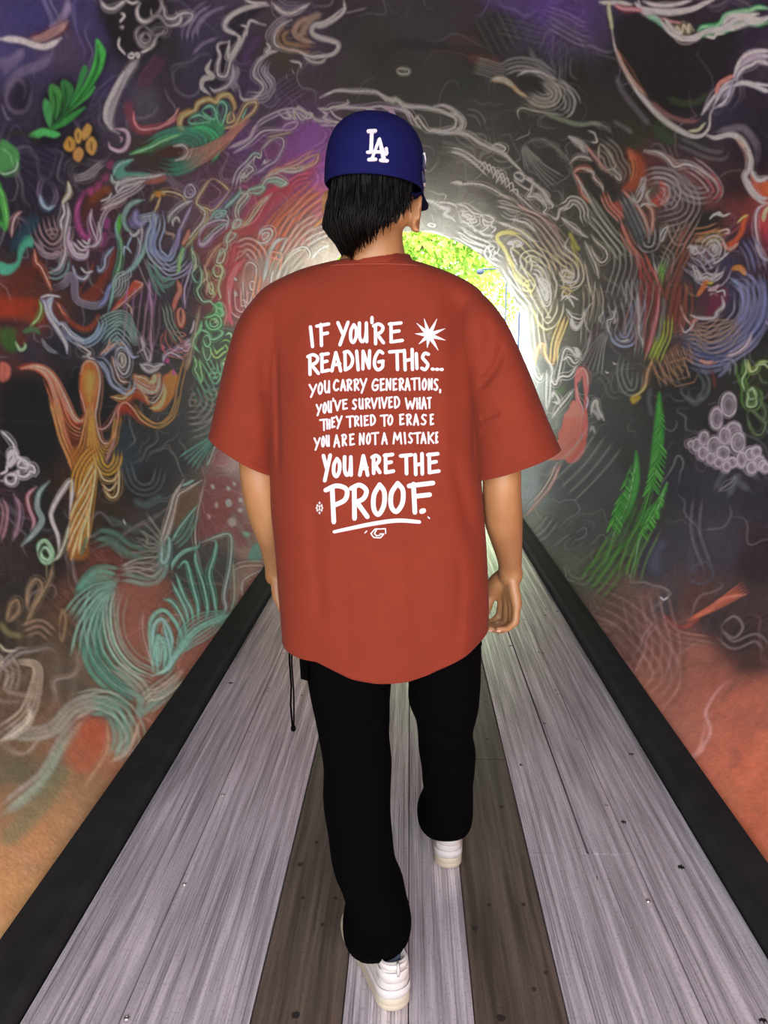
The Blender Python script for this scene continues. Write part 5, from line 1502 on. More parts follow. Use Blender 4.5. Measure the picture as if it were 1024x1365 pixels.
tile(840, 480, 5.565, """
l 6aa048 w=3.4 a=.75 n=2 s=8 |810,0 815,100 850,200 850,300 880,370
l 80b858 w=3 a=.8 |850,0 860,80 830,150 850,230
l a8d060 w=3.4 a=.85 |1024,10 960,20 930,70 890,80 870,0
l 88b850 w=3 a=.75 |930,40 990,30 1024,60
c 70a050 w=3 a=.7 |870,230 920,220 940,270 890,290
c 88b868 w=2.4 a=.7 |880,250 910,210 940,330 870,340
l 78a058 w=3 a=.65 n=2 s=8 |880,360 940,340 960,270 940,230
c 708860 w=3 a=.6 |870,400 900,370 980,440 1010,480 980,550 930,550 890,490
l 708860 w=3 a=.55 |960,290 1010,380 990,460
l 68805c w=3 a=.55 |950,100 980,160 1024,170
f 1c1820 a=.7 e=5 |400,80 520,80 560,160 530,240 430,240 390,180
l 70807c w=4 a=.5 e=.9 n=2 s=8 |500,60 560,150 550,240 490,300
l 707c80 w=7 a=.4 e=.9 |410,260 480,320 530,250
l c8a890 w=1.6 a=.6 n=6 s=40 |290,0 310,80 340,170
l b88868 w=1.8 a=.6 n=5 s=40 |340,0 380,90 400,60
l 7c4038 w=4 a=.6 |600,60 620,140 625,210
l 9090b8 w=4 a=.6 |740,0 720,60 650,130
l 606468 w=2 a=.5 |560,330 640,310
""")
# the plume of overlapping pale feathers
for (x, y, rx, ry) in [(728,330,55,85),(635,430,42,75),(765,540,60,75),(545,580,32,50),(620,640,45,70),(690,690,45,50),(800,610,50,70),
                       (490,630,26,45),(540,690,30,45),(600,730,28,40),(660,760,30,35),(760,760,35,35),(720,790,26,35),(830,740,34,55),
                       (900,700,40,45),(940,680,35,35),(960,760,40,45),(905,800,35,40),(990,780,32,32),(450,620,20,20),(1010,800,25,30),(700,560,40,60)]:
    P = [(x + rx * math.cos(a), y + ry * math.sin(a)) for a in np.linspace(0, 2 * math.pi, 9)[:-1]]
    s_ = ' '.join('%f,%f' % p for p in P)
    tile(840, 480, 5.565, 'f a294a0 a=.62 e=2.5 |' + s_ + '\nc dcc8dc w=1.8 a=.7 |' + s_ +
         '\nc b8a8b8 w=2 a=.5 |' + ' '.join('%f,%f' % (x + (p[0] - x) * 0.62, y + 6 + (p[1] - y) * 0.62) for p in P) +
         '\nf 54464f a=.6 e=2 |' + ' '.join('%f,%f' % (x - 4 + (p[0] - x) * 0.22, y + (p[1] - y) * 0.34) for p in P))
tile(604, 700, 2.052, """
l 60a040 w=4 a=.6 n=5 s=40 |470,40 420,120 370,180
l 78b050 w=2.4 a=.6 n=4 s=30 |540,0 500,80 480,150
l c8563c w=5 a=.8 e=.8 |800,190 740,200 700,230 650,260
l e07858 w=2 a=.7 n=5 s=16 fan=end |640,260 720,220 800,170
l b85848 w=6 a=.5 e=.9 |570,240 620,280 680,250
l a87868 w=3 a=.5 n=3 s=14 |560,250 610,300 700,320
l b89088 w=3 a=.45 n=6 s=60 e=.9 |520,180 540,260 560,340 540,430
l a88478 w=3 a=.45 n=6 s=60 e=.9 |380,230 470,280 560,400 520,470
l 6a4438 w=4 a=.5 n=4 s=60 fan=mid e=.9 |400,320 440,350 470,400
l 5c3c34 w=3 a=.4 e=.9 |470,330 490,380 510,440
c a08c8c w=3 a=.45 |735,280 770,250 795,280 770,310
l 8c7c7c w=3 a=.4 n=2 s=10 |730,300 770,330 830,310 862,340
l f0f0f0 w=1.6 a=.9 |566,195 574,202 584,196
c 60687c w=3 a=.35 e=.9 |640,130 690,100 710,140 670,160
l 8c5c4c w=1.2 a=.5 |720,500 770,440 810,410
l 8c5c4c w=1.2 a=.5 |600,400 680,380 760,390
l 7c4c40 w=10 a=.3 e=.9 |760,600 780,640 750,660
l c06c50 w=20 a=.3 e=.9 |862,500 800,480 720,500
l d07858 w=24 a=.3 e=.9 |862,560 830,640 800,720
""")

WALL_GAIN = 1.65
def sample_cv(u, v):
    u = np.clip(u, 0, NA - 1.001); v = np.clip(v, 0, NS - 1.001)
    i = v.astype(int); j = u.astype(int); fy = (v - i)[..., None]; fx = (u - j)[..., None]
    return (CV[i, j] * (1 - fx) + CV[i, j + 1] * fx) * (1 - fy) + (CV[i + 1, j] * (1 - fx) + CV[i + 1, j + 1] * fx) * fy

def wall_material():
    m, n, l, b = mat('mural_paint')
    at_ = n.new('ShaderNodeAttribute'); at_.attribute_name = 'mural'
    tc = n.new('ShaderNodeTexCoord')
    t1 = n.new('ShaderNodeTexNoise'); t1.inputs['Scale'].default_value = 26; t1.inputs['Detail'].default_value = 8; t1.inputs['Roughness'].default_value = 0.7
    l.new(tc.outputs['Object'], t1.inputs['Vector'])
    mr = n.new('ShaderNodeMapRange'); mr.inputs[1].default_value = 0.3; mr.inputs[2].default_value = 0.7
    mr.inputs[3].default_value = 0.82; mr.inputs[4].default_value = 1.18
    l.new(t1.outputs['Fac'], mr.inputs[0])
    mx = n.new('ShaderNodeVectorMath'); mx.operation = 'SCALE'
    l.new(at_.outputs['Color'], mx.inputs[0]); l.new(mr.outputs[0], mx.inputs['Scale'])
    l.new(mx.outputs[0], b.inputs['Base Color'])
    b.inputs['Roughness'].default_value = 0.8
    b.inputs['Specular IOR Level'].default_value = 0.15
    t2 = n.new('ShaderNodeTexNoise'); t2.inputs['Scale'].default_value = 70; t2.inputs['Detail'].default_value = 6
    l.new(tc.outputs['Object'], t2.inputs['Vector'])
    bp = n.new('ShaderNodeBump'); bp.inputs['Strength'].default_value = 0.35; bp.inputs['Distance'].default_value = 0.006
    l.new(t2.outputs['Fac'], bp.inputs['Height']); l.new(bp.outputs[0], b.inputs['Normal'])
    return m
M_MURAL = wall_material()

def build_wall():
    ca, cb = math.radians(-47), math.radians(234)
    th = np.concatenate([np.linspace(A0, ca, 50)[:-1], np.linspace(ca, cb, int((cb - ca) / 0.00255)), np.linspace(cb, A1, 24)[1:]])
    na = len(th)
    yy = [2.3]                                   # rows get closer with distance, evenly fine as one walks along
    while yy[-1] < Y_OUT: yy.append(yy[-1] * (1 + 1.33 * yy[-1] / 1690.0))
    yf = np.array(yy[:-1] + [Y_OUT])
    yn = np.exp(np.linspace(math.log(Y_NEAR), math.log(2.3), 100))[:-1]
    yb = np.linspace(Y_IN, Y_NEAR, 14)[:-1]
    Y = np.concatenate([yb, yn, yf])
    V = np.log(np.maximum(Y, Y_NEAR) / Y_NEAR) / E0
    # behind the camera the painting simply goes on: read the table backwards
    back = Y < Y_NEAR
    V[back] = (Y_NEAR - Y[back]) * 160
    dV = np.abs(np.gradient(V))
    def seg(name, t0, t1):
        k0 = int(np.searchsorted(th, t0)); k1 = min(na, int(np.searchsorted(th, t1)) + 1)
        t = th[k0:k1]
        TT, YY = np.meshgrid(t, Y); VV = np.repeat(V[:, None], len(t), 1); UU = (TT - A0) / E0
        # sprayed concrete: the surface undulates by a few millimetres
        R = TUN_R + 0.004 * np.sin(TT * 9 + YY * 2.3) + 0.003 * np.sin(TT * 17 - YY * 3.1)
        co = np.stack([R * np.cos(TT), YY, TUN_Z + R * np.sin(TT)], -1).reshape(-1, 3)
        # average the table over each mesh cell so that thin lines do not break up
        acc = np.zeros(UU.shape + (3,), np.float32)
        for q in (-0.375, -0.125, 0.125, 0.375):
            for g_ in (-0.3, 0.3): acc += sample_cv(UU + g_, VV + q * dV[:, None])
        c = np.clip(acc / 8 * WALL_GAIN, 0, 0.95).reshape(-1, 3)
        nr, nc = TT.shape
        i = np.arange(nr - 1)[:, None] * nc + np.arange(nc - 1)[None]
        f = np.stack([i, i + nc, i + nc + 1, i + 1], -1)
        par = ((np.arange(nr - 1)[:, None] + np.arange(nc - 1)[None]) % 2).astype(bool)
        f[par] = np.roll(f[par], 1, axis=-1)      # alternate the diagonals
        f = f.reshape(-1, 4)
        o = mesh_np(name, co, f, M_MURAL)
        ca = o.data.color_attributes.new('mural', 'FLOAT_COLOR', 'POINT')
        ca.data.foreach_set('color', np.concatenate([c, np.ones((len(c), 1))], 1).astype(np.float32).ravel())
        tag(o, kind='structure')
        return o
    seg('wall_right', A0, math.radians(42))
    seg('ceiling', math.radians(42), math.radians(138))
    seg('wall_left', math.radians(138), A1 + 1)
build_wall()

M_CONC = simple('grey_concrete', (0.35, 0.34, 0.32), 0.85, bump=0.5, bscale=40, var=0.2)
def shell():
    """the concrete thickness of the culvert outside its painted lining"""
    mb = MB(); n = 72; ro = TUN_R + 0.28; ri = TUN_R + 0.012
    ring = lambda r, y: [(r * math.cos(2 * math.pi * k / n), y, TUN_Z + r * math.sin(2 * math.pi * k / n)) for k in range(n)]
    mb.loft([ring(ri, Y_IN), ring(ro, Y_IN), ring(ro, Y_OUT), ring(ri, Y_OUT), ring(ri, Y_IN)], cap=False)
    tag(mb.build('trim_3', M_CONC), kind='structure')
shell()

# ------------------------------------------------------------------ floor
def plank_mat(name, c0, c1, rough, spec, dirt=True, metal=0.0):
    m, n, l, b = mat(name)
    tc = n.new('ShaderNodeTexCoord')
    mp = n.new('ShaderNodeMapping'); mp.inputs['Scale'].default_value = (60, 1.6, 60)
    l.new(tc.outputs['Object'], mp.inputs[0])
    t = n.new('ShaderNodeTexNoise'); t.inputs['Scale'].default_value = 1.0; t.inputs['Detail'].default_value = 8; t.inputs['Roughness'].default_value = 0.65
    l.new(mp.outputs[0], t.inputs['Vector'])
    r = n.new('ShaderNodeValToRGB'); r.color_ramp.elements[0].position = 0.38; r.color_ramp.elements[1].position = 0.62
    r.color_ramp.elements[0].color = (*c0, 1); r.color_ramp.elements[1].color = (*c1, 1)
    l.new(t.outputs['Fac'], r.inputs[0])
    # scattered gum and dirt spots
    v = n.new('ShaderNodeTexVoronoi'); v.inputs['Scale'].default_value = 7.0; v.inputs['Randomness'].default_value = 1.0
    l.new(tc.outputs['Object'], v.inputs['Vector'])
    ns = n.new('ShaderNodeTexNoise'); ns.inputs['Scale'].default_value = 90
    l.new(tc.outputs['Object'], ns.inputs['Vector'])
    ad = n.new('ShaderNodeMath'); ad.operation = 'MULTIPLY_ADD'; ad.inputs[1].default_value = 0.05
    l.new(ns.outputs['Fac'], ad.inputs[0]); l.new(v.outputs['Distance'], ad.inputs[2])
    gt = n.new('ShaderNodeMath'); gt.operation = 'LESS_THAN'; gt.inputs[1].default_value = 0.088
    l.new(ad.outputs[0], gt.inputs[0])
    mx = n.new('ShaderNodeMixRGB'); mx.inputs[2].default_value = (0.02, 0.016, 0.014, 1)
    l.new(gt.outputs[0], mx.inputs[0]); l.new(r.outputs[0], mx.inputs[1])
    # fine pitting
    p = n.new('ShaderNodeTexNoise'); p.inputs['Scale'].default_value = 140; p.inputs['Detail'].default_value = 3
    l.new(tc.outputs['Object'], p.inputs['Vector'])
    pr = n.new('ShaderNodeMapRange'); pr.inputs[1].default_value = 0.56; pr.inputs[2].default_value = 0.7; pr.inputs[3].default_value = 1.0; pr.inputs[4].default_value = 0.72
    l.new(p.outputs['Fac'], pr.inputs[0])
    sc = n.new('ShaderNodeVectorMath'); sc.operation = 'SCALE'
    l.new(mx.outputs[0], sc.inputs[0]); l.new(pr.outputs[0], sc.inputs['Scale'])
    l.new(sc.outputs[0], b.inputs['Base Color'])
    rr = n.new('ShaderNodeMapRange'); rr.inputs[3].default_value = rough - 0.03; rr.inputs[4].default_value = rough + 0.06
    l.new(p.outputs['Fac'], rr.inputs[0]); l.new(rr.outputs[0], b.inputs['Roughness'])
    b.inputs['Specular IOR Level'].default_value = spec; b.inputs['Metallic'].default_value = metal
    bp = n.new('ShaderNodeBump'); bp.inputs['Strength'].default_value = 0.2; bp.inputs['Distance'].default_value = 0.001
    l.new(t.outputs['Fac'], bp.inputs['Height']); l.new(bp.outputs[0], b.inputs['Normal'])
    return m
M_RIB = plank_mat('ribbed_grey_decking', (0.44, 0.40, 0.425), (0.90, 0.84, 0.88), 0.29, 0.9, metal=0.38)
M_DARK = plank_mat('weathered_brown_decking', (0.050, 0.037, 0.027), (0.13, 0.097, 0.074), 0.45, 0.5)
M_SCREW = simple('steel_screw', (0.55, 0.55, 0.53), 0.3, metal=1.0)
M_RUST = simple('rusty_nail', (0.035, 0.022, 0.016), 0.7)
M_KERB = simple('black_kerb_rubber', (0.0145, 0.0145, 0.015), 0.8, spec=0.25, bump=0.4, bscale=60, var=0.35, vscale=14)
M_SUB = simple('dark_subfloor', (0.03, 0.03, 0.03), 0.9)

sub = MB(); sub.box((-0.93, Y_IN, -0.16), (0.93, Y_OUT, -0.035))
FLOOR = sub.build('floor', M_SUB); tag(FLOOR, kind='structure')

def ribbed_profile(x0, x1, strip=None):
    """top outline of an extruded ribbed board: fine grooves in groups between wider flats"""
    pts = [(x0, -0.0015)]; x = x0 + 0.003; k = 0
    pts.append((x0 + 0.0015, 0.0))
    fine = 0.0068; flat = 0.0085
    while x < x1 - 0.012:
        if strip and strip[0] - 0.004 < x < strip[1] - 0.004:
            pts += [(x, 0.0), (x + 0.001, 0.0022), (strip[1] - 0.001, 0.0022), (strip[1], 0.0)]
            x = strip[1] + 0.001; k = 0; continue
        if k % 6 == 5:
            pts += [(x, 0.0003), (x + flat, 0.0003)]; x += flat
        else:
            d = 0.0022 + 0.0009 * ((k * 7) % 3)
            pts += [(x, 0.0), (x + 0.0009, -d), (x + 0.0025, -d), (x + 0.0034, 0.0)]
            x += fine
        k += 1
    pts += [(x1 - 0.0015, 0.0), (x1, -0.0015)]
    return pts

def plank(x0, x1, y0, y1, m, kind='rib', strip=None, dz=0.0):
    g = 0.0012
    if kind == 'rib': top = ribbed_profile(x0 + g, x1 - g, strip)
    else: top = [(x0 + g, -0.002), (x0 + g + 0.003, 0.0)] + [(x0 + (x1 - x0) * q, 0.0006 * math.sin(q * 9)) for q in (0.2, 0.4, 0.6, 0.8)] + [(x1 - g - 0.003, 0.0), (x1 - g, -0.002)]
    prof = top + [(x1 - g, -0.03), (x0 + g, -0.03)]
    mb = MB(); mb.loft([[(x, y0, z + dz) for x, z in prof], [(x, y1, z + dz) for x, z in prof]])
    return mb.build('plank', m, FLOOR)

DK = [(-0.312, -0.128), (0.138, 0.326)]
def board_runs():
    segs = [(Y_IN, 2.62), (2.622, 6.4), (6.402, Y_OUT)]
    out = []
    for (x0, x1, strip, br) in [(-0.772, -0.574, None, segs), (-0.574, -0.312, (-0.572, -0.549), segs), (-0.128, 0.005, None, [(Y_IN, 3.4), (3.402, 7.3), (7.302, Y_OUT)]),
                                (0.005, 0.138, None, [(Y_IN, 3.4), (3.402, 7.3), (7.302, Y_OUT)]), (0.604, 0.80, None, segs)]:
        for (a, b) in br: out.append((plank(x0, x1, a, b, M_RIB, 'rib', strip), x0, x1, a, b))
    # right inner run: one wide board near the camera, two narrower ones beyond
    plank(0.326, 0.604, Y_IN, 1.86, M_RIB, 'rib', (0.578, 0.602))
    for (a, b) in [(1.862, 5.9), (5.902, Y_OUT)]:
        plank(0.326, 0.484, a, b, M_RIB, 'rib'); plank(0.487, 0.604, a, b, M_RIB, 'rib', (0.578, 0.602))
    for (x0, x1) in DK:
        for (a, b) in [(Y_IN, 2.35), (2.353, 5.2), (5.203, 8.1), (8.103, Y_OUT)]:
            plank(x0, x1, a, b, M_DARK, 'flat', dz=-0.0015)
board_runs()

# screw heads along the raised strips, nail heads in the dark boards
def screw_mesh():
    mb = MB(); n = 12
    ring = lambda r, z: [(r * math.cos(2 * math.pi * k / n), r * math.sin(2 * math.pi * k / n), z) for k in range(n)]
    mb.loft([ring(0.0062, -0.002), ring(0.0062, 0.0008), ring(0.0048, 0.0024), ring(0.0028, 0.0026), ring(0.0026, 0.0012), ring(0.0001, 0.0012)])
    return mb
sc0 = screw_mesh().build('screw', M_SCREW, FLOOR, smooth=False)
nl = MB(); nl.loft([[(0.0062 * math.cos(q), 0.0062 * math.sin(q), z) for q in [k * math.pi / 5 for k in range(10)]] for z in (-0.001, 0.0009)])
nail0 = nl.build('nail', M_RUST, FLOOR)
first = {'s': True, 'n': True}
def put(src, key, x, y, z, s=1.0):
    o = src if first[key] else src.copy()
    if not first[key]: COL.objects.link(o)
    first[key] = False; o.location = (x, y, z); o.scale = (s, s, s)
for (px, py) in [(158, 1358), (236, 1179), (289, 1060), (327, 976), (353, 918)]:
    p = ground(px, py); put(sc0, 's', -0.561, p[1], 0.0022)
for y in (2.85, 3.25, 3.7, 4.2, 4.7, 5.3, 6.0): put(sc0, 's', -0.561, y, 0.0022)
for (px, py) in [(875, 1202), (817, 1075), (774, 986), (748, 926), (722, 870)]:
    p = ground(px, py); put(sc0, 's', 0.590, p[1], 0.0022)
for y in (2.9, 3.3, 3.75, 4.2, 4.8, 5.4): put(sc0, 's', 0.590, y, 0.0022)
for (px, py) in [(404, 1196), (447, 1197), (652, 1206), (698, 1205), (728, 1296), (650, 985), (669, 1075), (422, 1122), (712, 1318), (430, 1232)]:
    p = ground(px, py); put(nail0, 'n', p[0], p[1], -0.0012, 0.9)

def kerb(name, sgn, x0, x1, zt):
    prof = [(x0, -0.05), (x0, 0.03), (x0 + sgn * 0.006, zt - 0.008), (x0 + sgn * 0.014, zt), (x1 - sgn * 0.006, zt + 0.004), (x1 + sgn * 0.03, zt + 0.002), (x1 + sgn * 0.03, -0.05)]
    mb = MB(); mb.loft([[(x, y, z) for x, z in prof] for y in (Y_IN, 2.0, 4.0, 7.0, Y_OUT)])
    o = mb.build(name, M_KERB); tag(o, kind='structure')
kerb('trim_1', -1, -0.775, -0.865, 0.045)
kerb('trim_2', 1, 0.803, 0.885, 0.045)

# ------------------------------------------------------------------ beyond the far mouth
M_PAVE = simple('pale_paving', (0.34, 0.33, 0.31), 0.8, bump=0.3, bscale=30, var=0.12)
M_ASPH = simple('grey_asphalt', (0.13, 0.13, 0.125), 0.9, bump=0.4, bscale=60, var=0.15)
g = MB(); g.box((-30, Y_OUT + 0.0, -0.4), (30, 60, -0.04)); tag(g.build('ground', M_ASPH), kind='structure')
g = MB(); g.box((-12, -20, -0.4), (12, Y_IN - 0.0, -0.04)); tag(g.build('ground', M_PAVE), kind='structure')

M_LEAF, n_, l_, b_ = mat('bright_leaves')
b_.inputs['Base Color'].default_value = (0.32, 0.50, 0.05, 1); b_.inputs['Roughness'].default_value = 0.45
b_.inputs['Transmission Weight'].default_value = 0.0
oi = n_.new('ShaderNodeTexCoord'); tn = n_.new('ShaderNodeTexNoise'); tn.inputs['Scale'].default_value = 5.0
cr = n_.new('ShaderNodeValToRGB'); cr.color_ramp.elements[0].position = 0.35; cr.color_ramp.elements[1].position = 0.65
cr.color_ramp.elements[0].color = (0.14, 0.34, 0.03, 1); cr.color_ramp.elements[1].color = (0.46, 0.60, 0.09, 1)
l_.new(oi.outputs['Object'], tn.inputs['Vector']); l_.new(tn.outputs['Fac'], cr.inputs[0]); l_.new(cr.outputs[0], b_.inputs['Base Color'])
tr = n_.new('ShaderNodeBsdfTranslucent'); l_.new(cr.outputs[0], tr.inputs['Color'])
ms = n_.new('ShaderNodeMixShader'); ms.inputs[0].default_value = 0.45
l_.new(b_.outputs[0], ms.inputs[1]); l_.new(tr.outputs[0], ms.inputs[2]); l_.new(ms.outputs[0], n_['Material Output'].inputs['Surface'])
M_BARK = simple('grey_bark', (0.12, 0.09, 0.07), 0.9, bump=0.8, bscale=25, var=0.3)

def tree(x, y, h, r, n, seed, label):
    n = int(n * 0.6)
    root = empty('tree', (x, y, -0.04)); tag(root, label, 'tree', None)
    rg = np.random.default_rng(seed)
    mb = MB()
    mb.tube([(0, 0, 0), (0.06, 0.02, h * 0.3), (-0.05, 0.05, h * 0.55), (0.02, 0, h * 0.85)], [0.17, 0.13, 0.1, 0.03], 10)
    mb.build('trunk', M_BARK, root, True)
    for k in range(7):
        a = k * 2.4 + seed; z0 = h * (0.38 + 0.05 * k)
        bb = MB(); q = r * (0.75 - 0.05 * k)
        bb.tube([(0, 0, z0), (q * 0.45 * math.cos(a), q * 0.45 * math.sin(a), z0 + q * 0.35), (q * math.cos(a), q * math.sin(a), z0 + q * 0.55)], [0.06, 0.04, 0.012], 7)
        bb.build('branch', M_BARK, root, True)
    # leaf sprays in clusters, each leaf a pointed quad pair
    nc = 120; cd = rg.normal(size=(nc, 3)); cd /= np.linalg.norm(cd, axis=1)[:, None]
    cc = cd * (rg.uniform(0.25, 1, nc) ** 0.5)[:, None] * np.array([r, r, h * 0.36]) + np.array([0, 0, h * 0.66])
    c = cc[rg.integers(0, nc, n)] + rg.normal(size=(n, 3)) * r * 0.11
    d = rg.normal(size=(n, 3)); d[:, 2] -= 0.3; d /= np.linalg.norm(d, axis=1)[:, None]
    e = np.cross(d, rg.normal(size=(n, 3))); e /= np.linalg.norm(e, axis=1)[:, None]
    L = rg.uniform(0.09, 0.20, n)[:, None]; W = L * 0.3; nr = np.cross(d, e)
    V = np.stack([c, c + d * L * 0.5 + e * W + nr * L * 0.1, c + d * L, c + d * L * 0.5 - e * W + nr * L * 0.1, c + d * L * 0.5], 1).reshape(-1, 3)
    b = np.arange(n)[:, None] * 5
    Fc = np.concatenate([b + [0, 1, 4], b + [1, 2, 4], b + [2, 3, 4], b + [3, 0, 4]])
    o = mesh_np('foliage', V, Fc, M_LEAF, root, smooth=False); o['kind'] = 'stuff'
    return root
tree(-0.6, 17.6, 6.4, 2.9, 44000, 3, 'bright green leafy tree seen through the far tunnel opening')
tree(-9.5, 24.0, 7.5, 3.2, 24000, 5, 'unseen green tree added left beyond the tunnel to block sky')  # out of view, added so less sky light enters the far mouth
tree(4.4, 27.5, 8.5, 3.4, 20000, 8, 'green tree rising behind the white building')

# white wall of a small building right of the opening, with its lamp on an arm
M_STUC = simple('white_stucco', (0.78, 0.78, 0.77), 0.8, bump=0.3, bscale=60)
M_POST = simple('blue_grey_metal', (0.035, 0.045, 0.075), 0.8, spec=0.1)
def pavilion():
    root = empty('building', (3.75, 16.4, -0.04)); tag(root, 'white rendered building with rounded corner at right of tunnel exit', 'building')
    mb = MB(); n = 10; pts = []
    x0, x1, ya, yb, rr = -1.18, 4.0, -0.6, 2.2, 0.45
    for k in range(n + 1):
        a = math.pi + (math.pi / 2) * k / n; pts.append((x0 + rr + rr * math.cos(a), ya + rr + rr * math.sin(a)))
    pts += [(x1, ya), (x1, yb), (x0, yb)]
    mb.loft([[(x, y, z) for x, y in pts] for z in (0, 2.75)])
    mb.build('wall', M_STUC, root)
    q = MB(); q.loft([[(x * 1.0 + (0.05 if x > 0 else -0.05), y + (0.05 if y > 0 else -0.05), z) for x, y in pts] for z in (2.75, 2.86)])
    q.build('roof', M_STUC, root)
pavilion()
for k, (x, lab) in enumerate([(2.02, 'slim blue grey post nearer the tree by white building'), (2.20, 'slim blue grey post nearer the tunnel wall by white building')]):
    r = empty('post', (x, 14.8, -0.04)); tag(r, lab, 'post', None)
    m_ = MB(); m_.tube([(0, 0, 0.03), (0, 0, 2.2)], 0.022, 10); m_.build('shaft', M_POST, r)
    m_ = MB(); m_.tube([(0, 0, 0), (0, 0, 0.03)], 0.07, 14); m_.build('base_plate', M_POST, r)
lp = empty('street_lamp', (1.62, 14.6, -0.04)); tag(lp, 'thin dark lamp arm reaching left in front of the tree', 'lamp')
m_ = MB(); m_.tube([(0.12, 0, 0), (0.12, 0, 2.93), (0.10, 0, 2.96), (-0.32, 0, 2.94)], 0.014, 8); m_.build('pole', M_POST, lp)
m_ = MB(); m_.ell((-0.36, 0, 2.90), (0.07, 0.05, 0.05)); m_.build('lamp_head', M_POST, lp, True)

# ------------------------------------------------------------------ the walking man
def P3(px, py, Y): return Vector(at(float(px), float(py), float(Y)))
PER = empty('person', (0.0, 1.62, 0.0))
tag(PER, 'person seen from behind walking away in rust red shirt, blue cap and black trousers', 'person')

def remesh(mb, name, voxel, m, parent, smooth_it=2):
    me = bpy.data.meshes.new('tmp'); me.from_pydata(mb.v, [], mb.f)
    bm = bmesh.new(); bm.from_mesh(me); bmesh.ops.recalc_face_normals(bm, faces=bm.faces); bm.to_mesh(me); bm.free()
    t = bpy.data.objects.new('tmp', me); COL.objects.link(t)
    r = t.modifiers.new('r', 'REMESH'); r.mode = 'VOXEL'; r.voxel_size = voxel; r.use_smooth_shade = True
    if smooth_it:
        s = t.modifiers.new('s', 'SMOOTH'); s.iterations = smooth_it; s.factor = 0.5
    dg = bpy.context.evaluated_depsgraph_get(); dg.update()
    out = bpy.data.meshes.new_from_object(t.evaluated_get(dg)); out.name = name
    bpy.data.objects.remove(t); bpy.data.meshes.remove(me)
    out.materials.clear(); out.materials.append(m)
    o = bpy.data.objects.new(name, out); COL.objects.link(o)
    if parent is not None: reparent(o, parent)
    return o

def limb(mb, pts, n=18, sub=6):
    """pts: (Vector, radius, flat) ; smooth tapered limb with round ends"""
    A = np.array([[*p, r, f] for p, r, f in pts])
    Q = smooth_path(A, 0.015)
    c = [Vector(q[:3]) for q in Q]; rad = [q[3] for q in Q]; fl = [q[4] for q in Q]
    rings = []; up = None
    for i, p in enumerate(c):
        t = (c[min(i + 1, len(c) - 1)] - c[max(i - 1, 0)])
        t = t.normalized() if t.length > 1e-7 else Vector((0, 0, 1))
        if up is None: up = Vector((0, 1, 0)) if abs(t.y) < 0.9 else Vector((1, 0, 0))
        a = t.cross(up).normalized(); b = a.cross(t).normalized(); up = b
        rings.append([p + a * (rad[i] * math.cos(q)) + b * (rad[i] * fl[i] * math.sin(q)) for q in [2 * math.pi * k / n for k in range(n)]])
    # round ends
    def endcap(cen, ring, d):
        return [[cen + (v - cen) * math.cos(a) + d * (v - cen).length * math.sin(a) for v in ring] for a in (0.5, 1.0, 1.4)]
    d0 = (c[0] - c[1]).normalized(); d1 = (c[-1] - c[-2]).normalized()
    rings = endcap(c[0], rings[0], d0)[::-1] + rings + endcap(c[-1], rings[-1], d1)
    mb.loft(rings)

def skin_mat():
    m, n, l, b = mat('tan_skin')
    tc = n.new('ShaderNodeTexCoord'); t = n.new('ShaderNodeTexNoise'); t.inputs['Scale'].default_value = 14; t.inputs['Detail'].default_value = 5
    l.new(tc.outputs['Object'], t.inputs['Vector'])
    r = n.new('ShaderNodeValToRGB'); r.color_ramp.elements[0].position = 0.3; r.color_ramp.elements[1].position = 0.7
    r.color_ramp.elements[0].color = (0.25, 0.114, 0.045, 1); r.color_ramp.elements[1].color = (0.31, 0.154, 0.063, 1)
    l.new(t.outputs['Fac'], r.inputs[0]); l.new(r.outputs[0], b.inputs['Base Color'])
    b.inputs['Roughness'].default_value = 0.5; b.inputs['Subsurface Weight'].default_value = 0.12
    b.inputs['Subsurface Radius'].default_value = (0.02, 0.008, 0.004); b.inputs['Subsurface Scale'].default_value = 0.3
    return m
M_SKIN = skin_mat()
M_HAIR = simple('black_hair', (0.0016, 0.0012, 0.0011), 0.5, spec=0.12)
M_RUSTSHIRT = simple('rust_red_cotton', (0.142, 0.0168, 0.0056), 0.85, spec=0.25, bump=0.25, bscale=900, var=0.06, vscale=20, sheen=0.02)
M_PRINT = simple('white_screen_print', (0.46, 0.42, 0.425), 0.6)
M_BLACK = simple('black_cotton_twill', (0.0012, 0.0010, 0.0011), 0.95, spec=0.03, bump=0.2, bscale=700)
M_CAP = simple('royal_blue_wool', (0.0024, 0.0030, 0.047), 0.85, spec=0.15, bump=0.3, bscale=900)
M_WHITE = simple('white_leather', (0.48, 0.45, 0.42), 0.5, bump=0.25, bscale=120, var=0.05)
M_SOLE = simple('cream_rubber_sole', (0.40, 0.35, 0.26), 0.6, bump=0.2, bscale=200, var=0.1)
M_SOCK = simple('grey_blue_lining', (0.09, 0.11, 0.16), 0.9)
M_THREAD = simple('white_embroidery', (0.48, 0.46, 0.50), 0.6, bump=0.6, bscale=600)

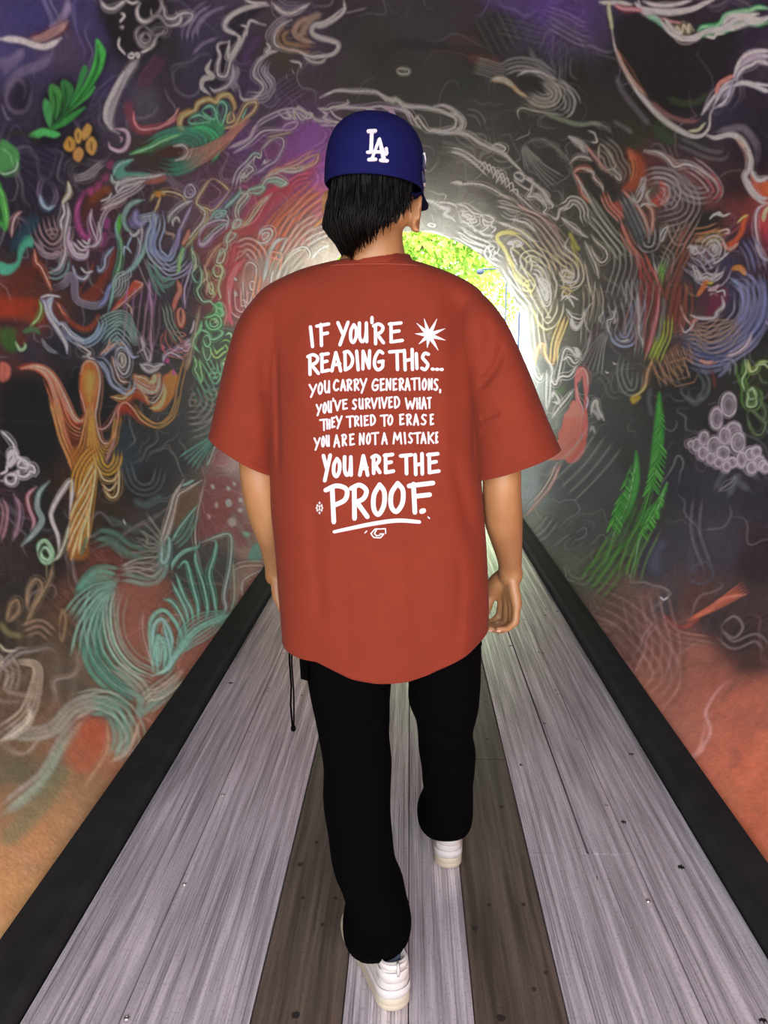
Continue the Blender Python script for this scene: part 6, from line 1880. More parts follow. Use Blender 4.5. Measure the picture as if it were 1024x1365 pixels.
# ---- body: one continuous figure
HEAD = P3(501, 236, 1.595); HYAW = math.radians(-20)
HR = Matrix.Rotation(HYAW, 3, 'Z')
def hp(x, y, z): return HEAD + HR @ Vector((x, y, z))
body = MB()
body.ell(hp(0, -0.006, 0.012), (0.074, 0.094, 0.100), HR, 24, 16)         # skull
body.ell(hp(0, 0.030, -0.045), (0.058, 0.058, 0.075), HR, 20, 12)         # face and jaw
body.ell(hp(0, 0.070, -0.100), (0.022, 0.018, 0.016), HR)                 # chin
body.ell(hp(0, 0.084, 0.020), (0.044, 0.010, 0.014), HR)                  # brow
limb(body, [(hp(0, 0.088, 0.012), 0.008, 1), (hp(0, 0.100, -0.018), 0.010, 1), (hp(0, 0.108, -0.036), 0.013, 0.8)], 10)   # nose
for s in (-1, 1):
    body.ell(hp(s * 0.011, 0.098, -0.039), (0.008, 0.009, 0.007), HR, 10, 8)
    body.ell(hp(s * 0.034, 0.070, -0.030), (0.020, 0.016, 0.020), HR, 12, 8)      # cheeks
    body.ell(hp(s * 0.050, 0.020, -0.070), (0.016, 0.030, 0.022), HR, 12, 8)      # jaw corner
body.ell(hp(0, 0.088, -0.062), (0.022, 0.010, 0.0055), HR, 12, 8)         # lips
body.ell(hp(0, 0.086, -0.072), (0.018, 0.010, 0.0060), HR, 12, 8)
def ear(c, s):
    R = HR @ Matrix.Rotation(math.radians(s * 22), 3, 'Z') @ Matrix.Rotation(math.radians(-10), 3, 'X')
    rim = [c + R @ Vector((s * 0.010 * (1 + 0.3 * math.sin(a)), 0.018 * math.cos(a) - 0.003 * math.sin(a), 0.031 * math.sin(a) - 0.001)) for a in np.linspace(-1.7, 3.6, 22)]
    limb(body, [(p, 0.0048 if i < 18 else 0.0035, 1) for i, p in enumerate(rim)], 8)
    body.ell(c, (0.0085, 0.019, 0.029), R, 14, 10); body.ell(c + HR @ Vector((-s * 0.008, 0.002, -0.002)), (0.010, 0.013, 0.022), HR, 14, 10)
    body.ell(c + R @ Vector((-0.001 * s, 0.004, -0.025)), (0.006, 0.009, 0.009), R, 12, 8)
ear(P3(552, 285, 1.60), 1)
ear(P3(443.5, 277, 1.60), -1)
# neck, trunk
limb(body, [(P3(500, 290, 1.615), 0.058, 1), (P3(498, 318, 1.600), 0.058, 1), (P3(498, 345, 1.600), 0.066, 1), (P3(498, 375, 1.61), 0.085, 0.9)], 26)
def vring(cx, cy, z, rx, ry, n=28, p=2.3):
    out = []
    for k in range(n):
        a = 2 * math.pi * k / n; c, s = math.cos(a), math.sin(a)
        out.append((cx + rx * math.copysign(abs(c) ** (2 / p), c), cy + ry * math.copysign(abs(s) ** (2 / p), s), z))
    return out
cx0 = P3(500, 500, 1.62).x
body.loft([vring(cx0, 1.62, z, rx, ry) for z, rx, ry in
           [(1.47, 0.06, 0.05), (1.44, 0.10, 0.06), (1.40, 0.15, 0.075), (1.32, 0.175, 0.10), (1.2, 0.165, 0.105), (1.05, 0.145, 0.095), (0.95, 0.15, 0.10), (0.86, 0.165, 0.105), (0.78, 0.15, 0.10)]])
# arms
R_SH, L_SH = P3(628, 440, 1.63), P3(372, 440, 1.63)
rw, lw_ = P3(680, 757, 1.75), P3(368, 757, 1.75)
limb(body, [(R_SH, 0.048, 1), (P3(655, 530, 1.62), 0.050, 1), (P3(668, 620, 1.60), 0.041, 1.05), (P3(669, 655, 1.605), 0.0405, 1.05), (P3(671, 690, 1.635), 0.0415, 1.0),
            (P3(676, 722, 1.685), 0.0345, 0.95), (P3(679.5, 745, 1.73), 0.0285, 0.85), (rw, 0.0275, 0.8), (P3(681, 768, 1.762), 0.029, 0.8)], 24)
limb(body, [(L_SH, 0.048, 1), (P3(350, 530, 1.62), 0.050, 1), (P3(345, 620, 1.60), 0.041, 1.05), (P3(349, 655, 1.605), 0.0405, 1.05), (P3(358, 690, 1.635), 0.0415, 1.0),
            (P3(365.5, 722, 1.685), 0.0345, 0.95), (P3(367.5, 745, 1.73), 0.0285, 0.85), (lw_, 0.0265, 0.8), (P3(369, 768, 1.762), 0.028, 0.8)], 24)
def hand(mp):
    """mp maps the right hand's measured joints to world points"""
    W = mp(681, 762, 1.755)
    kn = [mp(689.0, 806, 1.735), mp(684, 805, 1.755), mp(677.5, 801, 1.775), mp(670.5, 795, 1.794)]
    pip = [mp(687, 829, 1.728), mp(683, 832, 1.748), mp(675, 829, 1.768), mp(666, 821, 1.790)]
    dip = [mp(676, 838.5, 1.716), mp(669, 840, 1.733), mp(661, 836, 1.754), mp(655, 829, 1.778)]
    tip = [mp(664, 838.5, 1.708), mp(653, 838, 1.722), mp(649.5, 834, 1.745), mp(648, 828, 1.770)]
    rk = [0.0115, 0.0122, 0.0125, 0.0122]; rt = [0.0080, 0.0088, 0.0091, 0.0088]
    for k in range(4):
        limb(body, [(W + (kn[k] - W) * 0.05, 0.015, 1), (W.lerp(kn[k], 0.5), 0.0145, 1), (kn[k], rk[k] * 1.12, 1)], 14)
        limb(body, [(W.lerp(kn[k], 0.85), rk[k], 1), (kn[k], rk[k] * 1.05, 1), (kn[k].lerp(pip[k], 0.5), rk[k] * 0.86, 1), (pip[k], rk[k] * 0.90, 1),
                    (pip[k].lerp(dip[k], 0.5), rt[k] * 1.0, 1), (dip[k], rt[k] * 1.02, 1), (tip[k], rt[k] * 0.86, 1)], 12)
    # palm web fills between the metacarpals
    for t in (0.35, 0.55, 0.75):
        limb(body, [(W.lerp(kn[0], t), 0.0145, 1), (W.lerp(kn[1], t), 0.0150, 1), (W.lerp(kn[2], t), 0.0150, 1), (W.lerp(kn[3], t), 0.0140, 1)], 12)
    th = [mp(673, 766, 1.775), mp(661, 779, 1.790), mp(654, 794, 1.795), mp(650.5, 807, 1.788), mp(649, 815, 1.778)]
    limb(body, [(th[0], 0.020, 1), (th[1], 0.0225, 1), (th[2], 0.0145, 1), (th[3], 0.0120, 1), (th[4], 0.0098, 1)], 14)
    limb(body, [(th[1], 0.018, 1), (W.lerp(kn[3], 0.6), 0.016, 1)], 12)
    limb(body, [(th[1].lerp(th[2], 0.5), 0.013, 1), (W.lerp(kn[3], 0.8), 0.0135, 1)], 12)
    return tip, dip, th
rt_, rd_, rth = hand(lambda x, y, Y: P3(x, y, Y))
lt_, ld_, lth = hand(lambda x, y, Y: P3(368 - (x - 681) + max(0, y - 762) * 0.22, 757 + (y - 757) * 0.78, Y))
# legs inside the trousers
heelL = ground(528, 1345); heelR = ground(597, 1157)
ankL, ankR = Vector((heelL[0] - 0.012, heelL[1] + 0.075, 0.11)), Vector((heelR[0] + 0.005, heelR[1] + 0.07, 0.10))
hipL, hipR = Vector((cx0 - 0.085, 1.62, 0.84)), Vector((cx0 + 0.085, 1.64, 0.84))
kL = P3(478, 1065, 1.56); kR = P3(597, 1003, 1.755)
ankL = P3(505, 1215, 1.455); ankR = P3(594, 1085, 1.84)
for hip, way, an in ((hipL, [(466, 904, 1.612), (474, 1003, 1.58), (478, 1065, 1.56), (486, 1120, 1.52), (498, 1180, 1.48)], ankL),
                     (hipR, [(591, 900, 1.672), (594, 955, 1.708), (597, 1003, 1.755), (597, 1052, 1.797), (595, 1072, 1.818)], ankR)):
    limb(body, [(hip, 0.060, 1)] + [(P3(*q), r_, 1) for q, r_ in zip(way, (0.056, 0.050, 0.047, 0.046, 0.040))] + [(an, 0.034, 1), (Vector((an.x, an.y + 0.01, 0.06)), 0.030, 1)], 20)
BODY = remesh(body, 'body', 0.0039, M_SKIN, PER, 3)

# nails on the fingers that show
M_NAIL = simple('pale_nail', (0.62, 0.36, 0.27), 0.3)
def nail(tip, dip, s=1.0):
    d = (tip - dip).normalized(); out = Vector((0.25, -0.5, -0.85)); out = (out - d * out.dot(d)).normalized(); w = d.cross(out)
    mb = MB(); R = Matrix((w, d, out)).transposed()
    mb.ell(tip + out * 0.0050 * s - d * 0.001, (0.0050, 0.0065, 0.0022), R, 12, 6)
    reparent(mb.build('fingernail', M_NAIL, None, True), PER)
for t, d in list(zip(rt_, rd_)) + list(zip(lt_, ld_)): nail(t, d)
nail(rth[4], rth[3]); nail(lth[4], lth[3])
M_EYE = simple('eye_white', (0.8, 0.78, 0.75), 0.2); M_IRIS = simple('brown_iris', (0.05, 0.02, 0.01), 0.2); M_BROW = M_HAIR
for s in (-1, 1):
    mb = MB(); mb.ell(hp(s * 0.031, 0.076, 0.001), (0.0115, 0.0115, 0.0085), HR, 14, 10); e = mb.build('eye', M_EYE, None, True)
    mb = MB(); mb.ell(hp(s * 0.031, 0.0855, 0.001), (0.005, 0.003, 0.005), HR, 12, 8); mb.build('iris', M_IRIS, e, True)
    reparent(e, PER)
    mb = MB(); limb(mb, [(hp(s * 0.016, 0.092, 0.024), 0.0028, 1), (hp(s * 0.032, 0.088, 0.028), 0.003, 1), (hp(s * 0.046, 0.078, 0.024), 0.002, 1)], 8)
    reparent(mb.build('eyebrow', M_BROW, None, True), PER)

# ---- hair
def hair():
    mb = MB(); rg = random.Random(5); n = 30
    def zt(t):      # t 0 = left ear, 1 = right ear, running round the back
        return float(np.interp(t, [0, 0.06, 0.13, 0.22, 0.32, 0.45, 0.6, 0.72, 0.86, 1.0], [1.570, 1.530, 1.500, 1.484, 1.490, 1.502, 1.515, 1.533, 1.556, 1.60]))
    def pos(t, z, off=0.0):
        a = math.pi + math.radians(-8) + t * (math.pi + math.radians(2))   # around the back: left (-x) -> back (-y) -> right (+x)
        bulge = 0.009 * math.exp(-((z - 1.560) / 0.035) ** 2) * (0.55 + 0.9 * math.sin(math.pi * min(1, t * 1.25)))
        tuck = max(0.0, 1.545 - z) * (0.55 + 0.25 * (t < 0.35))
        rx, ry = 0.078 + off + bulge - tuck * 0.75, 0.099 + off + bulge - tuck * (0.9 + 0.4 * t)
        sh = 0.0075 * (1 - t) * min(1.0, max(0.0, (1.62 - z) / 0.05))
        return HEAD + HR @ Vector((rx * math.cos(a), ry * math.sin(a) - 0.006, 0)) + Vector((sh, 0, z - HEAD.z))
    # the mass of hair
    rings = []
    ts = np.linspace(0.0, 1.0, 40)
    for k in range(13):
        q = k / 12
        rings.append([pos(t, 1.665 + (zt(t) + 0.010 - 1.665) * q, 0.0) for t in ts] + [pos(t, 1.665 + (zt(t) + 0.014 - 1.665) * q, -0.022) for t in ts[::-1]])
    mb.loft(rings)
    HM = mb.build('hair', M_HAIR, None, True)
    reparent(HM, PER)
    st = MB()
    for k in range(950):
        t = rg.uniform(-0.01, 1.0); kk_ = round(t * 26); t += (kk_ / 26 - t) * 0.45 * (k % 4 != 0); z1 = zt(t) - rg.uniform(-0.012, 0.016) * (1.1 - 0.6 * t); ph = rg.uniform(0, 6.28); am = rg.uniform(0.001, 0.0085) * (1.2 - 0.8 * t)
        drift = (rg.uniform(0.0, 0.06) if t < 0.2 else rg.uniform(-0.10, 0.0)) + rg.uniform(-0.025, 0.025); o = rg.uniform(0.0, 0.006)
        pts = []; m_ = 9; z0 = rg.uniform(1.60, 1.64) if k % 3 == 0 else 1.652
        for i in range(m_):
            q = i / (m_ - 1); z = z0 + (z1 - z0) * q
            pts.append(pos(min(1.0, max(-0.02, t + drift * q * q)), z, min(1, q * 2) * o + min(1, q * 2.5) * am * math.sin((kk_ * 1.7 if k % 3 else ph) + q * 6) + 0.004 * q * q * (1 if t < 0.3 else 0.3)))
        st.tube(pts, [0.0011, 0.0015, 0.0016, 0.0016, 0.0016, 0.0015, 0.0013, 0.001, 0.0004], 4)
    s_ = st.build('hair_strands', M_HAIR, None, True); s_['kind'] = 'stuff'
    s_.parent = HM
hair()

# ---- cap
CAPC = P3(499.5, 251, 1.590)
CT = Matrix.Rotation(HYAW, 3, 'Z') @ Matrix.Rotation(math.radians(-3), 3, 'X') @ Matrix.Rotation(math.radians(1.5), 3, 'Y')
def cp(x, y, z): return CAPC + CT @ Vector((x, y, z))
def cap():
    prof = [(0.000, 0.985), (0.004, 1.0), (0.020, 1.003), (0.045, 0.995), (0.066, 0.965), (0.084, 0.91), (0.099, 0.83), (0.111, 0.72), (0.120, 0.59), (0.126, 0.44), (0.1295, 0.28), (0.131, 0.12), (0.1312, 0.02)]
    pz = np.array(prof); q = smooth_path(pz, 0.006)
    n = 84
    def ring(z, s, inset=0.0):
        out = []
        for k in range(n):
            a = 2 * math.pi * k / n
            seam = 0.0011 * max(0, 1 - abs(((a / (math.pi / 3) + 0.5) % 1) - 0.5) * 26) * (1 if z > 0.012 else 0)   # six panels
            rx, ry = 0.0945 * s - inset - seam, 0.111 * s - inset - seam
            if math.sin(a) > 0: ry *= 0.97
            out.append(cp(rx * math.cos(a), ry * math.sin(a), z))
        return out
    mb = MB(); mb.loft([ring(z, s) for z, s in q] , cap=False)
    mb.loft([ring(z, s, 0.003) for z, s in q[::-1]], cap=False)
    mb.loft([ring(q[0][0], q[0][1]), ring(q[0][0] - 0.0015, q[0][1] - 0.015), ring(q[0][0], q[0][1], 0.003)], cap=False)
    c = mb.build('cap', M_CAP, None, True)
    bm = bmesh.new(); bm.from_mesh(c.data); bmesh.ops.recalc_face_normals(bm, faces=bm.faces); bm.to_mesh(c.data); bm.free()
    reparent(c, PER)
    def sub(o):
        o.parent = c; return o
    # brim: curved plate in front, away from the camera
    rows = []
    for i in range(13):
        v = i / 12; row = []
        for k in range(33):
            u = -1 + 2 * k / 32; a = math.pi / 2 - u * 1.12
            bx, by = 0.094 * math.cos(a), 0.107 * math.sin(a)
            reach = 0.072 * (1 - abs(u) ** 3.2)
            row.append(cp(bx * (1 + 0.04 * v), by + reach * v, 0.003 - 0.006 * v - 0.014 * (abs(bx) / 0.094) ** 2 * (0.25 + 0.6 * v)))
        rows.append(row)
    b = MB(); b.loft([[*r, *[p - CT @ Vector((0, 0, 0.003)) for p in r[::-1]]] for r in rows])
    sub(b.build('brim', M_CAP, None, True))
    k = MB(); k.ell(cp(0, 0, 0.1325), (0.008, 0.008, 0.004), CT, 14, 8); sub(k.build('button', M_CAP, None, True))
    # side patch (left) and side emblem (right)
    pt = MB()
    for j in range(5):
        for i in range(6):
            a = math.pi + 0.06 + i * 0.035; z = 0.030 + j * 0.011
            pt.ell(cp(0.0955 * math.cos(a), 0.112 * math.sin(a), z), (0.0016, 0.0022, 0.0042), CT, 6, 4)
    sub(pt.build('side_patch', simple('grey_thread', (0.25, 0.27, 0.32), 0.7), None, True))
    em = MB()
    for (a0, z0, a1, z1) in [(0.02, 0.060, 0.10, 0.036), (0.02, 0.036, 0.16, 0.030), (0.03, 0.014, 0.16, 0.004)]:
        em.tube([cp(0.0975 * math.cos(a0), 0.114 * math.sin(a0), z0), cp(0.099 * math.cos((a0 + a1) / 2), 0.116 * math.sin((a0 + a1) / 2), (z0 + z1) / 2), cp(0.0975 * math.cos(a1), 0.114 * math.sin(a1), z1)], 0.0026, 6)
    sub(em.build('side_emblem', M_THREAD, None, True))
    dk = MB()
    for (a0, z0, a1, z1) in [(0.00, 0.055, 0.04, 0.030), (0.00, 0.027, 0.05, 0.006)]:
        dk.tube([cp(0.097 * math.cos(a0), 0.114 * math.sin(a0), z0), cp(0.0995 * math.cos(a1), 0.116 * math.sin(a1), z1)], [0.002, 0.0042], 6)
    sub(dk.build('side_emblem_dark_thread', simple('navy_thread', (0.01, 0.01, 0.04), 0.7), None, True))  # dark navy stitches of the side embroidery
    return c, sub
CAP, cap_sub = cap()

# ---- lettering that lies on a surface
def bvh_of(objs):
    V = []; Fs = []
    for o in objs:
        k = len(V); V += [v.co.copy() for v in o.data.vertices]; Fs += [tuple(i + k for i in p.vertices) for p in o.data.polygons]
    return BVHTree.FromPolygons(V, Fs)
ORG = Vector(CO)
def on_surface(bvh, px, py, off, away=0.0):
    d = Vector(ray(px, py)).normalized()
    h = bvh.ray_cast(ORG, d)
    if h[0] is None: return None
    nrm = h[1] if h[1].dot(d) < 0 else -h[1]
    return h[0] + nrm * off
def ribbon(mb, bvh, pts, w, off, thick=0.0, ends=True):
    """a painted stroke of width w (photo px) laid on a surface"""
    P = smooth_path(pts, 1.2) if len(pts) > 2 else smooth_path(pts, 1.5)
    w = np.interp(np.linspace(0, 1, len(P)), np.linspace(0, 1, len(w)), w) if hasattr(w, '__len__') else np.full(len(P), float(w))
    d = np.gradient(P, axis=0); d /= np.maximum(np.linalg.norm(d, axis=1), 1e-6)[:, None]; nn = np.stack([-d[:, 1], d[:, 0]], 1)
    sec = []
    if ends:
        for a in (1.3, 0.8): sec.append((P[0] - d[0] * w[0] / 2 * math.sin(a), nn[0], w[0] * math.cos(a)))
    for i in range(len(P)): sec.append((P[i], nn[i], w[i]))
    if ends:
        for a in (0.8, 1.3): sec.append((P[-1] + d[-1] * w[-1] / 2 * math.sin(a), nn[-1], w[-1] * math.cos(a)))
    rows = []
    for c, n_, ww in sec:
        row = [on_surface(bvh, *(c + n_ * ww * q), off) for q in (-0.5, 0, 0.5)]
        if any(r is None for r in row): row = None
        elif thick:
            lo = [on_surface(bvh, *(c + n_ * ww * q), -0.0005) for q in (0.54, -0.54)]
            if any(r is None for r in lo): row = None
            else: row = row + lo
        rows.append(row)
    for i in range(len(rows) - 1):
        if rows[i] is None or rows[i + 1] is None: continue
        a, b = rows[i], rows[i + 1]; n = len(a)
        fs = [(j, j + 1, n + j + 1, n + j) for j in range(2)]
        if thick: fs += [(2, 3, n + 3, n + 2), (4, 0, n, n + 4)]
        if thick and (i == 0): fs += [(0, 4, 3, 2, 1)]
        if thick and (i == len(rows) - 2): fs += [(n, n + 1, n + 2, n + 3, n + 4)]
        mb.add(a + b, fs)

cap_b = bvh_of([CAP])
lg = MB()
def C5(pts): return [(400 + x / 5.12, 140 + y / 5.12) for x, y in pts]
for pts, w in [([(467, 183), (512, 181)], 4.6), ([(490, 183), (485, 322)], 4.9), ([(461, 325), (530, 322), (590, 328)], 4.2), ([(586, 300), (586, 338)], 4.4),
               ([(538, 238), (512, 310), (492, 368)], [4.2, 3.6, 4.4]), ([(541, 236), (556, 300), (570, 372)], [4.4, 5.4, 5.2]), ([(470, 375), (514, 373)], 4.6), ([(549, 379), (592, 383)], 4.6)]:
    ribbon(lg, cap_b, C5(pts), w, 0.0028, 1)
o_ = lg.build('emblem', M_THREAD, None); o_['label'] = 'white embroidered interlocked LA emblem'; cap_sub(o_)

# ---- shirt
YC = 1.625
T_ROWS = [  # photo row, left edge, right edge, half depth
    (349, 455, 545, .080), (352, 436, 560, .084), (360, 404, 586, .090), (370, 380, 611, .095), (381, 359, 631, .100), (394, 344, 645, .104), (410, 336, 651, .109),
    (435, 336, 652, .114), (470, 342, 648, .122), (510, 350, 643, .129), (560, 356, 641, .134), (620, 360, 642, .140), (680, 364, 645, .146),
    (740, 369, 648, .150), (800, 373, 649, .152), (850, 376, 648, .150), (905, 378, 644, .147), (940, 380, 642, .145)]
def crease_field(lines, Y):
    """polylines in photo px at distance Y -> function giving an inward dent (m)"""
    segs = []
    for pts, wid, dep in lines:
        q = smooth_path([tuple(np.array(P3(x, y, Y))[[0, 2]]) for x, y in pts], 0.01)
        segs.append((q, wid, dep))
    def f(x, z):
        x = np.asarray(x, float); z = np.asarray(z, float); d = np.zeros(x.shape)
        for q, wid, dep in segs:
            best = np.full(x.shape, 9.0); bi = np.zeros(x.shape)
            for i in range(len(q)):
                dd = np.hypot(q[i, 0] - x, q[i, 1] - z); m = dd < best
                best = np.where(m, dd, best); bi = np.where(m, i, bi)
            t = bi / (len(q) - 1)
            d += dep * np.exp(-(best / wid) ** 2) * np.minimum(1, 4 * np.minimum(t, 1 - t) + 0.25)
        return d
    return f
def torso():
    A = np.array([[r[0], r[1], r[2], r[3]] for r in T_ROWS], float)
    rows = smooth_path(A, 3.9)
    cf = crease_field([([(622, 408), (633, 440), (638, 480), (640, 530)], 0.012, 0.014),
                       ([(600, 385), (616, 420), (622, 470)], 0.020, 0.009),
                       ([(361, 455), (362, 520), (364, 580), (366, 640)], 0.007, 0.009), ([(640, 500), (637, 560), (636, 640)], 0.007, 0.008),
                       ([(604, 610), (618, 660), (634, 725)], 0.014, 0.008), ([(632, 700), (640, 760)], 0.014, 0.003),
                       ([(576, 400), (590, 460), (592, 560), (600, 640)], 0.022, -0.007),
                       ([(410, 410), (400, 470), (398, 560)], 0.03, -0.006),
                       ([(418, 660), (422, 740), (430, 850)], 0.016, 0.005), ([(560, 700), (556, 780), (560, 880)], 0.02, 0.005), ([(500, 745), (506, 800), (500, 880)], 0.025, -0.004), ([(610, 740), (616, 800), (606, 870)], 0.016, 0.006), ([(455, 760), (462, 830), (470, 890)], 0.018, 0.004),
                       ([(440, 395), (500, 405), (560, 398)], 0.02, 0.0025)], 1.49)
    n = 200; rings = []
    ks = np.arange(n) * 2 * math.pi / n; c = np.cos(ks); s = np.sin(ks); p = 2.45
    for py, xl, xr, hd in rows:
        l, r = P3(xl, py, YC), P3(xr, py, YC); cx, hw, z = (l.x + r.x) / 2, (r.x - l.x) / 2, (l.z + r.z) / 2
        x = cx + hw * np.sign(c) * np.abs(c) ** (2 / p); y = YC + hd * np.sign(s) * np.abs(s) ** (2 / p)
        back = s < 0
        y = y + np.where(back, cf(x, np.full(n, z)) * np.minimum(1, -s * 2), 0)
        low = max(0.0, min(1.0, (1.25 - z) / 0.5))
        y = y + low * 0.005 * np.sin(ks * 7 + 1.3 + z * 2.2) * np.abs(s) ** 0.5
        x = x + low * 0.003 * np.sin(ks * 9 + z * 5)
        y = y - np.where(back, 0.009 * (np.exp(-((x - cx - 0.085) / 0.05) ** 2) + np.exp(-((x - cx + 0.085) / 0.05) ** 2)) * math.exp(-((z - 1.33) / 0.08) ** 2), 0)
        nz = np.array([mnoise.noise(Vector((a_ * 8, b_ * 8, z * 5))) for a_, b_ in zip(x, y)]) * 0.0035
        rings.append([(a_, b_, z) for a_, b_ in zip(x + nz * c, y + nz * s)])
    mb = MB(); mb.loft(rings, cap=False)
    me = bpy.data.meshes.new('shirt'); me.from_pydata(mb.v, [], mb.f)
    bm = bmesh.new(); bm.from_mesh(me)
    # curved hem: lower at the back left, higher at the right
    nrm = Vector((0.05, 0.28, -1.0)); p0 = P3(460, 911, 1.478)
    bmesh.ops.bisect_plane(bm, geom=bm.verts[:] + bm.edges[:] + bm.faces[:], plane_co=p0, plane_no=nrm, clear_outer=True)
    bmesh.ops.recalc_face_normals(bm, faces=bm.faces)
    # a stitched hem: shallow groove 2 cm above the edge
    nn = nrm.normalized()
    for v in bm.verts:
        d = -(v.co - p0).dot(nn)
        g_ = math.exp(-((d - 0.02) / 0.0022) ** 2) * 0.0016
        if g_ > 1e-5: v.co -= v.normal * g_
    for v in bm.verts:
        if v.co.z < 1.05:
            w_ = min(1.0, (1.05 - v.co.z) / 0.38) ** 2
            v.co.z += w_ * float(np.interp(v.co.x, [-.25, -.19, -.165, -.118, -.06, 0.0, .04, .08, .13, .17, .23], [.036, .036, .026, .008, 0, 0, .005, .015, .030, .037, .038]))
    bm.to_mesh(me); bm.free()
    me.polygons.foreach_set('use_smooth', np.ones(len(me.polygons), bool))
    o = bpy.data.objects.new('shirt', me); COL.objects.link(o); me.materials.append(M_RUSTSHIRT)
    reparent(o, PER)
    s = o.modifiers.new('thickness', 'SOLIDIFY'); s.thickness = 0.0018; s.offset = -1
    return o
SHIRT = torso()
def shirt_sub(o):
    o.parent = SHIRT; return o

def sleeve(rows, Ys, hd, creases, side):
    """rows: (outer px, inner px) pairs; the tube's cross-section lies between them"""
    A = np.array([[*o, *i, y, h] for (o, i), y, h in zip(rows, Ys, hd)], float)
    Q = smooth_path(A, 3.0); n = 140; rings = []
    cf = crease_field(creases, 1.52)
    for q in Q:
        o, i = P3(q[0], q[1], q[4]), P3(q[2], q[3], q[4]); c = (o + i) / 2; ax = (o - i) / 2
        k_ = np.arange(n) * 2 * math.pi / n; cc = np.cos(k_); ss = np.sin(k_); p = 2.2
        V_ = np.array(c)[None] + np.array(ax)[None] * (np.sign(cc) * np.abs(cc) ** (2 / p))[:, None]
        V_[:, 1] += q[5] * np.sign(ss) * np.abs(ss) ** (2 / p)
        V_[:, 1] += np.where(ss < 0, cf(V_[:, 0], V_[:, 2]) * np.minimum(1, -ss * 2), 0)
        V_[:, 1] += np.array([mnoise.noise(Vector(v) * 11) for v in V_]) * 0.004 * np.sign(ss)
        rings.append([Vector(v) for v in V_])
    # stitched cuff groove and turned edge
    m_ = len(rings)
    for j in (m_ - 7, m_ - 6):
        c = sum((Vector(v) for v in rings[j]), Vector()) / n
        rings[j] = [c + (Vector(v) - c) * 0.988 for v in rings[j]]
    c = sum((Vector(v) for v in rings[-1]), Vector()) / n
    rings.append([c + (Vector(v) - c) * 0.97 for v in rings[-1]])
    inner = [[c2 + (Vector(v) - c2) * 0.965 for v in r] for r in rings[-2:-30:-1] for c2 in [sum((Vector(v) for v in r), Vector()) / n]]
    mb = MB(); mb.loft([[tuple(v) for v in r] for r in rings + inner], cap=False)
    o = mb.build('sleeve', M_RUSTSHIRT, None, True)
    bm = bmesh.new(); bm.from_mesh(o.data); bmesh.ops.recalc_face_normals(bm, faces=bm.faces); bm.to_mesh(o.data); bm.free()
    return shirt_sub(o)
SL_R = sleeve([((632, 384), (600, 440)), ((653, 402), (600, 470)), ((674, 430), (610, 500)), ((692, 467), (621, 535)), ((711, 512), (626, 575)), ((730, 560), (629, 612)), ((746.5, 597), (631, 638))],
              [1.625, 1.622, 1.620, 1.618, 1.616, 1.614, 1.612], [.075, .088, .092, .092, .092, .094, .098],
              [([(671, 457), (664, 485), (650, 505), (638, 519)], 0.009, 0.012), ([(640, 562), (652, 556), (668, 548)], 0.007, 0.007), ([(640, 577), (655, 578), (668, 583)], 0.006, 0.006),
               ([(690, 500), (700, 540), (716, 590)], 0.02, -0.004), ([(650, 420), (652, 460), (646, 500)], 0.012, 0.006)], 1)
SL_L = sleeve([((356, 385), (400, 440)), ((337, 403), (394, 465)), ((320, 428), (384, 500)), ((307, 466), (378, 530)), ((296, 510), (375, 572)), ((287, 552), (373, 608)), ((280.5, 579), (373, 633))],
              [1.625, 1.622, 1.620, 1.618, 1.616, 1.614, 1.612], [.075, .088, .092, .092, .090, .090, .092],
              [([(350, 455), (349, 500), (356, 560), (360, 620)], 0.010, 0.005), ([(331, 560), (333, 585), (336, 608)], 0.012, 0.003), ([(318, 450), (312, 500), (306, 560)], 0.02, -0.003),
               ([(330, 500), (344, 520), (358, 530)], 0.010, 0.003)], -1)
def make_collar():
    mb = MB(); n = 90; rings = []
    for (ex, dz, dn) in [(0.011, -0.020, 0), (0.008, -0.006, 0.0), (0.001, 0.008, 0), (-0.004, 0.0095, 0), (-0.006, 0.006, 0), (-0.001, -0.012, 0)]:
        r = []
        for k in range(n):
            a = 2 * math.pi * k / n; c, s = math.cos(a), math.sin(a)
            l, rr = P3(459, 345, 1.61), P3(543, 343, 1.61)
            cx = (l.x + rr.x) / 2; hw = (rr.x - l.x) / 2 + 0.004
            zc = l.z + (-0.030 if s > 0 else -0.004) * abs(s) + 0.002 * math.sin(3 * a)
            r.append((cx + (hw + ex) * c, 1.612 + (0.070 + ex) * s, zc + dz))
        rings.append(r)
    mb.loft(rings, cap=False)
    o = mb.build('collar', M_RUSTSHIRT, None, True)
    sd = o.modifiers.new('w', 'SOLIDIFY'); sd.thickness = 0.002
    return shirt_sub(o)
COLLAR = make_collar()
def seam_line():
    # the stitched neck seam below the ribbed band
    sb_ = bvh_of([SHIRT, COLLAR]); mb = MB(); pts = []
    for x in np.linspace(441, 557, 40):
        y = 354.0 - 2.5 * (1 - ((x - 499) / 58) ** 2)
        p = on_surface(sb_, x, y, 0.0004)
        if p is not None: pts.append(p)
    if len(pts) > 3: mb.tube(pts, 0.0013, 6); shirt_sub(mb.build('seam', M_SEAM, None, True))
M_SEAM = simple('rust_red_thread', (0.17, 0.024, 0.010), 0.8)
seam_line()

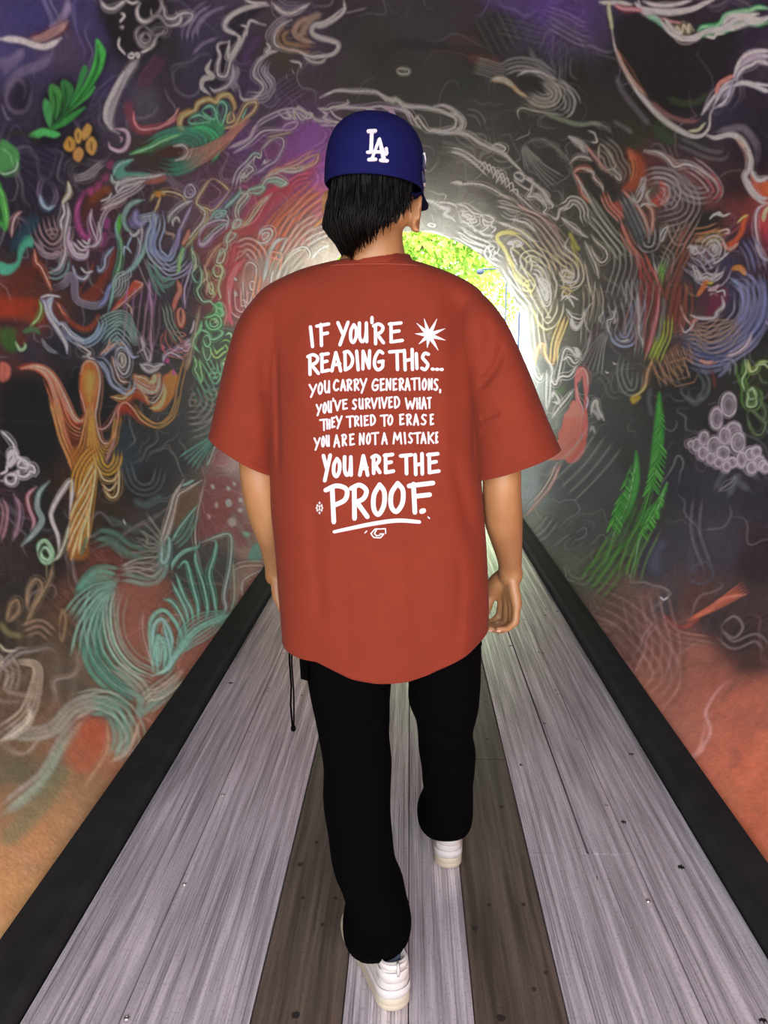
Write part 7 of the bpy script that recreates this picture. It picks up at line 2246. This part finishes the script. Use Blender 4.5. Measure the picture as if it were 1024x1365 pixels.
# print on the back, letter by letter
GL = {
 'A': [[(0, 1), (.45, 0)], [(.45, 0), (.75, .5), (1, 1)], [(.12, .68), (.9, .62)]],
 'C': [[(.95, .12), (.55, 0), (.15, .35), (.08, .75), (.45, 1), (.95, .86)]],
 'D': [[(.08, .02), (.12, 1)], [(0, .04), (.5, .02), (.95, .4), (.75, .8), (.15, 1)]],
 'E': [[(.12, .03), (.14, .98)], [(0, .06), (.9, 0)], [(.14, .48), (.75, .42)], [(.12, 1), (1, .92)]],
 'F': [[(.35, .02), (.4, 1)], [(0, .1), (1, 0)], [(.38, .48), (.9, .42)]],
 'Z': [[(.18, .04), (.24, 1)], [(0, .1), (1, 0)], [(.2, .46), (.86, .40)]],
 'G': [[(.95, .1), (.55, 0), (.12, .35), (.05, .75), (.4, 1), (.9, .85), (.95, .55)], [(.5, .58), (1, .53)]],
 'H': [[(.08, .05), (.16, 1)], [(.92, 0), (.96, .98)], [(.1, .55), (.95, .48)]],
 'I': [[(.3, 0), (.7, 1)]],
 'K': [[(.08, 0), (.12, 1)], [(.95, .05), (.15, .58)], [(.3, .5), (1, .98)]],
 'M': [[(0, 1), (.16, 0)], [(.16, 0), (.5, .65)], [(.5, .65), (.86, 0)], [(.86, 0), (1, 1)]],
 'N': [[(.05, 1), (.08, .02)], [(.08, .02), (.9, .95)], [(.9, .95), (.97, 0)]],
 'O': [[(.55, 0), (.1, .35), (.08, .8), (.45, 1), (.88, .7), (.92, .25), (.55, 0)]],
 'P': [[(.3, .06), (.38, 1)], [(0, .12), (.5, 0), (.98, .1), (.92, .38), (.34, .56)]],
 'R': [[(.18, .06), (.2, 1)], [(0, .1), (.5, 0), (.92, .16), (.75, .4), (.2, .54)], [(.35, .52), (.98, .95)]],
 'S': [[(.92, .06), (.45, 0), (.15, .25), (.5, .48), (.85, .72), (.5, 1), (.05, .92)]],
 'T': [[(0, .06), (1, 0)], [(.52, .02), (.55, 1)]],
 'U': [[(.05, 0), (.06, .7), (.35, 1), (.75, .85), (.9, .45), (.92, 0)], [(.92, .0), (.97, 1)]],
 'V': [[(0, 0), (.45, 1)], [(.45, 1), (1, 0)]],
 'W': [[(0, 0), (.22, 1)], [(.22, 1), (.5, .3)], [(.5, .3), (.75, 1)], [(.75, 1), (1, 0)]],
 'Y': [[(0, .02), (.48, .52)], [(1, 0), (.6, .5), (.2, 1)]],
 "'": [[(.7, 0), (.3, 1)]], ',': [[(.6, 0), (.2, 1)]],
}
LINES = [
 (4.6, "I88,130,105,228 F132,212,88,222 Y252,322,78,218 O322,372,92,205 U372,430,82,200 '446,458,52,92 R455,525,88,212 E545,630,82,202"),
 (4.5, "R82,155,262,386 E156,214,256,370 A218,280,250,366 D288,350,244,360 I352,386,242,360 N392,446,240,355 G458,522,242,360 T546,640,240,358 H626,690,232,360 I694,716,256,352 S726,782,254,358"),
 (2.7, "Y94,140,434,512 O144,174,424,494 U180,214,414,486 C230,266,408,474 A272,304,408,474 R306,340,406,474 R346,380,404,474 Y382,424,402,488 G450,490,404,474 E496,526,402,474 N530,562,402,472 E568,596,402,472 R602,634,400,472 A638,670,400,472 T672,712,398,470 I714,728,398,470 O734,764,402,470 N770,796,402,470 S800,830,404,472 ,834,844,464,486"),
 (2.6, "Y134,168,548,616 O172,196,538,602 U200,224,530,598 '228,236,514,534 V238,276,526,588 E282,314,520,580 S338,368,520,580 U376,404,516,578 R410,444,514,576 V446,484,512,576 I488,502,510,574 V504,540,508,574 E544,570,506,572 D576,612,504,574 W640,698,512,578 H702,728,510,578 A732,762,508,578 T764,790,508,574"),
 (2.6, "T154,202,632,700 H192,216,634,692 E220,244,622,684 Y246,284,614,690 T304,348,614,682 R348,380,614,676 I384,398,612,676 E404,434,612,674 D440,474,608,672 T498,544,608,676 O540,572,608,670 E606,636,604,668 R644,678,604,670 A686,718,604,670 S728,764,606,668 E780,804,604,668"),
 (2.6, "Y122,160,738,812 O164,186,730,794 U190,212,724,790 A234,270,722,794 R278,310,718,788 E322,354,716,784 N378,410,712,782 O418,446,712,778 T446,492,708,780 A506,540,710,778 M570,622,708,776 I630,648,708,776 S656,686,710,772 T688,730,708,774 A728,760,708,774 K766,806,706,774 E812,828,706,772"),
 (5.0, "Y170,222,832,990 O226,278,852,966 U288,342,842,958 A376,434,836,958 R446,504,834,948 E516,580,828,944 T608,682,830,950 H686,746,824,954 E762,838,824,944"),
 (6.4, "P182,318,1004,1226 R326,436,1000,1206 O448,536,998,1184 O546,642,990,1168 Z654,806,988,1172")]
def C4(p): return (390 + p[0] / 4.264, 410 + p[1] / 4.264)
sb = bvh_of([SHIRT])
for w, txt in LINES:
    mb = MB()
    for tok in txt.split():
        ch = tok[0]; x0, x1, y0, y1 = map(float, tok[1:].lstrip(',').split(',')) if ch != ',' else map(float, tok[1:].split(','))
        pad = w * 4.264 * 0.32
        x0 += pad; x1 -= pad; y0 += pad; y1 -= pad
        if x1 < x0: x0 = x1 = (x0 + x1) / 2
        for st in GL[ch]:
            pts = [C4((x0 + a * (x1 - x0), y0 + b * (y1 - y0))) for a, b in st]
            ribbon(mb, sb, pts, w, 0.0011)
    if w == 4.5:
        for (x, y) in [(797, 350), (822, 351), (847, 352)]: ribbon(mb, sb, [C4((x - 3, y)), C4((x + 3, y))], 4.4, 0.0011)
    if w == 6.4: ribbon(mb, sb, [C4((734, 1158)), C4((744, 1154))], 7, 0.0011)
    shirt_sub(mb.build('lettering', M_PRINT, None))
mb = MB(); ribbon(mb, sb, [C4(p) for p in [(238, 1274), (340, 1252), (470, 1226), (600, 1210), (720, 1218)]], [4.4, 5.2, 5.6, 5.6, 5.0], 0.0011)
shirt_sub(mb.build('underline', M_PRINT, None))
mb = MB()
cx_, cy_ = 776, 157
for (x, y) in [(697, 149), (706, 90), (748, 64), (820, 66), (866, 120), (868, 186), (828, 243), (765, 228), (718, 207)]:
    ribbon(mb, sb, [C4((cx_, cy_)), C4(((cx_ + x) / 2, (cy_ + y) / 2)), C4((x, y))], [6.4, 4.2, 0.7], 0.0012)
shirt_sub(mb.build('star_print', M_PRINT, None))
mb = MB()
for (x, y) in [(155, 1110), (155, 1166), (143, 1124), (167, 1124), (143, 1152), (167, 1152), (155, 1130), (155, 1146), (139, 1138), (171, 1138)]:
    ribbon(mb, sb, [C4((x, y - 8)), C4((x, y)), C4((x, y + 8))], [0.6, 3.0, 0.6], 0.0011, ends=False)
shirt_sub(mb.build('diamond_print', M_PRINT, None))
mb = MB()
for pts in [[(412, 1280), (422, 1270)]]:
    ribbon(mb, sb, [C4(p) for p in pts], 1.7, 0.0011)
shirt_sub(mb.build('dash_print', M_PRINT, None)); mb = MB()
for pts in [[(770, 1190), (778, 1198)]]:
    ribbon(mb, sb, [C4(p) for p in pts], 1.7, 0.0011)
shirt_sub(mb.build('dash_print', M_PRINT, None)); mb = MB()
for pts in [[(530, 1282), (528, 1256), (500, 1258)], [(500, 1258), (470, 1258), (446, 1284), (462, 1306), (500, 1308), (520, 1286)], [(520, 1286), (498, 1286)], [(478, 1262), (466, 1284), (478, 1296), (496, 1294)]]:
    for a, b in zip(pts[:-1], pts[1:]): ribbon(mb, sb, [C4(a), C4(b)], 1.7, 0.0011)
shirt_sub(mb.build('hexagon_emblem', M_PRINT, None))

# ---- trousers
def trousers():
    mb = MB()
    def leg(rows):
        A = np.array(rows, float); Q = smooth_path(A, 5.0); rings = []; n = 56
        for py, xl, xr, Y, hd in Q:
            l, r = P3(xl, py, Y), P3(xr, py, Y); c = (l + r) / 2; hw = (r - l).length / 2
            ring = []
            for k in range(n):
                a = 2 * math.pi * k / n; cc, ss = math.cos(a), math.sin(a); p = 2.25
                f = 1 + 0.02 * math.sin(3 * a + c.z * 23) * (1 - abs(cc))
                ring.append((c.x + hw * math.copysign(abs(cc) ** (2 / p), cc), c.y + hd * f * math.copysign(abs(ss) ** (2 / p), ss), c.z))
            rings.append(ring)
        mb.loft(rings)
    leg([(790, 402, 520, 1.625, .12), (850, 400, 521, 1.620, .118), (904, 410, 522, 1.612, .112), (940, 418, 519, 1.60, .105), (959, 422.5, 518, 1.597, .100), (979, 426, 518, 1.59, .098), (1014, 430, 521, 1.575, .095),
         (1065, 432.5, 522, 1.55, .092), (1120, 438, 523, 1.52, .088), (1152, 446, 529, 1.50, .086), (1175, 455, 540, 1.485, .085), (1200, 459.5, 544, 1.468, .085), (1222, 455, 548.5, 1.448, .090), (1238, 458, 548, 1.434, .088), (1246, 462, 545, 1.428, .082)])
    leg([(790, 520, 642, 1.64, .12), (850, 520, 643, 1.655, .118), (900, 542, 641, 1.672, .112), (930, 546, 638, 1.69, .106), (955, 553, 633, 1.708, .100), (980, 557, 630, 1.73, .096), (1003, 560, 634, 1.75, .094),
         (1030, 562.5, 632, 1.775, .092), (1052, 564, 630.5, 1.797, .090), (1073, 557, 629, 1.822, .092), (1090, 557.5, 628, 1.838, .092), (1097, 562, 625, 1.845, .084)])
    mb.loft([vring(cx0 + 0.004, 1.63, z, rx, ry, 40, 2.4) for z, rx, ry in [(0.98, 0.175, 0.115), (0.9, 0.185, 0.125), (0.82, 0.19, 0.128), (0.76, 0.18, 0.12), (0.74, 0.15, 0.10)]])
    o = remesh(mb, 'trousers', 0.0065, M_BLACK, PER, 2)
    me = o.data; co = np.empty(len(me.vertices) * 3, np.float32); me.vertices.foreach_get('co', co); co = co.reshape(-1, 3)
    cf = crease_field([([(426, 1006), (450, 1014), (480, 1004), (505, 975)], 0.010, 0.012), ([(475, 1225), (500, 1222), (530, 1205), (543, 1180)], 0.009, 0.006), ([(460, 1222), (500, 1234), (540, 1222)], 0.010, -0.008),
                       ([(470, 1190), (500, 1196), (536, 1180)], 0.010, 0.008), ([(500, 1060), (490, 1110), (486, 1150)], 0.010, 0.006)], 1.44)
    cr_ = crease_field([([(556, 940), (590, 960), (628, 968)], 0.012, 0.010), ([(566, 1010), (600, 1016), (630, 990)], 0.012, 0.009), ([(560, 1070), (590, 1064), (628, 1058)], 0.012, 0.010), ([(560, 1096), (595, 1090), (625, 1086)], 0.01, -0.006)], 1.70)
    nr = np.array([v.normal for v in me.vertices])
    nz = np.array([mnoise.noise(Vector((x * 7, y * 7, z * 11))) for x, y, z in co.tolist()]) * 0.006
    low = co[:, 2] < 0.9
    d = np.zeros(len(co)); m1 = low & (nr[:, 1] < 0) & (co[:, 0] < cx0 + 0.02); m2 = low & (nr[:, 1] < 0) & (co[:, 0] >= cx0 + 0.02)
    d[m1] = cf(co[m1, 0], co[m1, 2]); d[m2] = cr_(co[m2, 0], co[m2, 2])
    co = co + nr * (nz * low)[:, None]; co[:, 1] += d * -nr[:, 1]
    me.vertices.foreach_set('co', co.astype(np.float32).ravel())
    me.update()
    return o
TR = trousers()
def tr_sub(o):
    o.parent = TR; return o
mb = MB()
mb.tube([P3(386, 850, 1.60), P3(386, 880, 1.60), P3(388.5, 915, 1.60), P3(387.5, 940, 1.60), P3(390, 971, 1.60)], 0.0036, 8, 0.6)
mb.tube([P3(389, 852, 1.60), P3(389, 885, 1.60), P3(391.5, 920, 1.60), P3(392, 945, 1.60), P3(391.5, 969, 1.60)], 0.0030, 8, 0.6)
mb.ell(P3(391, 971, 1.60), (0.006, 0.005, 0.008))
tr_sub(mb.build('drawstring', M_BLACK, None, True))
mb = MB(); mb.loft([[P3(x, y, Y) for x, y, Y in [(398, 862, 1.56), (408, 862, 1.52), (408, 862, 1.66), (398, 862, 1.66)]], [P3(x, y, Y) for x, y, Y in [(401, 905, 1.56), (411, 908, 1.52), (411, 908, 1.66), (401, 905, 1.66)]]])
tr_sub(mb.build('pocket_flap', M_BLACK, None))
mb = MB(); mb.loft([[P3(x, y, Y) for x, y, Y in [(632, 846, 1.58), (641, 846, 1.60), (641, 846, 1.68), (632, 846, 1.68)]], [P3(x, y, Y) for x, y, Y in [(632, 862, 1.58), (643, 860, 1.60), (643, 860, 1.68), (632, 862, 1.68)]]])
tr_sub(mb.build('pocket_flap', M_BLACK, None))

# ---- shoes
def shoe(heel, ang, label=None):
    """heel: back end of the sole on the ground; ang: direction of the toe, clockwise from +Y"""
    c, s = math.cos(ang), math.sin(ang)
    def w(v, u, z): return (heel[0] + v * c + u * s, heel[1] - v * s + u * c, z)
    L = 0.292
    def outline(uf, ub, ws, n=72):
        """closed foot outline from ub (heel) to uf (toe) with width factor ws"""
        out = []
        for k in range(n):
            a = 2 * math.pi * k / n
            t = (1 - math.cos(a)) / 2           # 0 heel .. 1 toe
            u = ub + (uf - ub) * t; q = t
            hw = np.interp(q, [0, .1, .25, .45, .62, .75, .87, 1.0], [.035, .036, .0365, .037, .044, .049, .047, .042]) * ws
            end = math.sqrt(max(0.0, 1 - max(0, (.12 - q) / .12) ** 2.2 - max(0, (q - .80) / .20) ** 2.2))
            if k in (0, n // 2): end = 0
            out.append((math.copysign(hw * end, math.sin(a)) if abs(math.sin(a)) > 1e-6 else 0.0, u))
        return out
    def layer(uf, ub, ws, z, lift=0.0):
        return [w(v, u, z + lift * max(0, u / L - 0.6) ** 2) for v, u in outline(uf, ub, ws)]
    mb = MB(); mb.loft([layer(L - .006, .004, .93, 0.0, .06), layer(L, 0, 1.0, .004, .05), layer(L + .001, -.001, 1.015, .014, .03), layer(L, 0.0, .995, .0155, .03), layer(L + .001, -.001, 1.015, .017, .02), layer(L, .001, 1.0, .028, .02), layer(L - .004, .003, .96, .031, .02)])
    sole = mb.build('shoe', M_SOLE, None, True)
    sole.name = 'shoe'
    up = MB(); up.loft([layer(L - .004, .004, .95, .028), layer(L - .006, .004, .95, .038), layer(L - .012, .003, .955, .048), layer(L - .030, .001, .94, .058), layer(L - .070, .001, .90, .068), layer(L - .105, .003, .86, .078),
                        layer(L - .130, .005, .82, .088), layer(L - .145, .006, .80, .098), layer(L - .152, .005, .80, .106), layer(L - .155, .010, .70, .110), layer(L - .160, .016, .60, .104), layer(L - .165, .020, .52, .080)])
    upper = up.build('upper', M_WHITE, None, True)
    # stitched overlays: heel counter, quarter seams, collar roll
    ov = MB()
    def band(z0, z1, ub, ws, u0, th=0.0016):
        rings = []
        for z, e in ((z0, 0), (z0 + .0008, th), (z1 - .0008, th), (z1, 0)):
            o = [(v, u) for v, u in outline(L * 0.9, ub, ws)]
            o = o[36:] + o[:36]
            o = [p for p in o if p[1] < u0]
            rings.append([w(v * (1 + e / .03), u - (e if u < 0.02 else 0), z + 0.05 * max(0, p_) ** 1.0 * 0) for (v, u), p_ in zip(o, [q[1] for q in o])])
        ov.loft(rings, closed=False, cap=False)
    band(.030, .050, .0015, .975, .11); band(.066, .090, .0015, .875, .045); band(.094, .108, .0025, .83, .10)
    for sgn in (-1, 1):
        for (u0, z0, u1, z1) in [(.05, .088, .09, .048), (.10, .085, .13, .046), (.13, .078, .18, .052)]:
            q = [(u0 + (u1 - u0) * t, z0 + (z1 - z0) * t) for t in (0, .33, .66, 1)]
            ov.tube([w(sgn * (np.interp(u / L, [0, .1, .25, .45, .62], [.02, .036, .038, .036, .044]) * np.interp(z, [.03, .05, .07, .09, .11], [.965, .96, .90, .825, .80])), u, z) for u, z in q], 0.0016, 6)
    ovo = ov.build('overlay', M_WHITE, None, True)
    tb = MB(); tb.tube([w(0, -.003 + .006, .112), w(0, .0, .100), w(0, .002, .085)], [.006, .008, .006], 8, 0.5)
    tab = tb.build('heel_tab', M_WHITE, None, True)
    sk = MB(); sk.loft([[w(v * .62, u, z) for v, u in outline(.15, .032, 1.0)] for z in (.07, .09, .104)])
    sock = sk.build('sock', M_SOCK, None, True)
    reparent(sole, PER)
    for o in (upper, ovo, tab, sock):
        o.parent = sole
    return sole
hl = ground(531, 1349); hr = ground(597, 1159)
toeL = ground(470, 1216); angL = math.atan2(toeL[0] - hl[0], toeL[1] - hl[1])
shoe(hl, angL); shoe(hr, math.radians(3))
